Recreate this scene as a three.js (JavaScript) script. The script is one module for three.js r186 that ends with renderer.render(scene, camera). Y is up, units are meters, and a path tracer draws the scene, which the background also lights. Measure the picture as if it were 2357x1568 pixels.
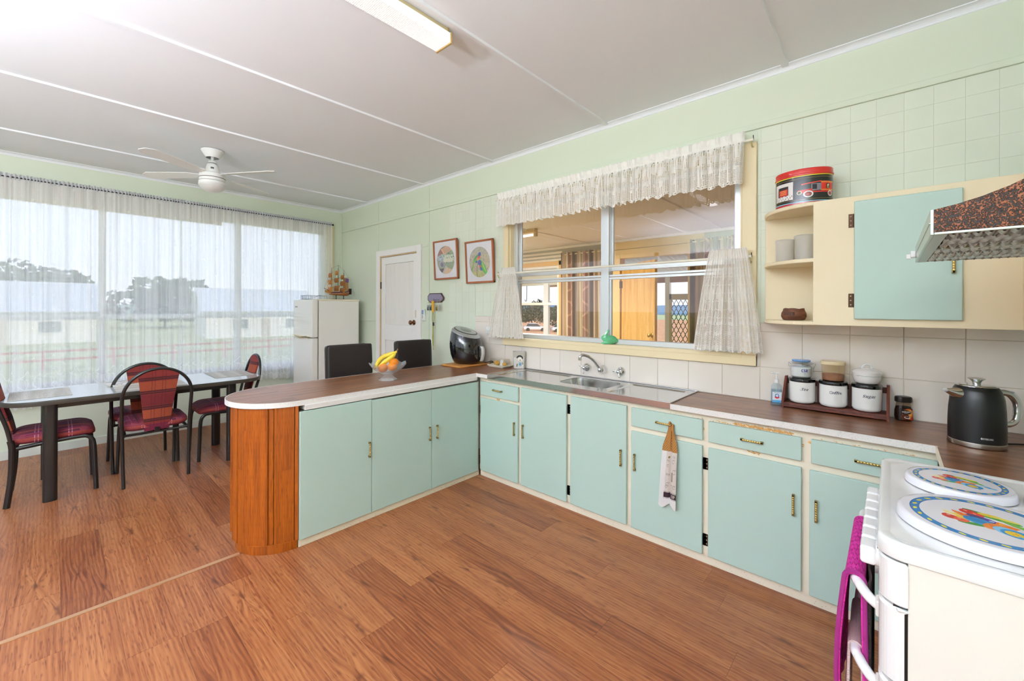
import * as THREE from 'three';
import { RoundedBoxGeometry } from 'three/addons/geometries/RoundedBoxGeometry.js';
import { mergeGeometries, toCreasedNormals } from 'three/addons/utils/BufferGeometryUtils.js';
import { MarchingCubes } from 'three/addons/objects/MarchingCubes.js';
import { RectAreaLightUniformsLib } from 'three/addons/lights/RectAreaLightUniformsLib.js';

// ------------------------------------------------------------------ camera, sky, sun, exposure
const scene = new THREE.Scene();
const IMG_W = 2357, IMG_H = 1568, FOCAL = 960.97, HORIZON = 707.5;
const camera = new THREE.PerspectiveCamera(2 * Math.atan(IMG_H / 2 / FOCAL) * 180 / Math.PI, IMG_W / IMG_H, 0.05, 2000);
camera.rotation.order = 'YXZ';
camera.position.set(6.06, 1.425, 2.90);
camera.rotation.set(0, 0.7365346, 0.00313);
camera.setViewOffset(IMG_W, IMG_H, 0, IMG_H / 2 - HORIZON, IMG_W, IMG_H);
const renderer = new THREE.WebGLRenderer({ antialias: true });
renderer.toneMapping = THREE.LinearToneMapping;
renderer.toneMappingExposure = 1.0;
renderer.shadowMap.enabled = true;
RectAreaLightUniformsLib.init();

const SKY = 1.55;                       // brightness of the clear daytime sky
{
  const W = 512, H = 256, data = new Float32Array(W * H * 4);
  for (let j = 0; j < H; j++) for (let i = 0; i < W; i++) {
    const up = Math.sin(((j + 0.5) / H - 0.5) * Math.PI), t = Math.pow(Math.max(0, up), 0.55);
    const az = (i / W) * Math.PI * 2, c = Math.max(0, Math.sin(az * 3 + up * 9) * Math.sin(az * 5 - up * 13 + 2)) * 0.16 * Math.max(0, 1 - Math.abs(up - 0.35) * 3);
    const o = (j * W + i) * 4;
    data[o] = SKY * (1.0 - 0.66 * t + c); data[o + 1] = SKY * (1.03 - 0.47 * t + c * 0.8); data[o + 2] = SKY * (1.08 - 0.06 * t + c * 0.4); data[o + 3] = 1;
  }
  const sky = new THREE.DataTexture(data, W, H, THREE.RGBAFormat, THREE.FloatType);
  sky.mapping = THREE.EquirectangularReflectionMapping; sky.magFilter = THREE.LinearFilter; sky.needsUpdate = true;
  scene.background = sky;
}
const sun = new THREE.DirectionalLight('#ffeed2', 2.2);
sun.position.set(34, 40, 12); sun.target.position.set(0, 0, 0);
sun.castShadow = true; sun.shadow.mapSize.set(4096, 4096);
Object.assign(sun.shadow.camera, { left: -60, right: 60, top: 60, bottom: -60, near: 1, far: 200 });
scene.add(sun, sun.target);
const LAMP_L = 8, UNSEEN_UPLIGHT = 720;      // brightness of the fluorescent batten and of the unseen uplighters placed behind the camera to light the ceiling
// ------------------------------------------------------------------ helpers
const V = (x, y, z) => new THREE.Vector3(x, y, z);
const TAU = Math.PI * 2, { lerp, clamp, smoothstep } = THREE.MathUtils;
function rng(seed) { let s = seed | 0; return () => { s = (s + 0x6d2b79f5) | 0; let t = Math.imul(s ^ (s >>> 15), 1 | s); t = (t + Math.imul(t ^ (t >>> 7), 61 | t)) ^ t; return ((t ^ (t >>> 14)) >>> 0) / 4294967296; }; }
const H1 = new Float32Array(65536); { const r = rng(77); for (let i = 0; i < 65536; i++) H1[i] = r(); }
function noise(x, y, px = 256, py = 256) {        // periodic value noise
  const ix = Math.floor(x), iy = Math.floor(y), fx = x - ix, fy = y - iy, u = fx * fx * (3 - 2 * fx), v = fy * fy * (3 - 2 * fy);
  const a = ((ix % px) + px) % px, b = ((ix + 1) % px + px) % px, c = ((iy % py) + py) % py, d = ((iy + 1) % py + py) % py;
  const h = (i, j) => H1[((i * 73 + j * 1259) ^ (j << 7)) & 65535];
  return lerp(lerp(h(a, c), h(b, c), u), lerp(h(a, d), h(b, d), u), v);
}
const fbm = (x, y, px, py, n = 3) => { let s = 0, a = 0.5, t = 0; for (let i = 0; i < n; i++) { s += a * noise(x, y, px, py); t += a; a *= 0.5; x *= 2; y *= 2; px *= 2; py *= 2; } return s / t; };
const hex = (c) => { const n = parseInt(c.slice(1), 16); return [(n >> 16) & 255, (n >> 8) & 255, n & 255]; };
const mixc = (a, b, t) => [lerp(a[0], b[0], t), lerp(a[1], b[1], t), lerp(a[2], b[2], t)];
function dataTex(w, h, fn, srgb = true, size = null) {   // fn(u, v) -> [r, g, b] 0..255 (or one number)
  const d = new Uint8Array(w * h * 4);
  for (let j = 0; j < h; j++) for (let i = 0; i < w; i++) {
    const c = fn((i + 0.5) / w, (j + 0.5) / h), o = (j * w + i) * 4;
    if (typeof c === 'number') d[o] = d[o + 1] = d[o + 2] = clamp(c, 0, 255); else { d[o] = clamp(c[0], 0, 255); d[o + 1] = clamp(c[1], 0, 255); d[o + 2] = clamp(c[2], 0, 255); }
    d[o + 3] = 255;
  }
  const t = new THREE.DataTexture(d, w, h); finish(t, srgb, size); return t;
}
function finish(t, srgb, size) {
  t.wrapS = t.wrapT = THREE.RepeatWrapping; t.magFilter = THREE.LinearFilter; t.minFilter = THREE.LinearMipmapLinearFilter; t.generateMipmaps = true;
  if (srgb) t.colorSpace = THREE.SRGBColorSpace;
  if (size) t.repeat.set(1 / size[0], 1 / size[1]);
  t.needsUpdate = true;
}
function canvasTex(w, h, draw, srgb = true) {
  const c = document.createElement('canvas'); c.width = w; c.height = h; draw(c.getContext('2d'), w, h);
  const t = new THREE.CanvasTexture(c); finish(t, srgb, null); t.wrapS = t.wrapT = THREE.ClampToEdgeWrapping; return t;
}
const M = (color, roughness = 0.6, more = {}) => new THREE.MeshStandardMaterial({ color, roughness, ...more });
const MP = (color, roughness = 0.6, more = {}) => new THREE.MeshPhysicalMaterial({ color, roughness, ...more });
const glass = (tint = '#ffffff', more = {}) => MP(tint, 0.0, { transmission: 1, thickness: 0, ior: 1.5, ...more });

// geometry
function plain(g) { const n = g.index ? g.toNonIndexed() : g.clone(); for (const k of Object.keys(n.attributes)) if (!['position', 'normal', 'uv'].includes(k)) n.deleteAttribute(k); if (!n.attributes.normal) n.computeVertexNormals(); if (!n.attributes.uv) n.setAttribute('uv', new THREE.BufferAttribute(new Float32Array(n.attributes.position.count * 2), 2)); return n; }
const merge = (list) => { list = [].concat(list).flat(9); if (list.length === 1) return list[0]; return mergeGeometries(list.map(plain)); };
const at = (g, x, y, z) => g.translate(x, y, z);
function box(x0, x1, y0, y1, z0, z1) { return new THREE.BoxGeometry(x1 - x0, y1 - y0, z1 - z0).translate((x0 + x1) / 2, (y0 + y1) / 2, (z0 + z1) / 2); }
function rbox(x0, x1, y0, y1, z0, z1, r = 0.003, s = 1) { const w = x1 - x0, h = y1 - y0, d = z1 - z0; return new RoundedBoxGeometry(w, h, d, s, Math.min(r, w / 2.01, h / 2.01, d / 2.01)).translate((x0 + x1) / 2, (y0 + y1) / 2, (z0 + z1) / 2); }
const cyl = (r0, r1, h, n = 24, open = false) => new THREE.CylinderGeometry(r1, r0, h, n, 1, open).translate(0, h / 2, 0);   // r0 at the bottom
const lathe = (pts, n = 40) => new THREE.LatheGeometry(pts.map((p) => new THREE.Vector2(p[0], p[1])), n);
function tube(pts, r, n = 8, seg = null, closed = false, tension = 0.5) { const c = new THREE.CatmullRomCurve3(pts.map((p) => (p.isVector3 ? p : V(...p))), closed, 'catmullrom', tension); return new THREE.TubeGeometry(c, seg ?? Math.max(8, pts.length * 5), r, n, closed); }
function bar(a, b, r, n = 8) { a = a.isVector3 ? a : V(...a); b = b.isVector3 ? b : V(...b); const d = b.clone().sub(a), g = new THREE.CylinderGeometry(r, r, d.length(), n).translate(0, d.length() / 2, 0); g.applyQuaternion(new THREE.Quaternion().setFromUnitVectors(V(0, 1, 0), d.normalize())); return g.translate(a.x, a.y, a.z); }
const shp = (pts, holes = []) => { const s = new THREE.Shape(pts.map((p) => new THREE.Vector2(p[0], p[1]))); for (const h of holes) s.holes.push(new THREE.Path(h.map((p) => new THREE.Vector2(p[0], p[1])))); return s; };
const rect = (x0, x1, y0, y1) => [[x0, y0], [x1, y0], [x1, y1], [x0, y1]];
function extr(shape, depth, bevel = 0, seg = 1, curve = 12) { return new THREE.ExtrudeGeometry(shape, { depth: depth - 2 * bevel, bevelEnabled: bevel > 0, bevelSize: bevel, bevelThickness: bevel, bevelOffset: -bevel, bevelSegments: seg, curveSegments: curve }).translate(0, 0, bevel); }
// plan view: a shape drawn with (x, z) becomes a slab between y0 and y1
function slab(shape, y0, y1, bevel = 0, curve = 12) { return extr(shape, y1 - y0, bevel, 1, curve).applyMatrix4(new THREE.Matrix4().makeBasis(V(1, 0, 0), V(0, 0, 1), V(0, -1, 0))).translate(0, y1, 0); }
// elevation on a plane x = const: a shape drawn with (z, y) becomes a plate that reaches from x1 back to x0
function plateX(shape, x0, x1, bevel = 0) { return extr(shape, x1 - x0, bevel).applyMatrix4(new THREE.Matrix4().makeBasis(V(0, 0, 1), V(0, 1, 0), V(-1, 0, 0))).translate(x1, 0, 0); }
const plateZ = (shape, z0, z1, bevel = 0) => extr(shape, z1 - z0, bevel).translate(0, 0, z0);
function roundRect(w, d, r, n = 5) { const p = []; for (const [cx, cz, a] of [[w / 2 - r, d / 2 - r, 0], [-w / 2 + r, d / 2 - r, 1], [-w / 2 + r, -d / 2 + r, 2], [w / 2 - r, -d / 2 + r, 3]]) for (let i = 0; i <= n; i++) { const t = (a + i / n) * Math.PI / 2; p.push([cx + r * Math.cos(t), cz + r * Math.sin(t)]); } return p; }
const ellipse = (a, b, n = 48) => Array.from({ length: n }, (_, i) => [a * Math.cos((i / n) * TAU), b * Math.sin((i / n) * TAU)]);
// rings of equally many points -> skin; caps close the ends
function loft(rings, capA = true, capB = true) {
  const n = rings[0].length, m = rings.length, pos = [], uv = [], idx = [];
  rings.forEach((r, j) => { for (let i = 0; i <= n; i++) { const p = r[i % n]; pos.push(p.x, p.y, p.z); uv.push(i / n, j / (m - 1)); } });
  for (let j = 0; j < m - 1; j++) for (let i = 0; i < n; i++) { const a = j * (n + 1) + i, b = a + 1, c = a + n + 1, d = c + 1; idx.push(a, c, b, b, c, d); }
  const g = new THREE.BufferGeometry(); g.setAttribute('position', new THREE.Float32BufferAttribute(pos, 3)); g.setAttribute('uv', new THREE.Float32BufferAttribute(uv, 2)); g.setIndex(idx); g.computeVertexNormals();
  const N = g.attributes.normal;
  for (let j = 0; j < m; j++) { const a = j * (n + 1), b = a + n, v = V(N.getX(a) + N.getX(b), N.getY(a) + N.getY(b), N.getZ(a) + N.getZ(b)).normalize(); N.setXYZ(a, v.x, v.y, v.z); N.setXYZ(b, v.x, v.y, v.z); }
  const out = [plain(g)];
  for (const [on, ring, flip] of [[capA, rings[0], true], [capB, rings[m - 1], false]]) if (on) {
    const c = ring.reduce((s, p) => s.add(p), V(0, 0, 0)).divideScalar(n), p = [];
    for (let i = 0; i < n; i++) { const a = ring[i], b = ring[(i + 1) % n]; for (const q of flip ? [c, a, b] : [c, b, a]) p.push(q.x, q.y, q.z); }
    const k = new THREE.BufferGeometry(); k.setAttribute('position', new THREE.Float32BufferAttribute(p, 3)); k.computeVertexNormals(); out.push(plain(k));
  }
  return merge(out);
}
// closed outline loft in plan: levels [y, scaleX, scaleZ] over a list of [x, z]
const stack = (outline, levels, capA = true, capB = true) => loft(levels.map(([y, sx, sz = sx]) => outline.map((p) => V(p[0] * sx, y, p[1] * sz))), capA, capB);
// open sheet from a function of (u, v)
function sheet(nu, nv, f, uvf = (u, v) => [u, v]) {
  const pos = [], uv = [], idx = [];
  for (let j = 0; j <= nv; j++) for (let i = 0; i <= nu; i++) { const u = i / nu, v = j / nv, p = f(u, v), q = uvf(u, v); pos.push(p.x, p.y, p.z); uv.push(q[0], q[1]); }
  for (let j = 0; j < nv; j++) for (let i = 0; i < nu; i++) { const a = j * (nu + 1) + i, b = a + 1, c = a + nu + 1, d = c + 1; idx.push(a, b, c, b, d, c); }
  const g = new THREE.BufferGeometry(); g.setAttribute('position', new THREE.Float32BufferAttribute(pos, 3)); g.setAttribute('uv', new THREE.Float32BufferAttribute(uv, 2)); g.setIndex(idx); g.computeVertexNormals(); return g;
}
// a sheet with thickness (front, back and edges)
function cloth(nu, nv, f, th, uvf) {
  const a = sheet(nu, nv, f, uvf), N = a.attributes.normal, P = a.attributes.position, b = a.clone();
  for (let i = 0; i < P.count; i++) b.attributes.position.setXYZ(i, P.getX(i) - N.getX(i) * th, P.getY(i) - N.getY(i) * th, P.getZ(i) - N.getZ(i) * th);
  b.setIndex(Array.from(b.index.array).reverse()); b.computeVertexNormals();
  const p = [], A = (i) => V().fromBufferAttribute(P, i), B = (i) => V().fromBufferAttribute(b.attributes.position, i), uv = [], U = a.attributes.uv;
  const edge = (i, j) => { for (const [q, k] of [[A(i), i], [B(i), i], [A(j), j], [A(j), j], [B(i), i], [B(j), j]]) { p.push(q.x, q.y, q.z); uv.push(U.getX(k), U.getY(k)); } };
  for (let i = 0; i < nu; i++) { edge(i, i + 1); edge(nv * (nu + 1) + i + 1, nv * (nu + 1) + i); }
  for (let j = 0; j < nv; j++) { edge((j + 1) * (nu + 1), j * (nu + 1)); edge(j * (nu + 1) + nu, (j + 1) * (nu + 1) + nu); }
  const e = new THREE.BufferGeometry(); e.setAttribute('position', new THREE.Float32BufferAttribute(p, 3)); e.setAttribute('uv', new THREE.Float32BufferAttribute(uv, 2)); e.computeVertexNormals();
  return merge([a, b, e]);
}
// uv in metres by the way each face points; along = the axis that u follows
function muv(g, along = 'x', ou = 0, ov = 0) {
  g = g.index ? g.toNonIndexed() : g; const P = g.attributes.position, N = g.attributes.normal, uv = new Float32Array(P.count * 2);
  for (let i = 0; i < P.count; i++) {
    const x = P.getX(i), y = P.getY(i), z = P.getZ(i), ax = Math.abs(N.getX(i)), ay = Math.abs(N.getY(i)), az = Math.abs(N.getZ(i));
    let a, b; if (ay >= ax && ay >= az) { a = ['x', x]; b = ['z', z]; } else if (ax >= az) { a = ['z', z]; b = ['y', y]; } else { a = ['x', x]; b = ['y', y]; }
    if (b[0] === along) [a, b] = [b, a];
    uv[i * 2] = a[1] + ou; uv[i * 2 + 1] = b[1] + ov;
  }
  g.setAttribute('uv', new THREE.BufferAttribute(uv, 2)); return g;
}
// a flat tile: front face at z = t, chamfered edge, open at the back
function tileGeo(w, h, t, bev) {
  const p = [], q = (a, b, c, d) => p.push(...a, ...b, ...c, ...a, ...c, ...d), w1 = w / 2, h1 = h / 2, w2 = w1 - bev, h2 = h1 - bev, z1 = t - bev * 0.6;
  const F = [[-w2, -h2, t], [w2, -h2, t], [w2, h2, t], [-w2, h2, t]], E = [[-w1, -h1, z1], [w1, -h1, z1], [w1, h1, z1], [-w1, h1, z1]], B = E.map((e) => [e[0], e[1], 0]);
  q(...F); for (let i = 0; i < 4; i++) { const j = (i + 1) % 4; q(E[i], E[j], F[j], F[i]); q(B[i], B[j], E[j], E[i]); }
  const g = new THREE.BufferGeometry(); g.setAttribute('position', new THREE.Float32BufferAttribute(p, 3)); g.computeVertexNormals();
  const uv = []; for (let i = 0; i < p.length; i += 3) uv.push(p[i], p[i + 1]); g.setAttribute('uv', new THREE.Float32BufferAttribute(uv, 2)); return g;
}
function sdfMesh(f, lo, hi, res) {         // marching cubes over a box, f < 0 inside
  const size = Math.max(hi.x - lo.x, hi.y - lo.y, hi.z - lo.z), mid = lo.clone().add(hi).multiplyScalar(0.5), mc = new MarchingCubes(res, M('#fff'), false, false, 400000);
  mc.isolation = 0;
  for (let k = 0; k < res; k++) for (let j = 0; j < res; j++) for (let i = 0; i < res; i++) mc.field[i + j * res + k * res * res] = -f(V(mid.x + (i / res * 2 - 1) * size / 2, mid.y + (j / res * 2 - 1) * size / 2, mid.z + (k / res * 2 - 1) * size / 2));
  mc.update(); const n = mc.count * 3, g = new THREE.BufferGeometry();
  g.setAttribute('position', new THREE.BufferAttribute(mc.positionArray.slice(0, n), 3)); g.setAttribute('normal', new THREE.BufferAttribute(mc.normalArray.slice(0, n), 3));
  return g.scale(size / 2, size / 2, size / 2).translate(mid.x, mid.y, mid.z);
}
const capsule = (p, a, b, ra, rb) => { const ab = b.clone().sub(a), t = clamp(p.clone().sub(a).dot(ab) / ab.lengthSq(), 0, 1); return p.distanceTo(a.clone().addScaledVector(ab, t)) - lerp(ra, rb, t); };
const smin = (a, b, k) => { const h = clamp(0.5 + 0.5 * (b - a) / k, 0, 1); return lerp(b, a, h) - k * h * (1 - h); };

// scene graph
const taken = new Map();
function numbered(n) { const k = taken.get(n) ?? 0; taken.set(n, k + 1); return k ? `${n}_${String(k).padStart(3, '0')}` : n; }
function tag(o, label, category, group) { o.userData.label = label; o.userData.category = category; if (group) o.userData.group = group; return o; }
function thing(name, label, category, p = [0, 0, 0], turn = 0, group = null) { const o = new THREE.Group(); o.name = numbered(name); o.position.set(...p); o.rotation.y = turn; scene.add(o); return tag(o, label, category, group); }
function part(name, geos, m, parent, label) { const o = new THREE.Mesh(merge(geos), m); o.name = name; o.castShadow = o.receiveShadow = true; parent.add(o); if (label) o.userData.label = label; return o; }
// the same with geometry given in the room's coordinates (things that are not turned)
function partW(name, geos, m, parent, label) { const p = V(0, 0, 0); for (let q = parent; q && q !== scene; q = q.parent) p.add(q.position); return part(name, merge(geos).clone().translate(-p.x, -p.y, -p.z), m, parent, label); }
function solo(name, label, category, geos, m, p = [0, 0, 0], turn = 0, group = null) { const o = part(numbered(name), geos, m, scene); o.position.set(...p); o.rotation.y = turn; return tag(o, label, category, group); }
function struct(name, geos, m, parent = scene) { const o = part(parent === scene ? numbered(name) : name, geos, m, parent); if (parent === scene) o.userData.kind = 'structure'; return o; }
function structGroup(name) { const o = new THREE.Group(); o.name = numbered(name); o.userData.kind = 'structure'; scene.add(o); return o; }
function copyOf(root, label, p, turn = null) { const r = root.clone(); r.name = numbered(root.name.replace(/_\d{3}$/, '')); scene.add(r); r.position.set(...p); if (turn !== null) r.rotation.y = turn; r.userData = { ...root.userData }; if (label) r.userData.label = label; return r; }
// ------------------------------------------------------------------ surface textures
function woodTex(seed, W, H, L, B, cols, o = {}) {     // grain runs along u over L metres, B metres across
  const r = rng(seed), knots = Array.from({ length: o.knots ?? 2 }, () => [r() * L, r() * B, 0.5 + r()]), off = r() * 50, tone = (r() - 0.5) * (o.tone ?? 0.5), pf = o.pore ?? 420, rf = o.ring ?? 75, ra = o.ringAmp ?? 0.26;
  const [dark, mid, light] = cols.map(hex);
  return dataTex(W, H, (u, v) => {
    const x = u * L, y = v * B; let w = y + 0.014 * (noise(x * 2.2 + off, y * 7, 999, 999) - 0.5), kd = 0;
    for (const [kx, ky, ks] of knots) { const dx = (x - kx) / (0.13 * ks), dy = (y - ky) / (0.035 * ks), e = Math.exp(-dx * dx - dy * dy); w += Math.sign(y - ky || 1) * 0.018 * e * ks; const jx = dx + 0.5 * (noise(x * 30, y * 60, 999, 999) - 0.5); kd = Math.max(kd, Math.exp(-7 * jx * jx - 9 * dy * dy)); }
    if (o.wob) w += 0.006 * (noise(x * 6 + off, y * 30, 999, 999) - 0.5) + 0.03 * (noise(x * 1.1 + off, y * 5 + 7, 999, 999) - 0.5); const ring = 0.5 + 0.5 * Math.sin(w * rf * TAU / 2 + 2.5 * noise(x * 0.9 + off, w * 14, 999, 999)), fine = fbm(x * 9 + off, w * pf, 9999, 9999, 2), band = noise(x * 2.5 + off, w * 38, 999, 999), pore = Math.pow(noise(x * 26 + off, w * pf * 1.6, 9999, 9999), 5);
    let t = 0.5 + (fine - 0.5) * (o.fine ?? 0.75) + (ring - 0.5) * ra + (band - 0.5) * (o.band ?? 0.5) + tone * 0.6;
    let c = t < 0.5 ? mixc(dark, mid, clamp(t * 2, 0, 1)) : mixc(mid, light, clamp(t * 2 - 1, 0, 1));
    c = mixc(c, dark, clamp(pore * 1.1, 0, 0.75) * (o.poreAmp ?? 1)); return mixc(c, [dark[0] * 0.7, dark[1] * 0.66, dark[2] * 0.62], kd * kd * 0.62);
  }, true, o.raw ? null : [L, B]);
}
const T = {};
const FLOOR_COLS = ['#643018', '#90532e', '#aa6e42'];
T.planks = [11, 23, 37, 41, 59, 67, 73, 89].map((s, i) => woodTex(s, 1024, 176, 1.04, 0.1715, FLOOR_COLS, { raw: true, knots: i % 3 ? 2 : 1, tone: 1.0, fine: 0.55, band: 0.34, ringAmp: 0.3, poreAmp: 0.75, pore: 250, ring: 120, wob: 1 }));
T.bench = woodTex(301, 1024, 512, 1.0, 0.5, ['#4d2c1c', '#8d5d3f', '#a87a59'], { knots: 0, pore: 520, ring: 30, ringAmp: 0.12, tone: 0 });
T.post = woodTex(402, 512, 512, 0.7, 0.5, ['#6a2c00', '#a2500a', '#b3600f'], { knots: 0, pore: 560, ring: 18, ringAmp: 0.18, tone: 0 });
T.frameWood = woodTex(431, 512, 64, 0.5, 0.06, ['#7c3a1a', '#ad5d2c', '#c67a45'], { knots: 0, tone: 0 });
T.boardWood = woodTex(457, 512, 256, 0.42, 0.3, ['#a8682c', '#d09148', '#e2ae6b'], { knots: 0, tone: 0 });
T.rackWood = woodTex(479, 256, 128, 0.4, 0.1, ['#3a160c', '#6b2f1c', '#854028'], { knots: 0, tone: 0 });
T.matWood = woodTex(503, 512, 256, 0.45, 0.32, ['#aaa49a', '#cdc8bf', '#dedad2'], { knots: 0, ring: 16, ringAmp: 0.5, tone: 0, fine: 0.4 });
T.veneer = woodTex(521, 512, 512, 2.2, 0.8, ['#d9a24f', '#eabb6d', '#f2cb86'], { knots: 0, ring: 12, ringAmp: 0.3, tone: 0, pore: 300 });
T.speck = dataTex(256, 256, (u, v) => { const n = noise(u * 128, v * 128, 128, 128), k = noise(u * 60, v * 60, 60, 60); const d = n > 0.86 ? 26 : k > 0.8 ? 12 : 0; return [236 - d, 233 - d, 228 - d * 0.9]; }, true, [0.22, 0.22]);
T.hammer = dataTex(512, 512, (u, v) => { const wx = u * 64 + 1.3 * noise(u * 90, v * 90, 90, 90), wy = v * 64 + 1.3 * noise(u * 90 + 40, v * 90, 90, 90), n = noise(wx, wy, 64, 64), k = smoothstep(n, 0.44, 0.66), h = noise(u * 50, v * 50, 50, 50); return mixc([26, 13, 8], [112 + 26 * h, 58 + 16 * h, 28 + 8 * h], k); }, true, [0.11, 0.11]);
T.hammerB = dataTex(512, 512, (u, v) => { const wx = u * 64 + 1.3 * noise(u * 90, v * 90, 90, 90), wy = v * 64 + 1.3 * noise(u * 90 + 40, v * 90, 90, 90); return 255 * smoothstep(noise(wx, wy, 64, 64), 0.42, 0.62); }, false, [0.11, 0.11]);
T.wavy = dataTex(256, 256, (u, v) => 255 * (0.65 * fbm(u * 6, v * 6, 6, 6, 2) + 0.35 * noise(u * 14, v * 14, 14, 14)), false, [0.5, 0.5]);
T.weave = dataTex(128, 128, (u, v) => 128 + 60 * Math.sin(u * TAU * 32) * Math.sin(v * TAU * 32) + 60 * (noise(u * 64, v * 64, 64, 64) - 0.5), false, [0.06, 0.06]);
T.terry = dataTex(256, 256, (u, v) => 255 * Math.pow(noise(u * 96, v * 96, 96, 96), 1.2), false, [0.12, 0.12]);
T.orange = dataTex(256, 256, (u, v) => 255 * noise(u * 64, v * 64, 64, 64), false, [0.25, 0.25]);
T.brushed = dataTex(512, 256, (u, v) => 150 + 70 * (noise(u * 12, v * 256, 12, 256) - 0.5) + 40 * (noise(u * 40, v * 40, 40, 40) - 0.5), false, [0.5, 0.25]);
// plaid upholstery: deep magenta with darker bands and pale threads
T.plaid = dataTex(512, 512, (u, v) => {
  const s = 0.34, x = u * s, y = v * s, wv = 0.85 + 0.3 * noise(u * 256, v * 256, 256, 256); let c = [112, 28, 58];
  const bandY = (a, w) => Math.abs(((y / s) % 1) - a) * s < w, bandX = (a, w) => Math.abs(((x / s) % 1) - a) * s < w;
  if (bandY(0.3, 0.03)) c = mixc(c, [150, 62, 44], 0.8); if (bandY(0.78, 0.022)) c = mixc(c, [150, 62, 44], 0.6);
  for (const a of [0.16, 0.2, 0.42, 0.46, 0.66, 0.9]) if (bandY(a, 0.0045)) c = mixc(c, [58, 18, 34], 0.8);
  if (bandX(0.5, 0.03)) c = mixc(c, [132, 52, 58], 0.35);
  for (const a of [0.22, 0.27, 0.72, 0.77]) if (bandX(a, 0.0022) && noise(y * 90, 3, 999, 999) > 0.3) c = mixc(c, [205, 160, 190], 0.65);
  for (const a of [0.05, 0.55]) if (bandY(a, 0.0016)) c = mixc(c, [196, 140, 150], 0.45);
  return [c[0] * wv, c[1] * wv, c[2] * wv];
}, true, [0.34, 0.34]);
T.plaidRust = dataTex(512, 512, (u, v) => {
  const s = 0.34, y = v * s, x = u * s, wv = 0.85 + 0.3 * noise(u * 256, v * 256, 256, 256); let c = [128, 42, 38];
  const bandY = (a, w) => Math.abs(v - a) * s < w, bandX = (a, w) => Math.abs(u - a) * s < w;
  if (bandY(0.27, 0.026) || bandY(0.72, 0.026)) c = [150, 66, 40]; if (bandY(0.02, 0.03)) c = [112, 26, 52]; if (bandY(0.5, 0.03)) c = [112, 32, 36];
  for (const a of [0.16, 0.19, 0.36, 0.39, 0.61, 0.64, 0.82, 0.85]) if (bandY(a, 0.004)) c = mixc(c, [62, 22, 28], 0.8);
  for (const a of [0.35, 0.42, 0.58, 0.65]) if (bandX(a, 0.0018)) c = mixc(c, [66, 20, 26], 0.5);
  return [c[0] * wv, c[1] * wv, c[2] * wv];
}, true, [0.34, 0.34]);
// sheer net of the long curtain: threads gathered in bands, small flower spots, a figured border (v in metres from the hem)
T.sheer = dataTex(1024, 2048, (u, v) => {
  const x = u * 1.25, y = v * 2.2; let a = 0.50 + 0.22 * noise(u * 46, v * 2, 46, 2) + 0.12 * noise(u * 180, 1, 180, 4) + 0.05 * noise(u * 400, v * 400, 400, 400);
  const cx = Math.floor(x / 0.25), cy = Math.floor(y / 0.3 + (cx % 2) * 0.5), dx = x - (cx + 0.5) * 0.25, dy = y - (cy + 0.5 - (cx % 2) * 0.5) * 0.3, rr = Math.hypot(dx, dy);
  if (y > 0.45 && rr < 0.013 && Math.cos(Math.atan2(dy, dx) * 5) * 0.003 + rr > 0.006) a = 0.85;
  if (y < 0.36) { const p = x / 0.156, e = Math.abs(p - Math.floor(p) - 0.5) * 2, arc = Math.abs(Math.hypot((p - Math.floor(p) - 0.5) * 0.156, y - 0.22) - 0.05), arc2 = Math.abs(Math.hypot((p - Math.floor(p) - 0.5) * 0.156, y - 0.12) - 0.06); if (arc < 0.006 || arc2 < 0.007 || Math.abs(y - 0.05 - 0.03 * e) < 0.008 || Math.abs(y - 0.30 - 0.03 * Math.sin(p * TAU)) < 0.006) a = 0.82; if (y < 0.035 + 0.03 * e) a = Math.max(a, 0.7); }
  return a * 255;
}, false, [1.25, 2.2]);
// filet lace: solid bands, open squares, loops under the heading (v in metres from the hem)
function laceTex(H) {
  return dataTex(512, 512, (u, v) => {
    const x = u * 0.16, y = v * H, gx = (x / 0.010) % 1, gy = (y / 0.010) % 1, hole = gx > 0.3 && gx < 0.78 && gy > 0.3 && gy < 0.78, fig = fbm(u * 6, v * H / 0.16 * 6, 6, 60, 2); let a = 235;
    if (y < 0.022) a = Math.hypot(((x / 0.02) % 1 - 0.5) * 0.02, y - 0.011) < 0.0032 ? 0 : 240;
    else if (y < 0.6 * H && y < 0.16) a = hole && fig < 0.62 ? 0 : 240;
    else if (y < H - 0.075) a = (x / 0.012) % 1 > 0.66 && noise(u * 13, v * 9, 13, 9) > 0.42 && (y / 0.05) % 1 > 0.12 ? 70 : 235;
    else if (y < H - 0.055) a = Math.hypot(((x / 0.04) % 1 - 0.5) * 0.04, y - H + 0.065) < 0.006 ? 0 : 235;
    return a;
  }, false, [0.16, H]);
}
T.lace = laceTex(0.31); T.laceLong = laceTex(0.62);

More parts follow.
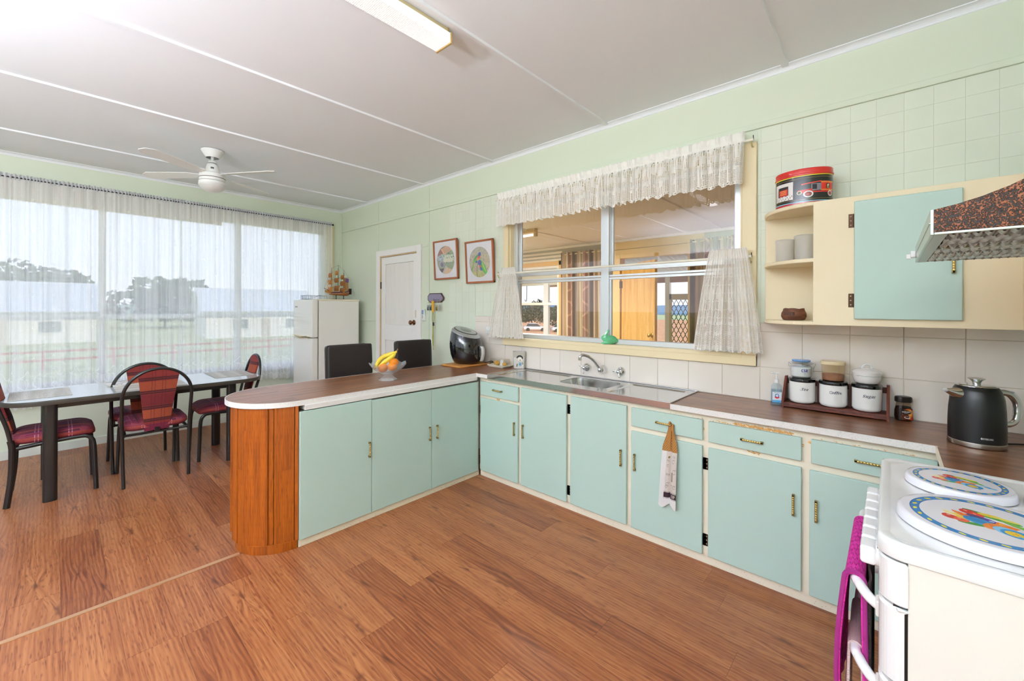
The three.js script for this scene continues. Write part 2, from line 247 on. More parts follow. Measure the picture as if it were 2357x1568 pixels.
// ------------------------------------------------------------------ materials
const planks = T.planks.map((t) => M('#ffffff', 0.36, { map: t, bumpMap: t, bumpScale: 0.0004 }));
const mat = {
  green: M('#dfe6d0', 0.5), greenTile: M('#e4ead7', 0.42), greenTileB: M('#e2e8d4', 0.42), ceiling: M('#f2f4f6', 0.8), white: M('#f3f2ee', 0.45), gloss: MP('#f6f6f4', 0.18, { clearcoat: 0.6, clearcoatRoughness: 0.08 }),
  cream: M('#f3e8d2', 0.4), creamY: M('#f3e3c0', 0.45), archi: M('#f1dfb6', 0.42), mint: M('#bad3c8', 0.38), floorBase: M('#7c4a30', 0.6),
  tile: MP('#efe5da', 0.09, { bumpMap: T.wavy, bumpScale: 0.0022 }), tileB: MP('#ece2d6', 0.09, { bumpMap: T.wavy, bumpScale: 0.0022 }), grout: M('#d8cdb6', 0.9),
  bench: M('#ffffff', 0.3, { map: T.bench, bumpMap: T.bench, bumpScale: 0.0003 }), edging: M('#ffffff', 0.35, { map: T.speck }), post: M('#ffffff', 0.38, { map: T.post }),
  steel: M('#c9c9c8', 0.28, { metalness: 1, roughnessMap: T.brushed }), steelDark: M('#a9a9aa', 0.34, { metalness: 1 }), chrome: M('#e4e6e8', 0.06, { metalness: 1 }), alu: M('#dfe3e6', 0.35, { metalness: 0.55 }),
  black: M('#161616', 0.4), blackGloss: MP('#0c0c0e', 0.15, { clearcoat: 0.5 }), tubeBlack: MP('#1b1a19', 0.3, { clearcoat: 0.3 }), bronze: M('#4c3220', 0.45, { metalness: 0.7 }), brass: M('#c9a95c', 0.3, { metalness: 0.9 }), gold: M('#ecd07c', 0.25, { metalness: 0.8 }),
  plaid: M('#ffffff', 0.85, { map: T.plaid }), plaidRust: M('#ffffff', 0.85, { map: T.plaidRust }), leather: MP('#2a2220', 0.42, { bumpMap: T.orange, bumpScale: 0.0003 }),
  sheer: MP('#ffffff', 0.95, { transmission: 0.5, thickness: 0, alphaMap: T.sheer, transparent: true, side: THREE.DoubleSide }),
  blind: MP('#f3eee6', 0.9, { transmission: 0.35, thickness: 0 }),
  lace: MP('#fffcf5', 0.95, { transmission: 0.16, thickness: 0, alphaMap: T.lace, alphaTest: 0.5, side: THREE.DoubleSide }), laceLong: MP('#fffcf5', 0.95, { transmission: 0.16, thickness: 0, alphaMap: T.laceLong, alphaTest: 0.5, side: THREE.DoubleSide }),
  pane: glass(), frost: MP('#f4f2ee', 0.55, { transmission: 0.55, thickness: 0 }), clear: MP('#fbfdff', 0.04, { transmission: 0.9, thickness: 0, ior: 1.6 }),
  hammer: M('#ffffff', 0.35, { map: T.hammer, bumpMap: T.hammerB, bumpScale: 0.0006, metalness: 0.25 }), enamel: MP('#f7f7f6', 0.16, { clearcoat: 0.7, clearcoatRoughness: 0.06 }), enamelOff: M('#f1ece2', 0.32),
  rack: M('#ffffff', 0.45, { map: T.rackWood }), frameWood: M('#ffffff', 0.4, { map: T.frameWood }), chop: M('#ffffff', 0.55, { map: T.boardWood }), mats: M('#ffffff', 0.6, { map: T.matWood }), veneer: M('#ffffff', 0.4, { map: T.veneer }),
  porcelain: MP('#f7f6f2', 0.15, { clearcoat: 0.6, clearcoatRoughness: 0.05 }), fridge: MP('#fcf8f0', 0.3, { bumpMap: T.orange, bumpScale: 0.0002 }),
};
// ------------------------------------------------------------------ the room
const CEIL = 2.85, XR = 6.72, ZB = 5.2;
{
  const fl = struct('floor', box(-0.16, XR + 0.16, -0.14, -0.002, -0.15, ZB + 0.16), mat.floorBase);
  // vinyl planks, 1.04 m x 0.1715 m, joints as laid in the photograph
  const P0 = 0.1715, L = 1.04, z0 = 0.638 - P0 * 4, joints = { 4: 4.42, 5: 3.863, 6: 4.553, 7: 4.07, 8: 3.64, 9: 4.25, 10: 3.886, 11: 4.383, 12: 4.03, 13: 3.54 }, r = rng(5);
  const dining = { 10: 1.80, 11: 1.1, 12: 1.8, 13: 3.098, 14: 2.805, 15: 2.235, 16: 2.316, 17: 3.0 };
  const geoms = new Map(), piece = (w, d) => { const k = w.toFixed(3) + d.toFixed(3); if (!geoms.has(k)) { const g = tileGeo(w - 0.0006, d - 0.0006, 0.002, 0.0006).rotateX(-Math.PI / 2).translate(0, -0.002, 0); const U = g.attributes.uv; for (let i = 0; i < U.count; i++) U.setXY(i, (U.getX(i) + w / 2) / L, (U.getY(i) + d / 2) / P0); geoms.set(k, g); } return geoms.get(k); };
  for (let k = 0; k < 30; k++) {
    const za = Math.max(0, z0 + k * P0), zb = Math.min(ZB, z0 + (k + 1) * P0); if (zb - za < 0.02) continue;
    for (const [x0, x1, off] of [[0, 3.275, dining[k] ?? r() * L], [3.295, XR, joints[k] ?? r() * L]]) {
      let x = x0; const first = off - Math.ceil((off - x0) / L) * L;
      for (let j = first + L; x < x1 - 0.01; j += L) {
        const e = Math.min(j, x1), w = e - x; if (w < 0.02) { x = e; continue; }
        if (zb < 0.4 && x > 3.5) { x = e; continue; }
        const o = struct('floor_plank', piece(w, zb - za), planks[Math.floor(r() * planks.length)], fl); o.position.set((x + e) / 2, 0, (za + zb) / 2); if (r() > 0.5) o.rotation.y = Math.PI; x = e;
      }
    }
  }
  struct('trim', plateX(shp([[2.17, 0], [ZB, 0], [ZB, 0.004], [2.17, 0.004]]), 3.272, 3.298).applyMatrix4(new THREE.Matrix4()), M('#c79a73', 0.3, { metalness: 0.5 }));
  const c = struct('ceiling', box(-0.16, XR + 0.16, CEIL, CEIL + 0.12, -0.15, ZB + 0.16), mat.ceiling);
  for (const x of [0.78, 2.05, 3.185, 4.425, 5.60]) { const w = 0.02, b = struct('batten', extr(shp([[-w, 0], [-w * 0.8, -0.012], [w * 0.8, -0.012], [w, 0]]), ZB), mat.ceiling, c); b.position.set(x, CEIL, 0); }
  // cove cornice
  const cove = () => { const p = [[0, 0], [0, -0.034]]; for (let i = 0; i <= 5; i++) { const t = i / 5 * Math.PI / 2; p.push([0.036 - 0.032 * Math.cos(t) + 0.0, -0.032 + 0.03 * Math.sin(t) * 0.9]); } p.push([0.036, 0]); return shp(p); };
  struct('trim', extr(cove(), XR).applyMatrix4(new THREE.Matrix4().makeBasis(V(0, 0, 1), V(0, 1, 0), V(-1, 0, 0))).translate(XR, CEIL, 0), mat.ceiling);
  struct('trim', extr(cove(), ZB).translate(0, CEIL, 0), mat.ceiling);
  struct('trim', box(XR - 0.035, XR, CEIL - 0.034, CEIL, 0, ZB), mat.ceiling);
}
// ---- wall_back: the kitchen wall with the sink window and the white door
const WX0 = 3.40, WX1 = 5.375, WY0 = 1.135, WY1 = 2.375;
{
  const w = struct('wall_back', plateZ(shp(rect(-0.16, XR + 0.16, 0, CEIL + 0.02), [rect(WX0, WX1, WY0, WY1), rect(1.10, 1.925, -0.0, 2.08).map(([a, b]) => [a, Math.max(b, 0.001)])]), -0.12, 0), mat.green);
  // scored hardboard squares
  const P = 0.1056, gx = 5.475 - 24 * P, gy = 2.321 - 14 * P, geoms = new Map(), sq = (a, b) => { const k = a.toFixed(3) + b.toFixed(3); if (!geoms.has(k)) geoms.set(k, tileGeo(a - 0.0004, b - 0.0004, 0.003, 0.0007)); return geoms.get(k); };
  const field = (x0, x1, y0, y1) => { for (let i = -4; i < 40; i++) for (let j = -6; j < 20; j++) { const a = Math.max(x0, gx + i * P), b = Math.min(x1, gx + (i + 1) * P), c = Math.max(y0, gy + j * P), d = Math.min(y1, gy + (j + 1) * P); if (b - a < 0.012 || d - c < 0.012) continue; const o = struct('wall_tile', sq(b - a, d - c), (i * 7 + j * 3) % 4 ? mat.greenTile : mat.greenTileB, w); o.position.set((a + b) / 2, (c + d) / 2, 0); } };
  field(2.165, 2.93, 0.88, 2.518); field(2.93, 3.335, 1.34, 2.518); field(5.456, XR, 1.955, 2.518); field(5.456, 5.50, 1.34, 1.955);
  // glazed cream tiles over the bench
  const G = 0.2125, tg = new Map(), cream = (a, b) => { const k = a.toFixed(3) + b.toFixed(3); if (!tg.has(k)) tg.set(k, tileGeo(a - 0.003, b - 0.003, 0.007, 0.0016)); return tg.get(k); };
  struct('tile_bed', [box(2.93, 3.335, 0.84, 1.335, -0.01, 0.0035), box(3.335, 5.455, 0.84, 1.069, -0.01, 0.0035), box(5.455, XR, 0.84, 1.335, -0.01, 0.0035)], mat.grout, w);
  let n = 0;
  for (let i = -3; i < 17; i++) for (const [ya, yb] of [[0.868, 1.068], [1.068, 1.2805], [1.2805, 1.335]]) {
    let a = Math.max(2.93, 3.348 + i * G), b = Math.min(XR, 3.348 + (i + 1) * G); if (b - a < 0.015) continue;
    const bits = yb <= 1.0681 ? [[a, b, ya, yb]] : [[a, Math.min(b, 3.335), ya, yb], [Math.max(a, 5.455), b, ya, yb]];
    for (const [p, q, c, d] of bits) if (q - p > 0.015) { const g = muv(cream(q - p, d - c).clone(), 'x', n * 0.137, n * 0.071); const o = struct('wall_tile', g, n++ % 3 ? mat.tile : mat.tileB, w); o.position.set((p + q) / 2, (c + d) / 2, 0.0); }
  }
  // picture rail, joint battens
  struct('trim', rbox(0, XR, 2.518, 2.552, 0, 0.016, 0.004), mat.green);
  for (const x of [1.04, 2.145]) for (const [a, b] of [[x === 1.04 ? 2.165 : 0.0, 2.518], [2.552, 2.815]]) struct('trim', rbox(x - 0.014, x + 0.014, a, b, 0, 0.007, 0.003), mat.green);
  struct('trim', rbox(0.02, 1.025, 1.232, 1.258, 0, 0.008, 0.003), mat.green);
  struct('trim', rbox(2.02, 2.131, 2.118, 2.136, 0, 0.008, 0.003), mat.green);
  struct('trim', rbox(0.0, 0.022, 0.1, 2.815, 0.0, 0.022, 0.006), mat.green);
  struct('baseboard_back', rbox(2.02, 2.9, 0, 0.09, 0, 0.018, 0.004), mat.white);
}
// ---- wall_left with the long window
const LW = { z0: 0.26, z1: 4.9, y0: 0.62, y1: 2.52 };
{
  struct('wall_left', plateX(shp(rect(-0.15, ZB + 0.16, 0, CEIL + 0.02), [rect(LW.z0, LW.z1, LW.y0, LW.y1)]), -0.12, 0), mat.green);
  struct('baseboard_left', plateX(shp([[0, 0], [ZB, 0], [ZB, 0.075], [0, 0.075]]), 0, 0.018), M('#e2e6da', 0.45));
  struct('wall_right', plateX(shp(rect(-0.15, ZB + 0.16, 0, CEIL + 0.02)), XR, XR + 0.14), mat.green);
  // the wall behind the camera has glazed doors, out of view and made wide to light the room, to a leafy yard (mirrored in the tiles)
  struct('wall_front', plateZ(shp(rect(-0.16, XR + 0.16, 0, CEIL + 0.02), [rect(0.5, 6.5, 0.1, 2.55)]), ZB, ZB + 0.14), mat.green);
  const win = structGroup('window_1'), W = LW, x0 = -0.09, x1 = -0.02;
  struct('frame', [box(x0, x1, W.y0, W.y0 + 0.05, W.z0, W.z1), box(x0, x1, W.y1 - 0.05, W.y1, W.z0, W.z1), box(x0, x1, W.y0, W.y1, W.z0, W.z0 + 0.045), box(x0, x1, W.y0, W.y1, W.z1 - 0.045, W.z1)], mat.white, win);
  for (const z of [1.322, 2.546, 3.77]) struct('mullion', rbox(x0, x1 + 0.01, W.y0, W.y1, z - 0.028, z + 0.028, 0.004), mat.white, win);
  const zs = [W.z0 + 0.045, 1.294, 1.35, 2.518, 2.574, 3.742, 3.798, W.z1 - 0.045];
  for (let i = 0; i < 8; i += 2) { struct('transom', rbox(x0, x1, 1.285, 1.335, zs[i], zs[i + 1], 0.004), mat.white, win); for (const [a, b] of [[W.y0 + 0.05, 1.285], [1.335, W.y1 - 0.05]]) struct('pane', box(-0.058, -0.054, a, b, zs[i], zs[i + 1]), mat.pane, win); }
  struct('sill', rbox(-0.03, 0.045, W.y0 - 0.03, W.y0, W.z0 - 0.05, W.z1 + 0.05, 0.005), mat.white, win);
  struct('architrave', [rbox(0, 0.018, W.y0, 2.6, 0.125, 0.235, 0.004), rbox(0, 0.018, W.y1 + 0.01, 2.6, 0.235, W.z1, 0.004)], mat.archi, win);
  const w3 = structGroup('window_3');  // out of view behind the camera, widened to let daylight into the room
  for (const [a, b] of [[0.5, 2.5], [2.5, 4.5], [4.5, 6.5]]) { struct('frame', [box(a, a + 0.05, 0.1, 2.55, ZB + 0.03, ZB + 0.09), box(b - 0.05, b, 0.1, 2.55, ZB + 0.03, ZB + 0.09), box(a, b, 0.1, 0.16, ZB + 0.03, ZB + 0.09), box(a, b, 2.49, 2.55, ZB + 0.03, ZB + 0.09)], mat.white, w3); struct('pane', box(a + 0.05, b - 0.05, 0.16, 2.49, ZB + 0.058, ZB + 0.062), mat.pane, w3); }
}
// ---- door_1: white ledged door in its frame
{
  const d = structGroup('door_1'), m = M('#fbf8f4', 0.45), mg = M('#f6f1ea', 0.5);
  struct('frame', [rbox(1.02, 1.098, 0, 2.155, 0, 0.02, 0.003), rbox(1.927, 2.012, 0, 2.155, 0, 0.02, 0.003), rbox(1.098, 1.927, 2.082, 2.155, 0, 0.02, 0.003)], m, d);
  struct('jamb', [box(1.098, 1.112, 0, 2.08, -0.1, 0.004), box(1.913, 1.927, 0, 2.08, -0.1, 0.004), box(1.098, 1.927, 2.07, 2.084, -0.1, 0.004)], M('#d8b98e', 0.5), d);
  const leaf = struct('leaf', [rbox(1.115, 1.205, 0.01, 2.066, -0.042, -0.004, 0.003), rbox(1.835, 1.91, 0.01, 2.066, -0.042, -0.004, 0.003), rbox(1.205, 1.835, 1.975, 2.066, -0.042, -0.004, 0.003), rbox(1.205, 1.835, 1.0, 1.2, -0.042, -0.004, 0.003), rbox(1.205, 1.835, 0.01, 0.2, -0.042, -0.004, 0.003)], m, d);
  for (const [a, b] of [[1.2, 1.975], [0.2, 1.0]]) for (let i = 0; i < 6; i++) struct('board', rbox(1.206 + i * 0.105, 1.31 + i * 0.105 - 0.0005, a + 0.001, b - 0.001, -0.036, -0.018, 0.0025), mg, leaf);
  const knob = struct('knob', lathe([[0, 0], [0.03, 0], [0.032, 0.004], [0.03, 0.008], [0.012, 0.012], [0.011, 0.03], [0.018, 0.036], [0.027, 0.046], [0.027, 0.058], [0.02, 0.066], [0, 0.068]], 28).rotateX(Math.PI / 2).translate(1.852, 1.24, -0.004), M('#7d5238', 0.25, { metalness: 0.85 }), d);
  struct('hinge', [box(1.108, 1.119, 1.66, 1.75, -0.006, 0.003), cyl(0.006, 0.006, 0.09, 10).translate(1.113, 1.66, 0.004)], mat.bronze, d);
  struct('keeper', [rbox(1.905, 1.928, 1.30, 1.39, 0, 0.022, 0.002), ...[1.315, 1.335, 1.355, 1.375].map((y) => box(1.9045, 1.912, y - 0.004, y + 0.004, 0.0005, 0.0225))], M('#e6d9c0', 0.5), d);
  void knob;
}
// ---- window_2: aluminium double-hung pair over the sink in a cream frame
{
  const w = structGroup('window_2'), zA = -0.1, zB = -0.06;
  struct('architrave', [rbox(3.335, 3.40, 1.07, 2.44, 0, 0.024, 0.004), rbox(5.375, 5.455, 1.07, 2.44, 0, 0.024, 0.004), rbox(3.40, 5.375, 2.375, 2.44, 0, 0.024, 0.004)], mat.archi, w);
  struct('apron', rbox(3.335, 5.455, 1.07, 1.138, 0.0, 0.028, 0.004), mat.archi, w);
  struct('sill', rbox(3.40, 5.375, 1.118, 1.142, -0.12, 0.03, 0.003), mat.archi, w);
  struct('lining', [box(3.396, 3.412, 1.142, 2.375, -0.12, 0.002), box(5.362, 5.378, 1.142, 2.375, -0.12, 0.002), box(3.41, 5.365, 2.36, 2.378, -0.12, 0.002)], mat.archi, w);
  struct('frame', [rbox(3.412, 3.455, 1.142, 2.36, -0.115, -0.045, 0.003), rbox(5.318, 5.362, 1.142, 2.36, -0.115, -0.045, 0.003), rbox(4.345, 4.415, 1.142, 2.36, -0.115, -0.045, 0.003), rbox(3.412, 5.362, 1.142, 1.178, -0.115, -0.04, 0.003), rbox(3.412, 5.362, 2.325, 2.36, -0.115, -0.045, 0.003)], mat.alu, w);
  for (const [a, b] of [[3.455, 4.345], [4.415, 5.318]]) {
    struct('sash', [rbox(a, b, 1.645, 1.664, zB - 0.02, zB + 0.006, 0.002), rbox(a, b, 1.668, 1.684, zB - 0.02, zB + 0.004, 0.002), rbox(a, a + 0.016, 1.178, 1.664, zB - 0.02, zB, 0.002), rbox(b - 0.016, b, 1.178, 1.664, zB - 0.02, zB, 0.002)], mat.alu, w);
    struct('sash', [rbox(a, b, 1.715, 1.765, zA - 0.012, zA + 0.008, 0.002), rbox(a, a + 0.014, 1.765, 2.325, zA - 0.012, zA + 0.008, 0.002), rbox(b - 0.014, b, 1.765, 2.325, zA - 0.012, zA + 0.008, 0.002)], mat.alu, w);
    struct('pane', box(a + 0.016, b - 0.016, 1.178, 1.645, zB - 0.012, zB - 0.009), mat.pane, w);
    struct('pane', box(a + 0.014, b - 0.014, 1.765, 2.325, zA - 0.004, zA - 0.001), mat.pane, w);
  }
}
// ------------------------------------------------------------------ cabinets, worktop, sink
// chipped cream paint: orange undercoat showing on the face frames (photographed chips along the drawer tops)
const chipTex = (chips) => canvasTex(1024, 1024, (g, w, h) => {          // u, v over 1 m x 1 m from the lower left of a unit
  g.fillStyle = '#f3e8d2'; g.fillRect(0, 0, w, h); const r = rng(chips.length * 31 + 7);
  for (const [x, y, L, n, s] of chips) for (let i = 0; i < n; i++) { const px = (x + r() * L) * w, py = h - (y + (r() - 0.5) * 0.012) * h, q = (0.4 + r()) * s; g.fillStyle = r() > 0.4 ? '#e0a65e' : '#cf9450'; g.beginPath(); g.ellipse(px, py, q * (1 + r()), q * 0.6, r() * 0.6, 0, TAU); g.fill(); }
  for (let i = 0; i < 90; i++) { g.fillStyle = ['#8a7048', '#b79a68', '#6b5636'][i % 3]; const q = 0.4 + r() * 1.3; g.fillRect(r() * w, h - r() * 0.06 * h, q * 1.6, q); }
  for (let i = 0; i < 26; i++) { g.fillStyle = '#c79a60'; g.fillRect(r() * w, r() * h, 1 + r() * 1.6, 1 + r()); }
});
const FB = 0.058, FZ = 0.455, DZ = 0.476, BENCH_U = 0.839, BENCH_T = 0.868;
const handleGeo = (() => { const L = 0.104, g = [rbox(-L / 2, L / 2, -0.0055, 0.0055, 0.012, 0.017, 0.002), rbox(-L / 2, -L / 2 + 0.014, -0.006, 0.006, 0, 0.017, 0.002), rbox(L / 2 - 0.014, L / 2, -0.006, 0.006, 0, 0.017, 0.002)]; const beads = []; for (let i = 0; i < 8; i++) beads.push(new THREE.OctahedronGeometry(0.0048, 1).scale(1.15, 0.9, 0.5).translate(-0.038 + i * 0.0109, 0, 0.0172)); return [merge(g), merge(beads)]; })();
function addHandle(door, x, y, z, vertical, turn = 0) {
  const h = part('handle', handleGeo[0], M('#9c8a5c', 0.4, { metalness: 0.7 }), door); h.position.set(x - door.parent.position.x - door.position.x, y - door.parent.position.y, z - door.parent.position.z); h.rotation.set(0, turn, 0); if (vertical) h.rotateZ(Math.PI / 2);
  const b = part('beads', handleGeo[1], mat.gold, door); b.position.copy(h.position); b.rotation.copy(h.rotation);
}
const hingeGeo = (() => [rbox(-0.011, 0.011, 0, 0.066, 0, 0.003, 0.001), cyl(0.004, 0.004, 0.062, 8).translate(0.011, 0.002, 0.003)])();
const screwGeo = (() => [0.012, 0.033, 0.054].map((y) => new THREE.SphereGeometry(0.0035, 8, 6).scale(1, 1, 0.4).translate(-0.002, y, 0.0032)))();
function unitX(label, x0, x1, fronts, chips, low = false, group = null) {      // a base unit of the sink run; its front looks along +z
  const t = thing('base_cabinet', label, 'cabinet', [x0, 0, 0.04], 0, group);
  const g = muv(merge(low ? [box(x0, x1, FB, 0.69, 0.04, FZ), box(x0, x1, 0.69, BENCH_U - 0.004, FZ - 0.02, FZ)] : [box(x0, x1, FB, BENCH_U - 0.004, 0.04, FZ)]), 'x', -x0, 0); partW('carcass', g, M('#ffffff', 0.42, { map: chipTex(chips) }), t);
  partW('kickboard', muv(box(x0, x1, 0.001, FB, 0.04, 0.447), 'x', -x0, 0), t.children[0].material, t);
  for (const f of fronts) {
    const o = partW(f.drawer ? 'drawer_front' : 'door', rbox(f.x0, f.x1, f.y0, f.y1, FZ + 0.0005, DZ, 0.004, 2), mat.mint, t);
    if (f.h) addHandle(o, f.h[0], f.h[1], DZ, !f.drawer);
    for (const [hx, hy, dir] of f.hinges ?? []) { const k = partW('hinge', hingeGeo.map((q) => q.clone().scale(dir, 1, 1).translate(hx, hy, FZ + 0.0006)), mat.bronze, t); partW('screws', screwGeo.map((q) => q.clone().scale(dir, 1, 1).translate(hx, hy, FZ + 0.0006)), M('#b9a98c', 0.3, { metalness: 0.8 }), t); void k; }
  }
  return t;
}
const DY = [0.69, 0.804], DOY = [0.059, 0.657], TALL = [0.06, 0.808];
unitX('narrow mint drawer and door unit in the inner corner beside the peninsula', 3.482, 3.941, [{ drawer: 1, x0: 3.503, x1: 3.926, y0: DY[0], y1: DY[1], h: [3.712, 0.75] }, { x0: 3.505, x1: 3.925, y0: DOY[0], y1: DOY[1] + 0.008, h: [3.893, 0.478], hinges: [[3.492, 0.105, 1], [3.492, 0.527, 1]] }], [[0.02, 0.806, 0.06, 12, 2.4], [0.2, 0.806, 0.2, 14, 2], [0.2, 0.672, 0.035, 26, 3], [0.16, 0.824, 0.1, 6, 2]]);
unitX('double mint door unit under the steel sink, without drawers', 3.941, 4.849, [{ x0: 3.954, x1: 4.378, y0: TALL[0], y1: TALL[1], h: [3.982, 0.476], hinges: [[4.387, 0.108, -1], [4.387, 0.678, -1]] }, { x0: 4.41, x1: 4.833, y0: TALL[0], y1: TALL[1], h: [4.799, 0.476], hinges: [[4.401, 0.108, 1], [4.401, 0.678, 1]] }], [[0.1, 0.825, 0.7, 10, 2]], true);
unitX('mint drawer and door unit with the hand towel on its drawer handle', 4.849, 5.304, [{ drawer: 1, x0: 4.865, x1: 5.289, y0: DY[0], y1: DY[1], h: [5.077, 0.745] }, { x0: 4.864, x1: 5.288, y0: DOY[0], y1: DOY[1] + 0.002, h: [4.892, 0.471], hinges: [[5.297, 0.104, -1], [5.297, 0.527, -1]] }], [[0.25, 0.806, 0.2, 10, 2], [0.438, 0.75, 0.004, 20, 2]]);
unitX('mint drawer and door unit with heavily chipped cream paint above its drawer', 5.304, 5.762, [{ drawer: 1, x0: 5.32, x1: 5.744, y0: DY[0] - 0.002, y1: DY[1] - 0.003, h: [5.533, 0.7415] }, { x0: 5.319, x1: 5.744, y0: DOY[0], y1: DOY[1] - 0.001, h: [5.713, 0.471], hinges: [[5.31, 0.104, 1], [5.31, 0.527, 1]] }], [[0.02, 0.803, 0.24, 50, 2.6], [0.14, 0.808, 0.26, 200, 3.4], [0.22, 0.818, 0.14, 30, 2], [0.2, 0.676, 0.06, 30, 3], [0.442, 0.76, 0.006, 10, 2]]);
unitX('mint drawer and door unit half hidden behind the white stove', 5.762, 6.2055, [{ drawer: 1, x0: 5.781, x1: 6.205, y0: DY[0] - 0.002, y1: DY[1] - 0.002, h: [5.993, 0.7435] }, { x0: 5.775, x1: 6.205, y0: DOY[0] - 0.002, y1: DOY[1] - 0.003, h: [5.803, 0.469] }], [[0.05, 0.802, 0.35, 34, 2.4], [0.006, 0.78, 0.01, 10, 3]]);
// the short unit under the right bench
{
  const t = thing('base_cabinet', 'cream end unit under the right bench, mostly hidden by the stove', 'cabinet', [6.225, 0, 0.04]);
  partW('carcass', [box(6.225, XR - 0.01, FB, BENCH_U - 0.001, 0.04, 0.845)], mat.cream, t); partW('kickboard', box(6.235, XR - 0.01, 0.001, FB, 0.04, 0.84), mat.cream, t);
  partW('door', rbox(6.2065, 6.224, 0.06, 0.80, 0.5, 0.835, 0.004), mat.mint, t);
}
// ---- peninsula: fronts look along +x
function unitZ(label, z0, z1, doors) {
  const t = thing('peninsula_cabinet', label, 'cabinet', [3.0, 0, z0]);
  partW('carcass', box(3.0, 3.466, 0.045, 0.795, z0, z1), mat.cream, t);
  partW('fascia', rbox(3.2, 3.482, 0.808, BENCH_U - 0.0005, z0 + (z0 < 0.5 ? 0.03 : 0), z1 - (z1 > 1.9 ? 0.03 : 0), 0.002), mat.edging, t);
  partW('kickboard', box(3.02, 3.47, 0.001, 0.045, z0, z1), M('#efe4c9', 0.6, { map: chipKick }), t);
  for (const f of doors) { const o = partW('door', rbox(3.467, 3.486, 0.047, f.y1, f.z0 + 0.001, f.z1 - 0.001, 0.002), mat.mint, t); addHandle(o, 3.486, f.h[1], f.h[0], true, Math.PI / 2); }
}
const chipKick = canvasTex(512, 128, (g, w, h) => { g.fillStyle = '#ffffff'; g.fillRect(0, 0, w, h); const r = rng(9); for (let i = 0; i < 60; i++) { g.fillStyle = i % 2 ? '#a98c5c' : '#d8bf90'; g.fillRect(r() * w, h - r() * r() * h, 2 + r() * 5, 1 + r() * 3); } });
unitZ('wide mint single door unit of the peninsula next to the timber end', 1.455, 1.916, [{ z0: 1.456, z1: 1.916, y1: 0.803, h: [1.476, 0.475] }]);
unitZ('mint double door unit of the peninsula running into the corner', 0.457, 1.455, [{ z0: 0.963, z1: 1.455, y1: 0.797, h: [0.985, 0.471] }, { z0: 0.481, z1: 0.962, y1: 0.795, h: [0.916, 0.471] }]);
// ---- curved timber end of the peninsula
{
  const t = thing('peninsula_end', 'half round end of the peninsula in orange varnished timber boards', 'end panel', [3.22, 0, 1.93]);
  const base = []; for (let i = 0; i <= 24; i++) { const a = i / 24 * Math.PI; base.push([3.22 + 0.247 * Math.cos(a), 1.922 + 0.247 * Math.sin(a)]); }
  partW('plinth', muv(slab(shp(base), 0.001, 0.05), 'y'), mat.post, t);
  const core = [[3.458, 1.92], [3.445, 1.937], [3.408, 2.03], [3.396, 2.052], [3.292, 2.142], [3.252, 2.155], [3.18, 2.16], [3.1, 2.135], [3.025, 2.05], [2.99, 1.92]];
  partW('core', muv(slab(shp(core), 0.05, 0.838), 'y'), M('#3d1c06', 0.6), t);
  const pts = [[3.473, 1.918], [3.462, 1.937], [3.424, 2.036], [3.413, 2.062], [3.301, 2.158], [3.252, 2.172], [3.176, 2.178], [3.09, 2.15], [3.01, 2.06], [2.975, 1.925]];
  const wide = [0.5, 1, 0.35, 1.6, 0.7, 1, 1, 1, 1];
  for (let i = 0; i < pts.length - 1; i++) {
    const [ax, az] = pts[i], [bx, bz] = pts[i + 1], L = Math.hypot(bx - ax, bz - az), n = [(bz - az) / L, -(bx - ax) / L], s = n[0] * (ax - 3.22) + n[1] * (az - 1.9) > 0 ? 1 : -1, proud = [0.003, 0.005, -0.002, 0.006, 0.0, 0.004, 0.012, 0.004, 0.004][i], y0 = [0.048, 0.046, 0.05, 0.043, 0.05, 0.047, 0.09, 0.05, 0.05][i];
    const g = rbox(-L / 2 + 0.0012, L / 2 - 0.0012, y0, 0.838, -0.016, 0, 0.0025); muv(g, 'y'); const uvg = muv(g, 'y', i * 0.23, i * 0.17);
    const o = part('board', uvg, mat.post, t); o.position.set((ax + bx) / 2 + n[0] * s * proud - 3.22, 0, (az + bz) / 2 + n[1] * s * proud - 1.93); o.rotation.y = Math.atan2(n[0] * s, n[1] * s); void wide;
  }
}
// ---- worktops: brown laminate with a white speckled edge
function edgeBand(pts, y0, y1, th) { const g = []; for (let i = 0; i < pts.length - 1; i++) { const [ax, az] = pts[i], [bx, bz] = pts[i + 1], L = Math.hypot(bx - ax, bz - az); g.push(muv(box(-th, L + th * 0.3, y0, y1, -th, 0), 'x', i * 0.3, 0).applyMatrix4(new THREE.Matrix4().makeBasis(V((bx - ax) / L, 0, (bz - az) / L), V(0, 1, 0), V(-(bz - az) / L, 0, (bx - ax) / L))).translate(ax, 0, az)); } return g; }
{
  const t = thing('worktop', 'brown wood grain laminate worktop of the peninsula with a rounded white edged end', 'worktop', [3.155, 0, 1.0]);
  const out = [[3.602, 0.008], [3.602, 0.49], [3.47, 0.49], [3.47, 1.55]], nose = []; for (let i = 0; i <= 28; i++) { const a = i / 28 * Math.PI; nose.push([3.155 + 0.315 * Math.cos(a), 1.885 + 0.315 * Math.sin(a)]); }
  const outline = [...out, ...nose, [2.84, 0.008]];
  partW('slab', muv(slab(shp(outline), BENCH_U + 0.001, BENCH_T), 'z', 0.1, 0.24), mat.bench, t);
  partW('edge_strip', edgeBand([[3.602, 0.492], [3.471, 0.492]].concat([[3.471, 0.49], [3.471, 1.55]], nose.map(([x, z]) => [3.155 + (x - 3.155) * 1.006, 1.885 + (z - 1.885) * 1.006]), [[2.838, 0.01]]).map((p) => p), BENCH_U - 0.0005, BENCH_T + 0.0006, 0.004), mat.edging, t);
}
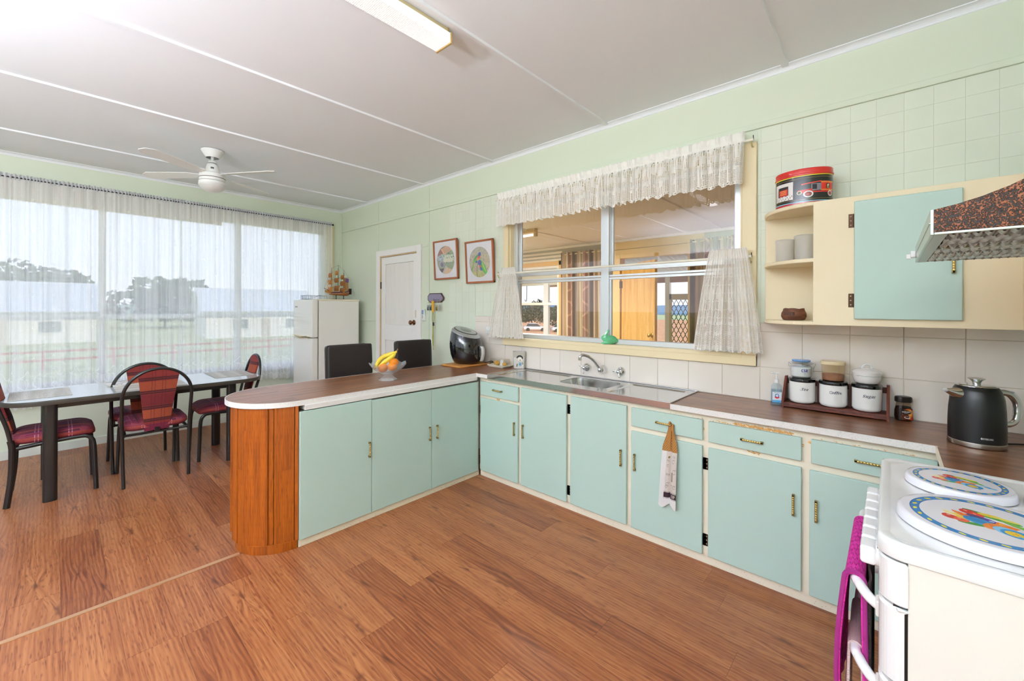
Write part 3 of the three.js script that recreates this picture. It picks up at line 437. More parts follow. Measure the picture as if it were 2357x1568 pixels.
{
  const t = thing('worktop', 'brown wood grain laminate worktop along the tiled wall turning under the kettle', 'worktop', [5.9, 0, 0.3]);
  partW('slab', muv(slab(shp([[5.118, 0.008], [XR - 0.005, 0.008], [XR - 0.005, 0.845], [6.2, 0.845], [6.2, 0.49], [5.118, 0.49]]), BENCH_U + 0.001, BENCH_T), 'x', 0.3, 0.05), mat.bench, t);
  partW('edge_strip', edgeBand([[6.2, 0.492], [5.118, 0.492]], BENCH_U - 0.0005, BENCH_T + 0.0006, 0.004), mat.edging, t);
  partW('trim_strip', box(6.196, 6.2005, BENCH_U + 0.001, BENCH_T + 0.0006, 0.49, 0.845), mat.cream, t);
}
// ---- stainless steel sink with a drainer on each side
{
  const t = thing('sink', 'long stainless steel sink with one bowl between two drainers', 'sink', [4.36, 0, 0.25]), x0 = 3.603, x1 = 5.117, z0 = 0.009, z1 = 0.49, yt = 0.8725;
  const D1 = [3.66, 4.16, 0.07, 0.455], D2 = [4.68, 5.065, 0.07, 0.455], B = [4.42, 0.235, 0.395, 0.275];
  const hole = (d) => roundRect(d[1] - d[0], d[3] - d[2], 0.02).map(([x, z]) => [x + (d[0] + d[1]) / 2, z + (d[2] + d[3]) / 2]).reverse(), bowlHole = roundRect(B[2], B[3], 0.06, 8).map(([x, z]) => [x + B[0], z + B[1]]).reverse();
  const pan = (d) => { const o = roundRect(d[1] - d[0], d[3] - d[2], 0.02), c = [(d[0] + d[1]) / 2, (d[2] + d[3]) / 2]; return loft([[yt, 1], [yt - 0.006, 0.97]].map(([y, s]) => o.map((p) => V(c[0] + p[0] * s, y, c[1] + p[1] * s))).reverse(), true, false); };
  partW('deck', [slab(shp(rect(x0, x1, z0, z1), [hole(D1), hole(D2), bowlHole]), yt - 0.003, yt), pan(D1), pan(D2), rbox(x0, x1, yt, yt + 0.006, z0 + 0.006, z0 + 0.022, 0.003), rbox(x0, x0 + 0.012, yt - 0.001, yt + 0.004, z0, z1, 0.002), rbox(x1 - 0.012, x1, yt - 0.001, yt + 0.004, z0, z1, 0.002)], mat.steel, t);
  const bo = roundRect(B[2], B[3], 0.06, 8); partW('bowl', loft([[yt + 0.001, 1.012], [yt - 0.004, 1], [yt - 0.12, 0.94], [yt - 0.145, 0.86], [yt - 0.15, 0.7]].map(([y, s]) => bo.map((p) => V(B[0] + p[0] * s, y, B[1] + p[1] * s))).reverse(), true, false), mat.steel, t);
  partW('drain', lathe([[0, 0], [0.03, 0.001], [0.038, 0.004], [0.04, 0.001]], 24).translate(B[0], yt - 0.151, B[1]), mat.chrome, t);
  partW('apron', rbox(x0, x1, BENCH_U - 0.002, yt + 0.003, z1 - 0.002, z1 + 0.004, 0.0025), M('#c4c4c4', 0.12, { metalness: 1 }), t);
}
// ---- wall cabinet with rounded open shelves
{
  const t = thing('wall_cabinet', 'cream wall cabinet with one mint door and rounded open end shelves', 'wall cabinet', [5.77, 1.337, 0.01]);
  const q = (x, r, n = 14) => { const p = [[x, 0.012]]; for (let i = 0; i <= n; i++) { const a = Math.PI - i / n * Math.PI / 2; p.push([x + r * Math.cos(a), 0.012 + (0.3 - 0.012) * Math.sin(a)]); } return p; };
  const R = 0.268;
  partW('carcass', [box(5.768, 5.786, 1.34, 1.965, 0.012, 0.3), box(5.768, 6.46, 1.34, 1.358, 0.012, 0.3), box(5.768, 6.46, 1.95, 1.966, 0.012, 0.3), box(5.77, 6.46, 1.345, 1.96, 0.012, 0.02), rbox(5.768, 6.46, 1.34, 1.966, 0.284, 0.3005, 0.002)], mat.creamY, t);
  partW('end_panel', rbox(6.45, 6.47, 1.34, 1.966, 0.3, 0.86, 0.002), mat.creamY, t);
  partW('back_panel', box(5.502, 5.77, 1.345, 1.955, 0.009, 0.013), mat.creamY, t);
  for (const [y0, y1] of [[1.338, 1.358], [1.66, 1.68], [1.948, 1.968]]) partW('shelf', slab(shp(q(5.77, R)), y0, y1, 0.003), mat.creamY, t);
  const d = partW('door', rbox(5.93, 6.286, 1.374, 1.938, 0.301, 0.32, 0.004, 2), mat.mint, t);
  for (const [g, m, n] of [[handleGeo[0], M('#9c8a5c', 0.4, { metalness: 0.7 }), 'handle'], [handleGeo[1], mat.gold, 'beads']]) { const h = part(n, g, m, d); h.position.set(6.258 - 5.77, 1.628 - 1.337, 0.32 - 0.01); h.rotation.z = Math.PI / 2; }
  for (const y of [1.43, 1.815]) { partW('hinge', hingeGeo.map((k) => k.clone().translate(5.919, y, 0.3012)), mat.bronze, t); partW('screws', screwGeo.map((k) => k.clone().translate(5.919, y, 0.3012)), M('#b9a98c', 0.3, { metalness: 0.8 }), t); }
}
// ---- stove
{
  const t = thing('stove', 'white enamel upright electric stove with a side row of control knobs', 'stove', [6.34, 0, 1.235]), x0 = 6.036, x1 = 6.66, z0 = 0.862, z1 = 1.6, yt = 0.888;
  const c = [(x0 + x1) / 2, (z0 + z1) / 2], o = roundRect(x1 - x0, z1 - z0, 0.05, 8);
  partW('hob', loft([[0.846, 0.985], [0.85, 1], [0.876, 1], [0.886, 0.992], [0.888, 0.975], [0.886, 0.93], [0.882, 0.915], [0.8815, 0.5]].map(([y, s]) => o.map((p) => V(c[0] + Math.sign(p[0]) * (Math.abs(p[0]) - (1 - s) * 0.31), y, c[1] + Math.sign(p[1]) * (Math.abs(p[1]) - (1 - s) * 0.31)))), false, true), mat.enamel, t);
  partW('side_panel', [box(x0 + 0.055, x1, 0.04, 0.846, z0 + 0.006, z1 - 0.006)], mat.enamelOff, t);
  const co = [[x0 + 0.055, z0 + 0.002], [x0 + 0.055, z1 - 0.002]]; for (let i = 0; i <= 9; i++) { const a = i / 9 * Math.PI / 2; co.push([x0 + 0.049 - 0.045 * Math.sin(a), z1 - 0.047 + 0.045 * Math.cos(a)]); } for (let i = 0; i <= 9; i++) { const a = i / 9 * Math.PI / 2; co.push([x0 + 0.049 - 0.045 * Math.cos(a), z0 + 0.047 - 0.045 * Math.sin(a)]); }
  partW('control_panel', slab(shp(co), 0.742, 0.842, 0.004), mat.enamel, t);
  partW('cavity', box(x0 + 0.03, x0 + 0.056, 0.09, 0.741, z0 + 0.012, z1 - 0.012), mat.black, t);
  const dn = co.map(([x, z]) => [x + (x > x0 + 0.05 ? -0.014 : 0), z]);
  partW('grill_door', slab(shp(dn), 0.56, 0.736, 0.006), mat.enamel, t); partW('oven_door', slab(shp(dn), 0.09, 0.553, 0.006), mat.enamel, t);
  const pull = (y, z9) => { partW('towel_rail', tube([[x0 + 0.006, y - 0.004, z9], [x0 - 0.014, y + 0.002, z9 - 0.014], [x0 - 0.036, y + 0.012, z9 - 0.05], [x0 - 0.045, y + 0.014, z9 - 0.11], [x0 - 0.046, y + 0.014, z0 + 0.17], [x0 - 0.04, y + 0.012, z0 + 0.1], [x0 - 0.02, y + 0.004, z0 + 0.066], [x0 + 0.006, y - 0.004, z0 + 0.05]], 0.0125, 14, 60), mat.enamel, t); for (const z of [z9, z0 + 0.05]) partW('collar', rbox(x0 - 0.002, x0 + 0.006, y - 0.024, y + 0.016, z - 0.018, z + 0.018, 0.004), mat.enamelOff, t); };
  pull(0.688, z1 - 0.085); pull(0.492, z1 - 0.085);
  const kg = merge([rbox(-0.032, 0.0, -0.022, 0.022, -0.0315, 0.0315, 0.008, 3), cyl(0.03, 0.03, 0.008, 24).rotateZ(Math.PI / 2).translate(0.006, 0, 0)]);
  for (let i = 0; i < 7; i++) { const k = part('knob', kg, mat.enamel, t); k.position.set(x0 - 6.34, 0.81, 1.505 - i * 0.0685 - 1.235); }
  partW('vent_gap', box(x0 + 0.001, x0 + 0.006, 0.8415, 0.8462, z0 + 0.06, z1 - 0.05), M('#5d5550', 0.8), t);
  partW('foot', box(x0 + 0.06, x1 - 0.02, 0.001, 0.045, z0 + 0.03, z1 - 0.03), mat.black, t);
}
// ---- range hood
{
  const t = thing('range_hood', 'copper brown hammered range hood with a silver mesh underside', 'range hood', [6.42, 1.59, 1.23]), x0 = 6.13, z0 = 0.864, z1 = 1.6;
  const prof = [[x0, 1.592], [x0, 1.642]]; for (let i = 1; i <= 14; i++) { const s = i / 14; prof.push([x0 + s * 0.5, 1.642 + 0.5 * (0.16 * s + 0.62 * s * s + 0.25 * s ** 3)]); } prof.push([x0 + 0.58, prof[prof.length - 1][1] + 0.03], [x0 + 0.58, 1.592]);
  partW('shell', muv(plateZ(shp(prof), z0, z1), 'x'), mat.hammer, t);
  partW('front_strip', [rbox(x0 - 0.006, x0 + 0.001, 1.586, 1.643, z0 - 0.002, z1 - 0.001, 0.002), box(x0 - 0.0075, x0 - 0.005, 1.612, 1.6135, z0, z1)], M('#b9c4bd', 0.25, { metalness: 0.8 }), t);
  const tr = M('#b5b8b0', 0.3, { metalness: 0.7 });
  partW('under_frame', [rbox(x0, x0 + 0.022, 1.586, 1.593, z0, z1, 0.002), rbox(x0 + 0.02, x0 + 0.5, 1.586, 1.593, 1.24, 1.262, 0.002), rbox(x0 + 0.02, x0 + 0.5, 1.587, 1.5925, z1 - 0.01, z1, 0.001), rbox(x0 + 0.02, x0 + 0.5, 1.587, 1.5925, z0, z0 + 0.01, 0.001)], tr, t);
  for (const [a, b] of [[z0 + 0.012, 1.238], [1.264, z1 - 0.012]]) { const g = sheet(330, 24, (u, v) => { const x = lerp(x0 + 0.024, x0 + 0.5, u), z = lerp(b, a, v), w = x + 0.010 * Math.sin((z - a) * 24) + 0.004 * Math.sin(z * 71); return V(x, 1.589 + 0.0042 * Math.sin(w * TAU / 0.018), z); }); g.index.array.reverse(); g.computeVertexNormals(); partW('filter', g, M('#b7b2ad', 0.3, { metalness: 0.85, side: THREE.DoubleSide }), t); }
  partW('switch', [rbox(x0 - 0.02, x0 - 0.006, 1.60, 1.622, 0.885, 0.93, 0.003), rbox(x0 - 0.03, x0 - 0.018, 1.597, 1.613, 0.888, 0.905, 0.002)], mat.gloss, t);
  partW('flue', plateZ(shp([[6.256, 1.712], [6.47, 1.925], [6.70, 1.94], [6.70, 1.75]]), 0.895, 0.92), mat.gloss, t, 'white angled splash panel above the hood');
}
// ------------------------------------------------------------------ dining end: table, chairs, stools, fridge, curtains
{
  const x0 = 0.865, x1 = 1.59, z0 = 1.5, z1 = 3.15, yt = 0.745, t = thing('dining_table', 'long dining table with a pale top, dark edge and black oval legs', 'table', [(x0 + x1) / 2, 0, (z0 + z1) / 2]);
  const c = [(x0 + x1) / 2, (z0 + z1) / 2], o = roundRect(x1 - x0, z1 - z0, 0.21, 10), oi = roundRect(x1 - x0 - 0.014, z1 - z0 - 0.014, 0.203, 10), to = (k) => k.map(([x, z]) => [x + c[0], z + c[1]]);
  partW('tabletop', slab(shp(to(oi)), yt - 0.03, yt), MP('#c9cfd0', 0.16, { clearcoat: 0.4 }), t);
  partW('edge_trim', loft([[yt - 0.034, 0.994], [yt - 0.03, 1], [yt - 0.006, 1], [yt - 0.0005, 0.992], [yt - 0.0005, 0.97]].map(([y, s]) => o.map((p) => V(c[0] + p[0] - Math.sign(p[0]) * (1 - s) * 0.4, y, c[1] + p[1] - Math.sign(p[1]) * (1 - s) * 0.4))), true, false), M('#3b352c', 0.45), t);
  partW('apron', [box(0.93, 1.52, yt - 0.075, yt - 0.034, 1.74, 1.77), box(0.93, 1.52, yt - 0.075, yt - 0.034, 2.89, 2.92), box(0.95, 0.975, yt - 0.075, yt - 0.034, 1.77, 2.89), box(1.475, 1.5, yt - 0.075, yt - 0.034, 1.77, 2.89)], mat.tubeBlack, t);
  for (const [x, z] of [[1.515, 2.905], [0.91, 2.92], [0.91, 1.76], [1.515, 1.775]]) partW('leg', stack(roundRect(0.05, 0.076, 0.024, 5), [[0.001, 1], [yt - 0.034, 1]]).translate(x, 0, z), mat.tubeBlack, t);
}
const tubeFlat = (pts, a, b, seg) => { const g = tube(pts, 1, 14, seg), P = g.attributes.position; const c = new THREE.CatmullRomCurve3(pts.map((p) => V(...p)), false, 'catmullrom', 0.5), n = 15; for (let j = 0; j <= seg; j++) { const q = c.getPointAt(j / seg); for (let i = 0; i < n; i++) { const k = j * n + i, dx = P.getX(k) - q.x, dy = P.getY(k) - q.y, dz = P.getZ(k) - q.z; P.setXYZ(k, q.x + dx * a, q.y + dy * Math.max(a, b) * 0.95, q.z + dz * b); } } g.computeVertexNormals(); return g; };
function diningChair() {
  const t = thing('dining_chair', 'x', 'chair');
  for (const s of [1, -1]) {
    part('leg', tubeFlat([[-0.225, 0.001, 0.203 * s], [-0.205, 0.2, 0.207 * s], [-0.2, 0.4, 0.21 * s], [-0.208, 0.47, 0.212 * s]], 0.018, 0.0125, 16), mat.tubeBlack, t);
    part('leg', tubeFlat([[0.222, 0.001, 0.205 * s], [0.215, 0.2, 0.2 * s], [0.207, 0.36, 0.195 * s], [0.185, 0.41, 0.193 * s], [0.14, 0.425, 0.19 * s], [-0.03, 0.418, 0.19 * s], [-0.2, 0.405, 0.197 * s]], 0.0155, 0.0125, 40), mat.tubeBlack, t);
  }
  const arch = []; for (let i = 0; i <= 16; i++) { const a = Math.PI - i / 16 * Math.PI; arch.push([-0.262 - 0.04 * Math.sin(a), 0.70 + 0.225 * Math.sin(a), 0.216 * Math.cos(a)]); }
  part('back_frame', tubeFlat([[-0.206, 0.46, -0.212], [-0.228, 0.58, -0.215], ...arch, [-0.228, 0.58, 0.215], [-0.206, 0.46, 0.212]], 0.0125, 0.0125, 80), mat.tubeBlack, t);
  part('cross_rail', tube([[-0.2, 0.405, -0.2], [-0.185, 0.4, -0.1], [-0.18, 0.4, 0], [-0.185, 0.4, 0.1], [-0.2, 0.405, 0.2]], 0.0105, 8), mat.tubeBlack, t); part('cross_rail', tube([[0.13, 0.424, -0.19], [0.13, 0.424, 0.19]], 0.010, 8), mat.tubeBlack, t);
  const o = roundRect(0.43, 0.42, 0.085, 6), lv = [[-0.006, 0.82], [0.0, 0.93], [0.018, 1.0], [0.04, 1.0], [0.058, 0.965], [0.068, 0.88], [0.073, 0.7], [0.075, 0.35]];
  const seat = loft(lv.map(([y, s]) => o.map((p) => { const x = p[0] * s + 0.005, f = x > 0.1 ? -(x - 0.1) * (x - 0.1) * 1.4 : 0; return V(x, 0.43 + y + f + 0.02 * (x + 0.2) * 0.6, p[1] * s); })), true, true);
  part('seat', muv(seat, 'x'), mat.plaid, t);
  // tapered upholstered back
  const bp = (v, s) => { const y = 0.415 + v * 0.5, w = 0.078 + 0.05 * Math.pow(v, 1.1); return [y, w * s]; };
  const ring = []; for (const off of [0.003, -0.026]) void off;
  const f = (u, v, d) => { const [y, w] = bp(v, 1), s = u * 2 - 1, lean = -0.19 - 0.105 * v - 0.02 * Math.sin(v * Math.PI) * 0, top = v > 0.9 ? 0 : 0; const zz = w * s, ya = 0.70 + 0.225 * Math.sqrt(Math.max(0, 1 - (zz / 0.216) ** 2)) - 0.004; void y; return V(lean + d * (1 - 0.5 * Math.pow(Math.abs(s), 4)) + top, lerp(0.415, ya, v), zz); };
  const front = sheet(12, 20, (u, v) => f(u, v, 0.016)), back = sheet(12, 20, (u, v) => f(1 - u, v, -0.014)), sides = [];
  for (const u of [0, 1]) sides.push(sheet(1, 20, (k, v) => f(u, v, lerp(0.016, -0.014, u ? k : 1 - k)))); for (const v of [0, 1]) sides.push(sheet(12, 1, (u, k) => f(u, v, lerp(0.016, -0.014, v ? k : 1 - k))));
  for (const g of [front, back, ...sides]) { g.index.array.reverse(); g.computeVertexNormals(); const P = g.attributes.position, U = g.attributes.uv; for (let i = 0; i < P.count; i++) U.setXY(i, P.getZ(i) * 1.2 + 0.17, (P.getY(i) - 0.415) * 0.66); }
  part('backrest', [front, back, ...sides], mat.plaidRust, t); void ring;
  part('clip', rbox(-0.222, -0.175, 0.4, 0.44, -0.016, 0.016, 0.002), mat.black, t);
  return t;
}
{
  const c = diningChair(), g = 'dining chairs at the table'; c.userData.group = g;
  c.position.set(1.415, 0, 2.318); c.rotation.y = Math.PI; c.userData.label = 'plaid dining chair on the kitchen side of the table, its back turned to the camera';
  copyOf(c, 'plaid dining chair behind the table, nearest the curtain', [0.96, 0, 2.345], 0);
  copyOf(c, 'plaid dining chair at the near end of the table, cut off by the left edge', [1.262, 0, 2.885], Math.PI / 2);
  copyOf(c, 'plaid dining chair at the far end of the table beside the fridge', [1.168, 0, 1.77], -Math.PI / 2);
}
// counter stools in black leather
function stool() {
  const t = thing('bar_stool', 'x', 'stool');
  const o = roundRect(0.065, 0.425, 0.03, 5);
  part('backrest', loft([[0.60, 0.9], [0.61, 1], [0.8, 1], [1.06, 1], [1.08, 0.985], [1.089, 0.95], [1.092, 0.8]].map(([y, s]) => o.map((p) => V(-0.19 + p[0] * s - (y - 0.6) * 0.06, y - (Math.abs(p[1]) > 0.17 && y > 1.05 ? (Math.abs(p[1]) - 0.17) * 0.25 : 0), p[1] * (y > 1.05 ? lerp(1, s, 0.6) : 1)))), true, true), mat.leather, t);
  part('piping', tube([[-0.179, 0.62, -0.208], [-0.187, 0.85, -0.21], [-0.195, 1.06, -0.206], [-0.197, 1.082, -0.19], [-0.197, 1.087, 0], [-0.197, 1.082, 0.19], [-0.195, 1.06, 0.206], [-0.187, 0.85, 0.21], [-0.179, 0.62, 0.208]], 0.005, 6, 80), mat.leather, t);
  part('seat', stack(roundRect(0.40, 0.42, 0.05, 5), [[0.58, 0.95], [0.59, 1], [0.64, 1], [0.655, 0.97], [0.66, 0.8]]).translate(0.0, 0, 0), mat.leather, t);
  for (const x of [-0.16, 0.16]) for (const z of [-0.17, 0.17]) part('leg', stack(roundRect(0.036, 0.036, 0.006, 3), [[0.001, 0.8], [0.582, 1]]).translate(x, 0, z), mat.tubeBlack, t);
  for (const z of [-0.17, 0.17]) part('footrail', bar([-0.16, 0.22, z], [0.16, 0.22, z], 0.009), mat.tubeBlack, t);
  return t;
}
{ const s = stool(); s.position.set(2.69, 0, 1.115); s.userData.label = 'black leather high backed stool behind the fruit bowl, the left one'; copyOf(s, 'black leather high backed stool nearer the white door and air fryer', [2.69, 0, 0.44]); }
// fridge
{
  const x0 = 0.13, x1 = 0.72, t = thing('fridge', 'cream upright fridge freezer with a model ship on top', 'fridge', [0.425, 0, 0.41]);
  partW('body', [rbox(x0, x1, 0.03, 1.50, 0.1, 0.634, 0.008, 2)], mat.fridge, t); partW('top', rbox(x0 - 0.003, x1 + 0.003, 1.498, 1.522, 0.095, 0.64, 0.005, 2), M('#efe5cc', 0.4), t);
  partW('seal', [box(x0 + 0.01, x1 - 0.01, 0.05, 1.51, 0.633, 0.647)], M('#8a8172', 0.7), t);
  for (const [a, b] of [[0.05, 1.028], [1.036, 1.515]]) { const d = partW('door', rbox(x0, x1, a, b, 0.646, 0.722, 0.012, 3), mat.fridge, t); const y = a < 0.5 ? b - 0.012 : a + 0.012; partW('handle', cloth(10, 3, (u, v) => V(lerp(x0 + 0.02, x1 - 0.06, u), y + (a < 0.5 ? 1 : -1) * 0.004 + 0.016 * Math.sin(u * 9) * v * 0.5, 0.722 + v * 0.025), 0.006, (u, v) => [u, v]), M('#e9d6ab', 0.4), d); }
  partW('foot', [box(x0 + 0.03, x1 - 0.03, 0.001, 0.032, 0.13, 0.6)], mat.black, t);
  partW('badge', rbox(x0 + 0.06, x0 + 0.14, 1.415, 1.432, 0.7215, 0.7235, 0.0008), M('#a9a7a2', 0.3, { metalness: 0.7 }), t);
}
// sheer curtains on the rod
function sheerPanel(label, za, zb, seed, join) {
  const r = rng(seed), t = thing('sheer_curtain', label, 'curtain', [0.075, 0.45, (za + zb) / 2], 0, null), n = 620, k = [], L = zb - za, uw = L * 1.9;
  const ph = Array.from({ length: 7 }, () => r() * 10);
  const fold = (u, v) => { const w = u * L, d = Math.min(1, 0.35 + (1 - v) * 0.9); return d * (0.013 * Math.sin(w * 61 + 2 * Math.sin(w * 7 + ph[0]) + ph[1]) + 0.011 * Math.sin(w * 34 + 1.5 * Math.sin(w * 5 + ph[2]) + ph[3]) * (1.2 - v * 0.8) + 0.009 * Math.sin(w * 140 + 3 * Math.sin(w * 11 + ph[4]))); };
  const zz = (u, v) => za + L * u + 0.012 * Math.sin(u * L * 34 + ph[5]) * (1 - v) + 0.006 * Math.sin(u * L * 61 + ph[6]);
  const hem = (u) => { const p = u * uw / 0.078, e = Math.abs(p - Math.floor(p) - 0.5) * 2; return 0.462 + 0.03 * e + 0.012 * Math.sin(u * L * 9) + (join && u > 0.97 ? 0 : 0); };
  const g = sheet(n, 26, (u, v) => { const y = lerp(hem(u), 2.60, v); return V(0.078 + fold(u, v), y, zz(u, v)); }, (u, v) => [u * uw + seed, v * 2.13]);
  partW('net', g, mat.sheer, t);
  const hd = sheet(900, 4, (u, v) => { const w = u * L; return V(0.078 + (v < 0.3 ? -0.004 : 0.010) * 1 + 0.008 * Math.sin(w * 260 + 3 * Math.sin(w * 17)) * (0.4 + v), lerp(2.585, 2.636, v) + 0.005 * v * Math.sin(w * 190 + 2 * Math.sin(w * 23)), za + w); }, (u, v) => [u * uw * 2, v * 0.05]);
  partW('heading', hd, MP('#d9dadd', 0.7, { transmission: 0.25, thickness: 0, side: THREE.DoubleSide }), t); void k;
  return t;
}
sheerPanel('white sheer curtain panel hanging at the fridge end of the long window', 0.185, 1.93, 3, false);
sheerPanel('white sheer curtain panel on the left, behind the near end of the table', 1.90, 4.95, 8, true);
{
  const t = thing('curtain_rod', 'thin dark curtain rod with a black end over the long window', 'curtain rod', [0.075, 2.61, 2.5]);
  partW('rod', bar([0.078, 2.608, 0.175], [0.078, 2.608, 4.97], 0.007, 10), M('#3b3d42', 0.4, { metalness: 0.6 }), t); partW('finial', lathe([[0, 0], [0.012, 0.002], [0.014, 0.012], [0.009, 0.02], [0, 0.022]], 16).rotateX(-Math.PI / 2).translate(0.078, 2.608, 0.177), mat.black, t);
  for (const z of [0.2, 1.9, 3.6]) partW('bracket', [box(0.019, 0.075, 2.598, 2.604, z - 0.006, z + 0.006), rbox(0.0185, 0.022, 2.58, 2.62, z - 0.01, z + 0.01, 0.001)], mat.black, t);
}
for (const [za, zb, y, label] of [[0.29, 1.475, 2.49, 'short rolled blind at the fridge end of the long window'], [1.5, 4.85, 2.415, 'longer rolled blind behind the net on the left']]) {
  const t = thing('roller_blind', label, 'blind', [0.03, 2.56, (za + zb) / 2]);
  partW('roller', bar([0.034, 2.572, za], [0.034, 2.572, zb], 0.011, 12), M('#efe9dd', 0.6), t); partW('fabric', box(0.024, 0.0255, y, 2.572, za + 0.01, zb - 0.01), mat.blind, t); partW('bottom_rail', rbox(0.021, 0.029, y - 0.008, y + 0.012, za + 0.008, zb - 0.008, 0.003), mat.blind, t);
}
// ceiling fan
{
  const t = thing('ceiling_fan', 'white four blade ceiling fan with a domed light', 'ceiling fan', [1.47, 2.85, 1.915]), w = M('#efeeea', 0.4);
  const L = (pts) => lathe(pts, 40);
  part('canopy', L([[0.05, -0.072], [0.056, -0.066], [0.088, -0.012], [0.09, -0.0005], [0, -0.0005]]), w, t);
  part('rod', cyl(0.013, 0.013, 0.12, 16).translate(0, -0.17, 0), w, t); part('coupling', L([[0, -0.118], [0.03, -0.118], [0.034, -0.112], [0.03, -0.1], [0.014, -0.096]]), w, t);
  part('cover', L([[0.062, -0.212], [0.058, -0.2], [0.045, -0.14], [0.038, -0.128], [0, -0.126]]), w, t);
  part('motor', L([[0, -0.292], [0.098, -0.29], [0.1, -0.28], [0.1, -0.226], [0.096, -0.218], [0.06, -0.214], [0, -0.214]]), w, t); part('groove', L([[0.1005, -0.263], [0.1015, -0.26], [0.1005, -0.257]]), M('#6c675f', 0.6), t);
  part('switch_housing', L([[0.1, -0.316], [0.104, -0.312], [0.104, -0.294], [0.1, -0.29], [0, -0.29]]), w, t);
  part('light_dome', L([[0, -0.385], [0.04, -0.38], [0.078, -0.362], [0.1, -0.335], [0.107, -0.316], [0.1, -0.312], [0, -0.312]]), MP('#f4f2ee', 0.3, { transmission: 0.2, thickness: 0 }), t);
  for (const deg of [56, 140, -33, -121]) {
    const b = new THREE.Group(); b.name = 'blade_assembly'; void b; const a = deg * Math.PI / 180;
    const outline = [[0.09, -0.022], [0.16, -0.03], [0.2, -0.05], [0.58, -0.062], [0.635, -0.03], [0.645, 0.02], [0.6, 0.056], [0.2, 0.045], [0.16, 0.028], [0.09, 0.022]];
    const g = slab(shp(outline), -0.003, 0.003, 0.001).rotateX(0.2).rotateY(-a).translate(0, -0.225, 0);
    const o = part('blade', g, w, t); part('screws', [0.115, 0.14].map((x) => new THREE.SphereGeometry(0.005, 8, 6).translate(x, 0.002, 0).rotateY(-a).translate(0, -0.225, 0)), mat.chrome, o);
  }
  part('logo_plate', rbox(-0.004, 0.004, -0.182, -0.165, -0.012, 0.012, 0.002).translate(0.05, 0, 0).rotateY(-0.25), M('#55524d', 0.5), t);
}
// fluorescent battens on the ceiling: one in view, its twin behind the camera
function fluoro(label, x, z0, z1, L) {
  const t = thing('ceiling_light', label, 'ceiling light', [x, CEIL, (z0 + z1) / 2], 0, null), l = z1 - z0, h = l / 2, tan = M('#c9ab72', 0.4, { metalness: 0.3 });
  part('base_tray', rbox(-0.035, 0.045, -0.03, -0.0005, -h + 0.012, h - 0.012, 0.003), M('#d8c79c', 0.5), t);
  const rib = []; const n = Math.round(l / 0.008); for (let i = 0; i <= n * 2; i++) rib.push([-h + i / (2 * n) * l, i % 2 ? -0.0792 : -0.076]);
  const gl = MP('#fbfbf9', 0.25, { emissive: '#fffdf6', emissiveIntensity: 0.35 });
  part('diffuser', [plateX(shp([[-h, -0.03], ...rib, [h, -0.03]]), -0.058, 0.058)], gl, t);
  for (const s of [-1, 1]) part('end_cap', [rbox(-0.063, 0.063, -0.083, -0.026, s * h - 0.006, s * h + 0.006, 0.003), rbox(-0.02, 0.05, -0.03, -0.0005, s * (h - 0.01) - 0.004, s * (h - 0.01) + 0.004, 0.002)], tan, t);
  const a = new THREE.RectAreaLight('#eef3ff', L, 0.11, l - 0.03); a.position.set(x, CEIL - 0.084, (z0 + z1) / 2); a.lookAt(x, 0, (z0 + z1) / 2); scene.add(a);
}
fluoro('long white fluorescent batten on the kitchen ceiling, cut off at the top', 4.34, 1.535, 2.755, LAMP_L);
function uplighter(label, x, z, L) {  // unseen lamp out of view, placed to brighten the ceiling and the room
  const t = thing('unseen_uplighter', label, 'unseen lamp', [x, 0, z]), m = M('#d9d9d6', 0.35, { metalness: 0.6 });
  part('base', lathe([[0, 0.001], [0.15, 0.001], [0.15, 0.02], [0.03, 0.03], [0, 0.03]], 32), m, t); part('pole', cyl(0.012, 0.012, 1.72, 14).translate(0, 0.03, 0), m, t); part('shade', lathe([[0.02, 1.72], [0.12, 1.75], [0.24, 1.83], [0.242, 1.832], [0.12, 1.758], [0.02, 1.73]], 40), m, t);
  part('lamp_glass', lathe([[0, 1.768], [0.13, 1.775], [0.2, 1.81], [0, 1.812]], 32), MP('#ffffff', 0.4, { emissive: '#ffffff', emissiveIntensity: 1.2 }), t);
  const a = new THREE.RectAreaLight('#e2e9fb', L, 0.32, 0.32); a.position.set(x, 1.84, z); a.lookAt(x, 3, z); scene.add(a);
}
uplighter('pale metal uplighter out of view behind the camera near the right wall, placed to light the ceiling', 5.6, 4.75, UNSEEN_UPLIGHT); uplighter('pale metal uplighter out of view behind the camera in front of the glazed doors, placed to light the ceiling', 3.9, 4.9, UNSEEN_UPLIGHT);
// ------------------------------------------------------------------ small things
const textPrint = (w, h, draw) => { const t = canvasTex(w, h, (g) => { g.clearRect(0, 0, w, h); g.textAlign = 'center'; g.textBaseline = 'middle'; draw(g, w, h); }); return M('#ffffff', 0.4, { map: t, transparent: true }); };
const arcPatch = (r, h, a0, a1, y, n = 20) => sheet(n, 1, (u, v) => { const a = lerp(a0, a1, u); return V(r * Math.sin(a), y + v * h, r * Math.cos(a)); });   // a curved print, angle 0 faces +z
const flat = (w, h) => new THREE.PlaneGeometry(w, h);

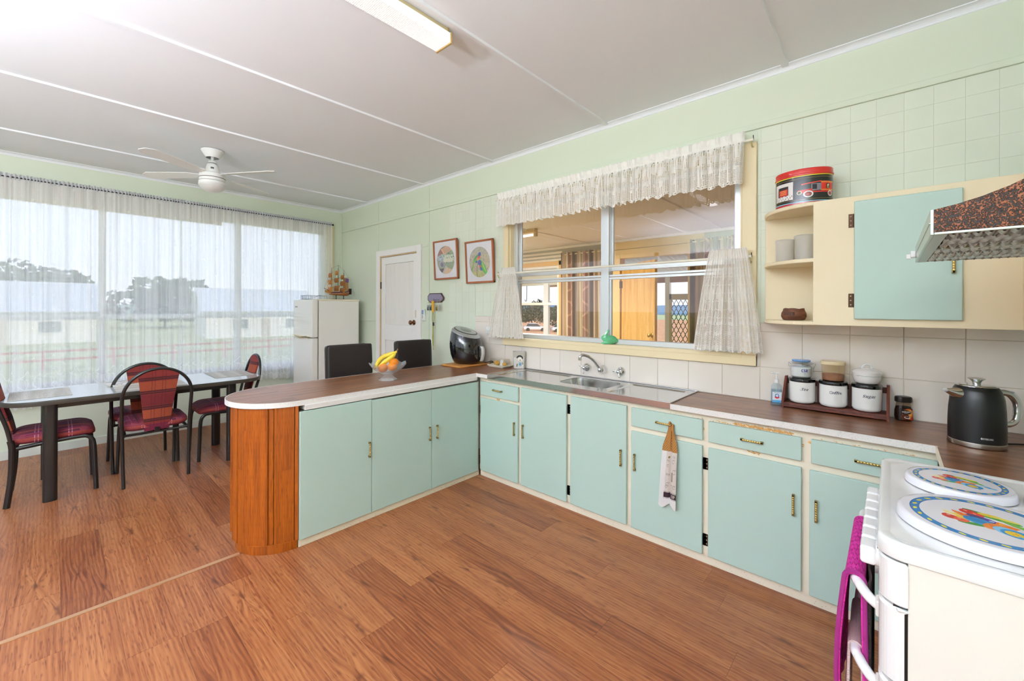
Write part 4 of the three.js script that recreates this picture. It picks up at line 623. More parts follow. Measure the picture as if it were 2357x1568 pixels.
// burner covers with a printed vegetable basket
const coverTex = canvasTex(1024, 1024, (g, W) => {
  const R = W / 2, c = (x, y, r, f) => { g.fillStyle = f; g.beginPath(); g.arc(x, y, r, 0, TAU); g.fill(); }, e = (x, y, a, b, t, f) => { g.fillStyle = f; g.beginPath(); g.ellipse(x, y, a, b, t, 0, TAU); g.fill(); };
  g.fillStyle = '#f4f2f8'; g.fillRect(0, 0, W, W); g.lineWidth = 58; g.strokeStyle = '#1f80c4'; g.beginPath(); g.arc(R, R, R * 0.84, 0, TAU); g.stroke(); g.lineWidth = 5; g.strokeStyle = '#15518f'; for (const k of [0.785, 0.897]) { g.beginPath(); g.arc(R, R, R * k, 0, TAU); g.stroke(); }
  for (let i = 0; i < 24; i++) { const a = i / 24 * TAU; e(R + R * 0.84 * Math.cos(a), R + R * 0.84 * Math.sin(a), 26, 13, a + 1.9, '#e6de4a'); }
  g.save(); g.translate(R, R); g.scale(1.05, 1.05);
  for (const [x, y, a, b, t, f] of [[-40, -150, 110, 34, 0.3, '#2e8a34'], [60, -120, 120, 30, 0.1, '#43a040'], [150, -70, 100, 26, 0.5, '#7ab648'], [-60, 120, 90, 28, -0.3, '#3d9a3c'], [10, -160, 70, 30, 0, '#e9c93c'], [90, -150, 80, 22, 0.2, '#f0dc58']]) e(x, y, a, b, t, f);
  for (const [x, y, r, f] of [[-110, -130, 50, '#d8302c'], [-60, -100, 42, '#e5442f'], [-190, 80, 52, '#d33a34'], [-130, 95, 44, '#e85a45']]) { c(x, y, r, f); e(x - r * 0.3, y - r * 0.3, r * 0.3, r * 0.16, 0.6, '#f7a69a'); }
  for (let i = 0; i < 6; i++) e(-150 + i * 16, -30 + i * 6, 70, 15, 0.8 + i * 0.05, i % 2 ? '#f0802c' : '#e8612a');
  for (const [x, y] of [[-190, 0], [-150, 30], [-110, 40]]) e(x, y, 58, 30, 0.5, '#f7cf5a'); for (const [x, y] of [[-215, -20], [-200, 30]]) e(x, y, 40, 16, 0.3, '#f8efc8');
  e(-30, -40, 90, 40, 0.4, '#3b2a78'); e(10, -50, 60, 22, 0.5, '#57429c'); c(24, -36, 16, '#9fc6e8'); g.fillStyle = '#ef7a26'; g.beginPath(); g.moveTo(50, -60); g.lineTo(170, -20); g.lineTo(140, 40); g.lineTo(40, 10); g.fill(); g.fillStyle = '#f7a83a'; g.beginPath(); g.moveTo(60, -50); g.lineTo(110, -20); g.lineTo(60, 5); g.fill();
  e(-40, 30, 90, 64, 0.35, '#2aa3de'); e(-60, 16, 70, 40, 0.35, '#1b84c6'); e(40, 66, 54, 74, 0.5, '#ee8a3c'); for (let i = 0; i < 6; i++) { g.strokeStyle = '#d2602a'; g.lineWidth = 5; g.beginPath(); g.moveTo(10 + i * 12, 20 + i * 2); g.lineTo(40 + i * 10, 130 - i * 6); g.stroke(); }
  e(120, 96, 92, 74, 0.4, '#8fcdf0'); e(150, 110, 84, 70, 0.4, '#2c97d8'); e(140, 112, 50, 44, 0.4, '#f5d23c'); for (const [x, y] of [[124, 96], [146, 100], [134, 124], [156, 118]]) c(x, y, 5, '#e3502c');
  g.strokeStyle = '#6fb6e6'; g.lineWidth = 12; g.beginPath(); g.moveTo(160, 130); g.lineTo(200, 180); g.stroke(); c(206, 188, 12, '#6fb6e6'); e(240, 10, 52, 36, 0.3, '#b9dff5'); e(290, 36, 60, 26, 0.3, '#5fb2e4'); e(318, 44, 30, 28, 0.3, '#8fcdf0'); g.restore();
});
function burnerCover(label, x, z, R) {
  const t = thing('burner_cover', label, 'burner cover', [x, 0.8838, z], 0, null);
  part('rim', lathe([[R * 0.92, 0.0225], [R * 0.955, 0.0222], [R * 0.985, 0.017], [R, 0.0005], [R * 0.985, 0.0005], [R * 0.97, 0.014], [R * 0.9, 0.02]], 72), MP('#f1eff6', 0.22, { clearcoat: 0.4 }), t);
  part('printed_top', new THREE.CircleGeometry(R * 0.93, 72).rotateX(-Math.PI / 2).rotateY(-0.15).translate(0, 0.0222, 0), MP('#ffffff', 0.22, { map: coverTex, clearcoat: 0.4 }), t);
}
burnerCover('smaller round burner cover with printed vegetables, at the back of the hob', 6.212, 1.062, 0.118);
burnerCover('large round burner cover with printed vegetables, nearest the camera', 6.235, 1.37, 0.163);
burnerCover('round burner cover at the right edge of the picture, only its rim showing', 6.455, 1.075, 0.118);

// kettle
{
  const t = thing('kettle', 'matte black electric kettle with a chrome handle and chrome base ring', 'kettle', [6.322, BENCH_T, 0.352], 0.62);
  const blk = MP('#050608', 0.36, { clearcoat: 0.15, clearcoatRoughness: 0.4 });
  part('base_ring', lathe([[0, 0.001], [0.082, 0.001], [0.0845, 0.004], [0.0845, 0.02], [0.083, 0.0225], [0, 0.0225]], 56), M('#b9b2aa', 0.22, { metalness: 1 }), t);
  part('body', lathe([[0.083, 0.0225], [0.0832, 0.05], [0.0828, 0.1], [0.081, 0.15], [0.0775, 0.19], [0.0705, 0.222], [0.062, 0.238], [0.05, 0.243]], 64), blk, t);
  part('lid', lathe([[0.0575, 0.2405], [0.056, 0.245], [0.052, 0.247], [0, 0.249]], 48), mat.chrome, t); part('lid_knob', lathe([[0.012, 0.249], [0.013, 0.256], [0.018, 0.264], [0.026, 0.27], [0.027, 0.272], [0.024, 0.271], [0, 0.267]], 32), mat.chrome, t);
  const sp = (x, y, a, b) => Array.from({ length: 20 }, (_, i) => V(x, y + b * Math.sin(i / 20 * TAU), a * Math.cos(i / 20 * TAU))); part('spout', loft([sp(-0.06, 0.205, 0.028, 0.028), sp(-0.085, 0.211, 0.022, 0.019), sp(-0.115, 0.222, 0.013, 0.008)], false, true), mat.chrome, t);
  part('handle', tube([[0.062, 0.214, 0], [0.088, 0.217, 0], [0.12, 0.208, 0], [0.142, 0.178, 0], [0.146, 0.14, 0], [0.139, 0.105, 0], [0.118, 0.088, 0], [0.078, 0.086, 0]], 0.0125, 16, 70), mat.chrome, t);
  part('handle_grip', tube([[0.124, 0.2155, 0], [0.148, 0.182, 0], [0.1525, 0.14, 0], [0.147, 0.112, 0]], 0.0095, 12, 40).scale(1, 1, 1.2), M('#e9e9e6', 0.3), t);
  part('handle_mount', [tube([[0.066, 0.222, 0.016], [0.0795, 0.2, 0.021], [0.085, 0.15, 0.0215], [0.0865, 0.1, 0.019], [0.0855, 0.07, 0.0], [0.0865, 0.1, -0.019], [0.085, 0.15, -0.0215], [0.0795, 0.2, -0.021], [0.066, 0.222, -0.016]], 0.0032, 8, 70)], mat.chrome, t);
  part('water_window', sheet(2, 10, (u, v) => { const y = lerp(0.098, 0.195, v), a = (u - 0.5) * 0.22; const r = lerp(0.0842, 0.0795, v * v); return V(r * Math.cos(a), y, r * Math.sin(a)); }), MP('#a89f90', 0.15, { clearcoat: 0.5, side: THREE.DoubleSide }), t);
  part('switch', [rbox(0.0815, 0.088, 0.028, 0.057, -0.017, 0.017, 0.004), rbox(0.086, 0.112, 0.044, 0.0475, -0.01, 0.01, 0.0015).rotateZ(-0.05)], mat.chrome, t);
  part('lettering', arcPatch(0.0838, 0.014, -0.36, 0.12, 0.037).rotateY(-0.25), textPrint(512, 128, (g) => { g.fillStyle = '#f2f2f2'; g.font = 'bold 78px serif'; g.fillText('STIRLING', 290, 66); g.beginPath(); g.arc(60, 64, 34, 0, TAU); g.fill(); g.fillStyle = '#101216'; g.beginPath(); g.ellipse(66, 64, 22, 11, -0.8, 0, TAU); g.fill(); }), t);
  part('power_cord', tube([[6.39, BENCH_T + 0.006, 0.30], [6.46, BENCH_T + 0.004, 0.24], [6.54, BENCH_T + 0.004, 0.2], [6.66, BENCH_T + 0.004, 0.19]], 0.0035, 8).translate(-6.322, -BENCH_T, -0.352).rotateY(-0.62), mat.black, t);
}
// canister rack and what stands on it
{
  const t = thing('canister_rack', 'low dark timber rack holding three white canisters on the worktop', 'rack', [5.83, BENCH_T, 0.075]);
  partW('tray', muv(rbox(5.612, 6.05, BENCH_T + 0.014, BENCH_T + 0.03, 0.012, 0.136, 0.002), 'x'), mat.rack, t); partW('front_lip', muv(rbox(5.612, 6.05, BENCH_T + 0.008, BENCH_T + 0.028, 0.134, 0.146, 0.002), 'x'), mat.rack, t);
  for (const x of [5.606, 6.046]) partW('side', muv(plateX(shp([[0.012, BENCH_T + 0.001], [0.146, BENCH_T + 0.001], [0.146, BENCH_T + 0.032], [0.04, BENCH_T + 0.165], [0.012, BENCH_T + 0.165]]), x, x + 0.012, 0.001), 'y'), mat.rack, t);
  partW('back_rail', muv(rbox(5.618, 6.046, BENCH_T + 0.12, BENCH_T + 0.15, 0.009, 0.017, 0.002), 'x'), mat.rack, t);
  for (const x of [5.764, 5.9]) partW('divider', muv(rbox(x - 0.006, x + 0.006, BENCH_T + 0.03, BENCH_T + 0.15, 0.017, 0.04, 0.002), 'y'), mat.rack, t);
  const y0 = BENCH_T + 0.0305, words = ['Tea', 'Coffee', 'Sugar'];
  [5.694, 5.832, 5.97].forEach((x, i) => {
    const c = thing('canister', ['white canister lettered Tea', 'white canister lettered Coffee, in the middle of the rack', 'white canister lettered Sugar'][i] + ' with a black lid', 'canister', [x, y0, 0.078], 0.42 - i * 0.06, 'canisters in the timber rack');
    part('jar', lathe([[0, 0.001], [0.045, 0.001], [0.055, 0.006], [0.0605, 0.018], [0.0608, 0.118], [0.058, 0.121], [0, 0.121]], 48), mat.porcelain, c);
    part('lid', lathe([[0.0622, 0.119], [0.0628, 0.123], [0.0628, 0.133], [0.06, 0.138], [0.04, 0.1395], [0, 0.1395]], 48), mat.blackGloss, c);
    part('lettering', arcPatch(0.0611, 0.036, -0.42, 0.42, 0.064).rotateY(-0.1), textPrint(512, 340, (g) => { g.fillStyle = '#1d2b4a'; g.font = 'italic bold 185px serif'; g.transform(1, 0, -0.18, 1, 30, 0); g.fillText(words[i], 256, 170); g.strokeStyle = '#1d2b4a'; g.lineWidth = 7; g.beginPath(); g.arc(105 - i * 10, 205, 42, 1.2, 4.6); g.stroke(); }), c);
  });
  const yl = y0 + 0.1402;
  const j = thing('clip_jar', 'glass clip jar of white sugar with a blue lid, standing on the Tea canister', 'jar', [5.69, yl, 0.08], 0.45);
  part('sugar', lathe([[0, 0.003], [0.04, 0.003], [0.0465, 0.012], [0.047, 0.05], [0.044, 0.06], [0, 0.062]], 36), M('#f6f4ee', 0.95), j); part('glass', lathe([[0, 0.0005], [0.043, 0.0005], [0.05, 0.01], [0.0505, 0.06], [0.045, 0.071], [0.046, 0.077]], 40), glass('#f4f8fa'), j);
  part('lid', lathe([[0.047, 0.078], [0.05, 0.08], [0.05, 0.086], [0.046, 0.089], [0, 0.0895]], 40), glass('#eef4f8'), j); part('lid_top', lathe([[0, 0.0898], [0.042, 0.0898], [0.044, 0.093], [0.043, 0.098], [0, 0.099]], 40), MP('#5f97d6', 0.25, { clearcoat: 0.3 }), j);
  part('clip', [tube([[0.05, 0.074, 0], [0.062, 0.08, 0.006], [0.066, 0.07, 0.004], [0.06, 0.05, 0], [0.058, 0.03, 0]], 0.0016, 6), tube([[-0.05, 0.072, 0], [-0.062, 0.084, 0], [-0.06, 0.062, 0], [-0.05, 0.062, 0]], 0.0016, 6), new THREE.TorusGeometry(0.0485, 0.0013, 6, 48).rotateX(Math.PI / 2).translate(0, 0.073, 0)], mat.chrome, j);
  part('lettering', arcPatch(0.0512, 0.046, -0.75, 0.75, 0.01), textPrint(512, 256, (g) => { g.fillStyle = '#1c2f86'; g.font = 'bold 120px sans-serif'; g.fillText('CSR', 256, 78); g.fillStyle = '#2b3f9a'; g.font = '20px sans-serif'; g.fillText('sugar', 256, 158); g.font = '13px sans-serif'; g.fillText('since 1855', 256, 196); }), j);
  const b = thing('plastic_jar', 'clear plastic jar half full of brown sugar with a cream lid, on the Coffee canister', 'jar', [5.832, yl, 0.078]);
  part('brown_sugar', lathe([[0, 0.002], [0.046, 0.002], [0.0475, 0.006], [0.0475, 0.034], [0, 0.04]], 36), M('#8a5a3c', 0.95), b); part('wall', lathe([[0, 0.0005], [0.0485, 0.0005], [0.05, 0.004], [0.052, 0.09]], 40), MP('#fbf3e2', 0.06, { transmission: 0.95, thickness: 0 }), b); part('lid', lathe([[0.0545, 0.086], [0.055, 0.092], [0.055, 0.102], [0.052, 0.105], [0, 0.106]], 40), MP('#f0ddb4', 0.35, { transmission: 0.15, thickness: 0 }), b);
  const d = thing('casserole_dish', 'small white lidded dish with a green vine border, on the Sugar canister', 'dish', [5.97, yl, 0.08], 0.4);
  part('bowl', lathe([[0, 0.0005], [0.04, 0.0005], [0.05, 0.008], [0.0565, 0.026], [0.059, 0.05], [0.063, 0.058], [0.061, 0.0595], [0.055, 0.056]], 44), mat.porcelain, d); part('lid', lathe([[0.061, 0.0585], [0.06, 0.063], [0.05, 0.071], [0.03, 0.077], [0, 0.079]], 44), mat.porcelain, d);
  part('knob', tube([[-0.021, 0.077, 0], [-0.015, 0.093, 0], [0, 0.099, 0], [0.015, 0.093, 0], [0.021, 0.077, 0]], 0.0045, 10).scale(1, 1, 1.5), mat.porcelain, d);
  part('border', sheet(40, 1, (u, v) => { const a = lerp(-1.3, 1.3, u); return V((0.0580 + v * 0.0012) * Math.sin(a), 0.034 + v * 0.016, (0.0580 + v * 0.0012) * Math.cos(a)); }), textPrint(1024, 128, (g) => { g.lineWidth = 7; for (let i = 0; i < 9; i++) { const x = 50 + i * 115; g.strokeStyle = '#5f9a8c'; g.beginPath(); g.arc(x + 30, 64 + (i % 2 ? 14 : -14), 30, i % 2 ? 3.4 : 0.2, i % 2 ? 6 : 3); g.stroke(); g.fillStyle = i % 3 ? '#3f7f6b' : '#4a6f9a'; for (let k = 0; k < 4; k++) { g.beginPath(); g.ellipse(x + 66 + k * 12, 60 + (k % 2) * 22 - 8, 9, 5, k, 0, TAU); g.fill(); } } }), d);
}
// hand sanitiser and instant coffee
{
  const t = thing('sanitiser_bottle', 'clear pump bottle of hand sanitiser beside the canister rack', 'bottle', [5.573, BENCH_T, 0.088], 0.35), o = roundRect(0.056, 0.034, 0.014, 5);
  part('bottle', stack(o, [[0.0008, 0.9], [0.004, 1], [0.1, 1], [0.112, 0.92], [0.122, 0.55], [0.126, 0.42]]), glass('#f0f7fb'), t); part('gel', stack(o, [[0.004, 0.88], [0.008, 0.94], [0.088, 0.94], [0.089, 0.9]]), MP('#dcecf5', 0.02, { transmission: 0.9, thickness: 0 }), t);
  part('pump', [cyl(0.0125, 0.0125, 0.02, 20).translate(0, 0.126, 0), cyl(0.004, 0.004, 0.034, 10).translate(0, 0.146, 0), rbox(-0.03, 0.011, 0.178, 0.186, -0.007, 0.007, 0.003)], mat.gloss, t); part('dip_tube', cyl(0.002, 0.002, 0.11, 8).translate(0, 0.012, 0), mat.white, t);
  part('label', flat(0.046, 0.06).translate(0, 0.046, 0.0174), textPrint(256, 320, (g) => { g.fillStyle = '#eaf3fb'; g.fillRect(0, 0, 256, 320); g.fillStyle = '#5fb0e4'; g.fillRect(0, 250, 256, 70); g.fillStyle = '#1c62ae'; g.beginPath(); g.arc(128, 118, 58, 0, TAU); g.fill(); g.fillStyle = '#d8263c'; g.beginPath(); g.arc(128, 128, 74, 0.3, 2.84); g.lineTo(128, 150); g.fill(); g.fillStyle = '#ffffff'; g.fillRect(114, 74, 28, 84); g.fillRect(86, 102, 84, 28); g.fillStyle = '#2b3a4a'; g.font = 'bold 22px sans-serif'; g.fillText('hand sanitiser', 128, 30); }), t);
  const c = thing('coffee_jar', 'waisted instant coffee jar with a dark lid beside the canister rack', 'jar', [6.108, BENCH_T, 0.052], 0.5), q = roundRect(0.066, 0.05, 0.02, 6);
  part('glass', stack(q, [[0.0008, 0.86], [0.003, 0.95], [0.02, 1.02], [0.05, 1.0], [0.072, 0.88], [0.086, 0.8], [0.092, 0.84]], true, false), glass('#efe6dc'), c); part('coffee', stack(q, [[0.003, 0.86], [0.02, 0.97], [0.05, 0.95], [0.068, 0.84], [0.07, 0.8]]), M('#2c1509', 0.9), c);
  part('lid', stack(q, [[0.0925, 0.9], [0.095, 0.97], [0.112, 0.97], [0.118, 0.92], [0.12, 0.8]]), M('#1d1814', 0.4), c);
  part('label', sheet(12, 8, (u, v) => V((u - 0.5) * 0.06 * (1 - 0.08 * v), 0.008 + v * 0.056, 0.0262 + 0.0002 - v * v * 0.0022 - Math.pow(Math.abs(u - 0.5) * 2, 4) * 0.006)), M('#ffffff', 0.4, { map: canvasTex(512, 512, (g) => { const l = g.createLinearGradient(0, 0, 512, 512); g.fillStyle = '#20100a'; g.fillRect(0, 0, 512, 512); g.fillStyle = '#c9641c'; g.beginPath(); g.arc(330, 250, 240, 0, TAU); g.fill(); g.fillStyle = '#e8a04a'; g.beginPath(); g.arc(350, 200, 150, 0, TAU); g.fill(); g.fillStyle = '#5a2410'; g.beginPath(); g.arc(200, 380, 150, 0, TAU); g.fill(); g.fillStyle = '#160c08'; g.beginPath(); g.ellipse(240, 170, 190, 96, 0, 0, TAU); g.fill(); g.fillStyle = '#ffffff'; g.font = 'bold 76px sans-serif'; g.textAlign = 'center'; g.fillText('NESCAFÉ', 240, 176); g.font = '34px sans-serif'; g.fillText('BLEND 43', 240, 222); g.fillStyle = '#f3ece4'; g.beginPath(); g.ellipse(270, 395, 110, 52, 0.1, 0, TAU); g.fill(); g.fillStyle = '#3c1a0c'; g.beginPath(); g.ellipse(270, 385, 84, 34, 0.1, 0, TAU); g.fill(); g.fillStyle = '#b3321c'; g.beginPath(); g.arc(470, 470, 90, 0, TAU); g.fill(); void l; }) }), c);
}
// on the wall cabinet and its shelves
{
  const t = thing('biscuit_tin', 'oval black biscuit tin with red lid and pictures of old red delivery vans', 'tin', [5.707, 1.9685, 0.15]), E = (a, b, y) => ellipse(a, b, 56).map(([x, z]) => V(x, y, z)), R = (y, s) => ellipse(0.1285 * s, 0.092 * s, 56).map(([x, z]) => V(x, y, z)); void E;
  const art = canvasTex(2048, 512, (g, W, H) => {
    g.fillStyle = '#17140f'; g.fillRect(0, 0, W, H); g.fillStyle = '#e8d22e'; g.fillRect(0, 6, W, 16); g.fillStyle = '#6a5c34'; for (const y of [52, 418]) g.fillRect(0, y, W, 10); g.fillStyle = '#8cc4dc'; g.fillRect(0, 452, W, 16); g.fillStyle = '#c01f34'; g.fillRect(0, 470, W, 42);
    const van = (x, y, s) => { g.save(); g.translate(x, y); g.scale(s, s); g.fillStyle = '#df2a22'; g.fillRect(170, -170, 190, 150); g.fillStyle = '#e04a2a'; g.fillRect(170, -170, 190, 30); g.fillRect(170, -48, 190, 28); g.fillStyle = '#d93a30'; g.beginPath(); g.moveTo(-40, -150); g.lineTo(170, -176); g.lineTo(170, -160); g.lineTo(-40, -130); g.fill(); g.fillStyle = '#8a8390'; g.fillRect(60, -140, 110, 110); g.fillStyle = '#2b2530'; g.fillRect(70, -128, 50, 80); g.fillStyle = '#cf2a26'; g.beginPath(); g.moveTo(-90, 0); g.lineTo(-80, -52); g.lineTo(70, -64); g.lineTo(70, -20); g.lineTo(360, -22); g.lineTo(360, 4); g.fill(); g.fillStyle = '#f0c83a'; g.font = 'bold 25px serif'; g.textAlign = 'center'; g.fillText("Arnott's Biscuits", 265, -147); g.fillText("Famous Biscuits", 265, -26); g.fillStyle = '#1d1712'; g.fillRect(236, -132, 56, 78); g.fillStyle = '#e7dfb0'; g.beginPath(); g.ellipse(264, -104, 14, 20, 0.4, 0, TAU); g.fill(); g.fillStyle = '#b7a75a'; g.fillRect(246, -80, 34, 20);
      for (const [wx, r] of [[30, 52], [300, 42]]) { g.fillStyle = '#f1efe9'; g.beginPath(); g.arc(wx, 18, r, 0, TAU); g.fill(); g.fillStyle = '#7a1d1d'; g.beginPath(); g.arc(wx, 18, r * 0.7, 0, TAU); g.fill(); g.fillStyle = '#c0342c'; g.beginPath(); g.arc(wx, 18, r * 0.2, 0, TAU); g.fill(); g.strokeStyle = '#b9322c'; g.lineWidth = 5; for (let k = 0; k < 8; k++) { g.beginPath(); g.moveTo(wx, 18); g.lineTo(wx + r * 0.66 * Math.cos(k * 0.785), 18 + r * 0.66 * Math.sin(k * 0.785)); g.stroke(); } }
      g.fillStyle = '#e9d9a8'; g.beginPath(); g.ellipse(-62, -14, 26, 30, 0, 0, TAU); g.fill(); g.fillStyle = '#1d1712'; g.beginPath(); g.ellipse(-62, -14, 17, 21, 0, 0, TAU); g.fill(); g.restore(); };
    for (const x0 of [0, 1024]) { g.fillStyle = '#e9e2de'; g.fillRect(x0 + 60, 90, 300, 310); g.fillStyle = '#3a2a2c'; g.fillRect(x0 + 130, 150, 170, 170); g.fillStyle = '#c93a30'; g.fillRect(x0 + 150, 200, 140, 110); g.fillStyle = '#f0b84a'; for (let k = 0; k < 3; k++) g.fillRect(x0 + 168, 216 + k * 28, 100, 8); g.fillStyle = '#f4f1ee'; for (let k = 0; k < 4; k++) { g.beginPath(); g.ellipse(x0 + 120 + k * 55, 350, 22, 40, 0.3, 0, TAU); g.fill(); } g.fillStyle = '#6b5a62'; for (let k = 0; k < 14; k++) g.fillRect(x0 + 70 + k * 21, 320 + (k * 37) % 60, 7, 30); van(x0 + 500, 320, 1.1); }
  });
  part('body', loft([R(0.001, 0.985), R(0.005, 1), R(0.158, 1)].map((r) => r.slice()), true, false), M('#17140f', 0.25), t);
  part('printed_side', (() => { const n = 96; return sheet(n, 1, (u, v) => { const a = lerp(2.95, 2.95 - TAU, u); return V(0.1289 * Math.cos(a), 0.003 + v * 0.156, 0.0924 * Math.sin(a)); }, (u, v) => [u, v]); })(), MP('#ffffff', 0.22, { map: art, clearcoat: 0.5, side: THREE.DoubleSide }), t);
  part('lid', loft([R(0.158, 1.0), R(0.158, 1.022), R(0.1655, 1.03), R(0.167, 1.012), R(0.169, 1.012), R(0.188, 1.012), R(0.193, 0.995), R(0.194, 0.93)], false, true), MP('#d8281f', 0.25, { clearcoat: 0.6 }), t);
  const mk = (label, x, z, r, h) => { const c = thing('plastic_tub', label, 'container', [x, 1.681, z]); part('tub', lathe([[0, 0.001], [r * 0.9, 0.001], [r * 0.94, 0.005], [r * 0.97, h - 0.02], [r, h - 0.019], [r, h - 0.012]], 40), mat.frost, c); part('lid', lathe([[r * 1.03, h - 0.014], [r * 1.04, h - 0.004], [r * 1.0, h], [r * 0.9, h - 0.001], [0, h - 0.003]], 40), mat.frost, c); return c; };
  const a = mk('shorter frosted plastic tub with a few biscuits in the bottom, on the middle shelf', 5.615, 0.105, 0.046, 0.128); part('biscuit', lathe([[0, 0.004], [0.03, 0.004], [0.032, 0.008], [0.03, 0.012], [0, 0.013]], 24), M('#c98f5e', 0.9), a); part('biscuit', lathe([[0, 0.0135], [0.029, 0.0135], [0.031, 0.017], [0.029, 0.021], [0, 0.022]], 24).translate(-0.004, 0, 0.003), M('#b87b4c', 0.9), a);
  mk('taller frosted plastic tub beside the cabinet wall, on the middle shelf', 5.712, 0.13, 0.049, 0.142);
  const p = thing('pottery_bowl', 'small rough brown pottery bowl on the lowest rounded shelf', 'bowl', [5.66, 1.3585, 0.12], 0.3), q = ellipse(0.058, 0.058, 40);
  part('bowl', loft([[0.0008, 0.8], [0.006, 0.92], [0.022, 1.03], [0.04, 1.0], [0.054, 0.88], [0.062, 0.86], [0.064, 0.83], [0.055, 0.8], [0.02, 0.8]].map(([y, s]) => q.map(([x, z]) => V(x * s, y + (y > 0.05 ? 0.003 * Math.sin(Math.atan2(z, x) * 3) : 0), z * s))), true, true), M('#ffffff', 0.55, { map: dataTex(128, 128, (u, v) => mixc([70, 34, 20], [150, 92, 60], fbm(u * 10, v * 10, 10, 10))) }), p); part('plate', [rbox(-0.026, 0.026, 0.026, 0.046, 0.052, 0.0595, 0.002).rotateY(-0.55), ...[-0.018, -0.006, 0.006, 0.018].map((x) => rbox(x - 0.003, x + 0.003, 0.03, 0.042, 0.0585, 0.0615, 0.001).rotateY(-0.55))], M('#5c3a28', 0.6), p);
}
// taps
{
  const g = 'tap handles either side of the spout';
  const tap = (x, label, a0) => { const t = thing('tap', label, 'tap', [x, 0.945, 0.0075], 0, g); part('cover', lathe([[0, 0.0], [0.034, 0.0], [0.0345, 0.006], [0.03, 0.018], [0.02, 0.03], [0.014, 0.036], [0, 0.037]], 36).rotateX(Math.PI / 2), mat.chrome, t); part('hub', lathe([[0, 0.036], [0.011, 0.036], [0.014, 0.046], [0.014, 0.056], [0.009, 0.062], [0, 0.063]], 24).rotateX(Math.PI / 2), mat.chrome, t); for (let i = 0; i < 3; i++) { const a = a0 + i * TAU / 3, d = V(Math.cos(a), Math.sin(a), 0.18); part('lever', [bar(V(0, 0, 0.05), d.clone().multiplyScalar(0.034).add(V(0, 0, 0.05)), 0.0045, 10), new THREE.SphereGeometry(0.0085, 14, 10).translate(d.x * 0.036, d.y * 0.036, 0.05 + d.z * 0.036)], mat.chrome, t); } };
  tap(4.255, 'chrome wall tap handle left of the spout', 2.6); tap(4.555, 'chrome wall tap handle right of the spout', 0.9);
  const s = thing('tap_spout', 'chrome swan neck spout mounted on the tiles over the sink', 'tap', [4.405, 0.945, 0.0075]); part('flange', lathe([[0, 0], [0.032, 0], [0.033, 0.006], [0.027, 0.02], [0.021, 0.034], [0.019, 0.055], [0, 0.057]], 32).rotateX(Math.PI / 2), mat.chrome, s);
  part('neck', tube([[0, 0.0, 0.045], [-0.004, 0.02, 0.066], [-0.014, 0.058, 0.098], [-0.03, 0.094, 0.138], [-0.048, 0.116, 0.178], [-0.062, 0.121, 0.208], [-0.07, 0.113, 0.222], [-0.072, 0.1, 0.226]], 0.0115, 16, 60), mat.chrome, s); part('aerator', cyl(0.0135, 0.0135, 0.022, 20).translate(-0.072, 0.084, 0.226), mat.chrome, s); part('collar', lathe([[0.0, -0.016], [0.015, -0.016], [0.018, 0], [0.016, 0.018], [0, 0.02]], 24).translate(0, 0.0, 0.058), mat.chrome, s);
}
// green rabbit on the sill
{
  const t = thing('rabbit_ornament', 'glossy green ceramic rabbit on the window sill', 'ornament', [4.447, 1.1425, -0.002], 0.75);
  const f = (p) => { let d = Math.hypot(p.x / 0.055 - 0.1, (p.y - 0.033) / 0.036, p.z / 0.032) - 1; d *= 0.034; d = smin(d, capsule(p, V(-0.034, 0.055, 0), V(-0.048, 0.052, 0), 0.021, 0.014), 0.02); for (const s of [1, -1]) d = smin(d, capsule(p, V(-0.032, 0.066, 0.008 * s), V(-0.006, 0.105, 0.012 * s), 0.0095, 0.0055), 0.008); d = smin(d, p.distanceTo(V(0.058, 0.026, 0)) - 0.014, 0.008); for (const s of [1, -1]) d = smin(d, capsule(p, V(-0.02, 0.008, 0.016 * s), V(-0.05, 0.006, 0.016 * s), 0.009, 0.008), 0.01); return Math.max(d, 0.0008 - p.y); };
  part('body', sdfMesh(f, V(-0.075, -0.01, -0.05), V(0.08, 0.13, 0.05), 64), MP('#5fbf86', 0.12, { clearcoat: 0.8 }), t); for (const s of [1, -1]) part('eye', new THREE.SphereGeometry(0.0028, 10, 8).translate(-0.046, 0.06, 0.0135 * s), mat.blackGloss, t);
}
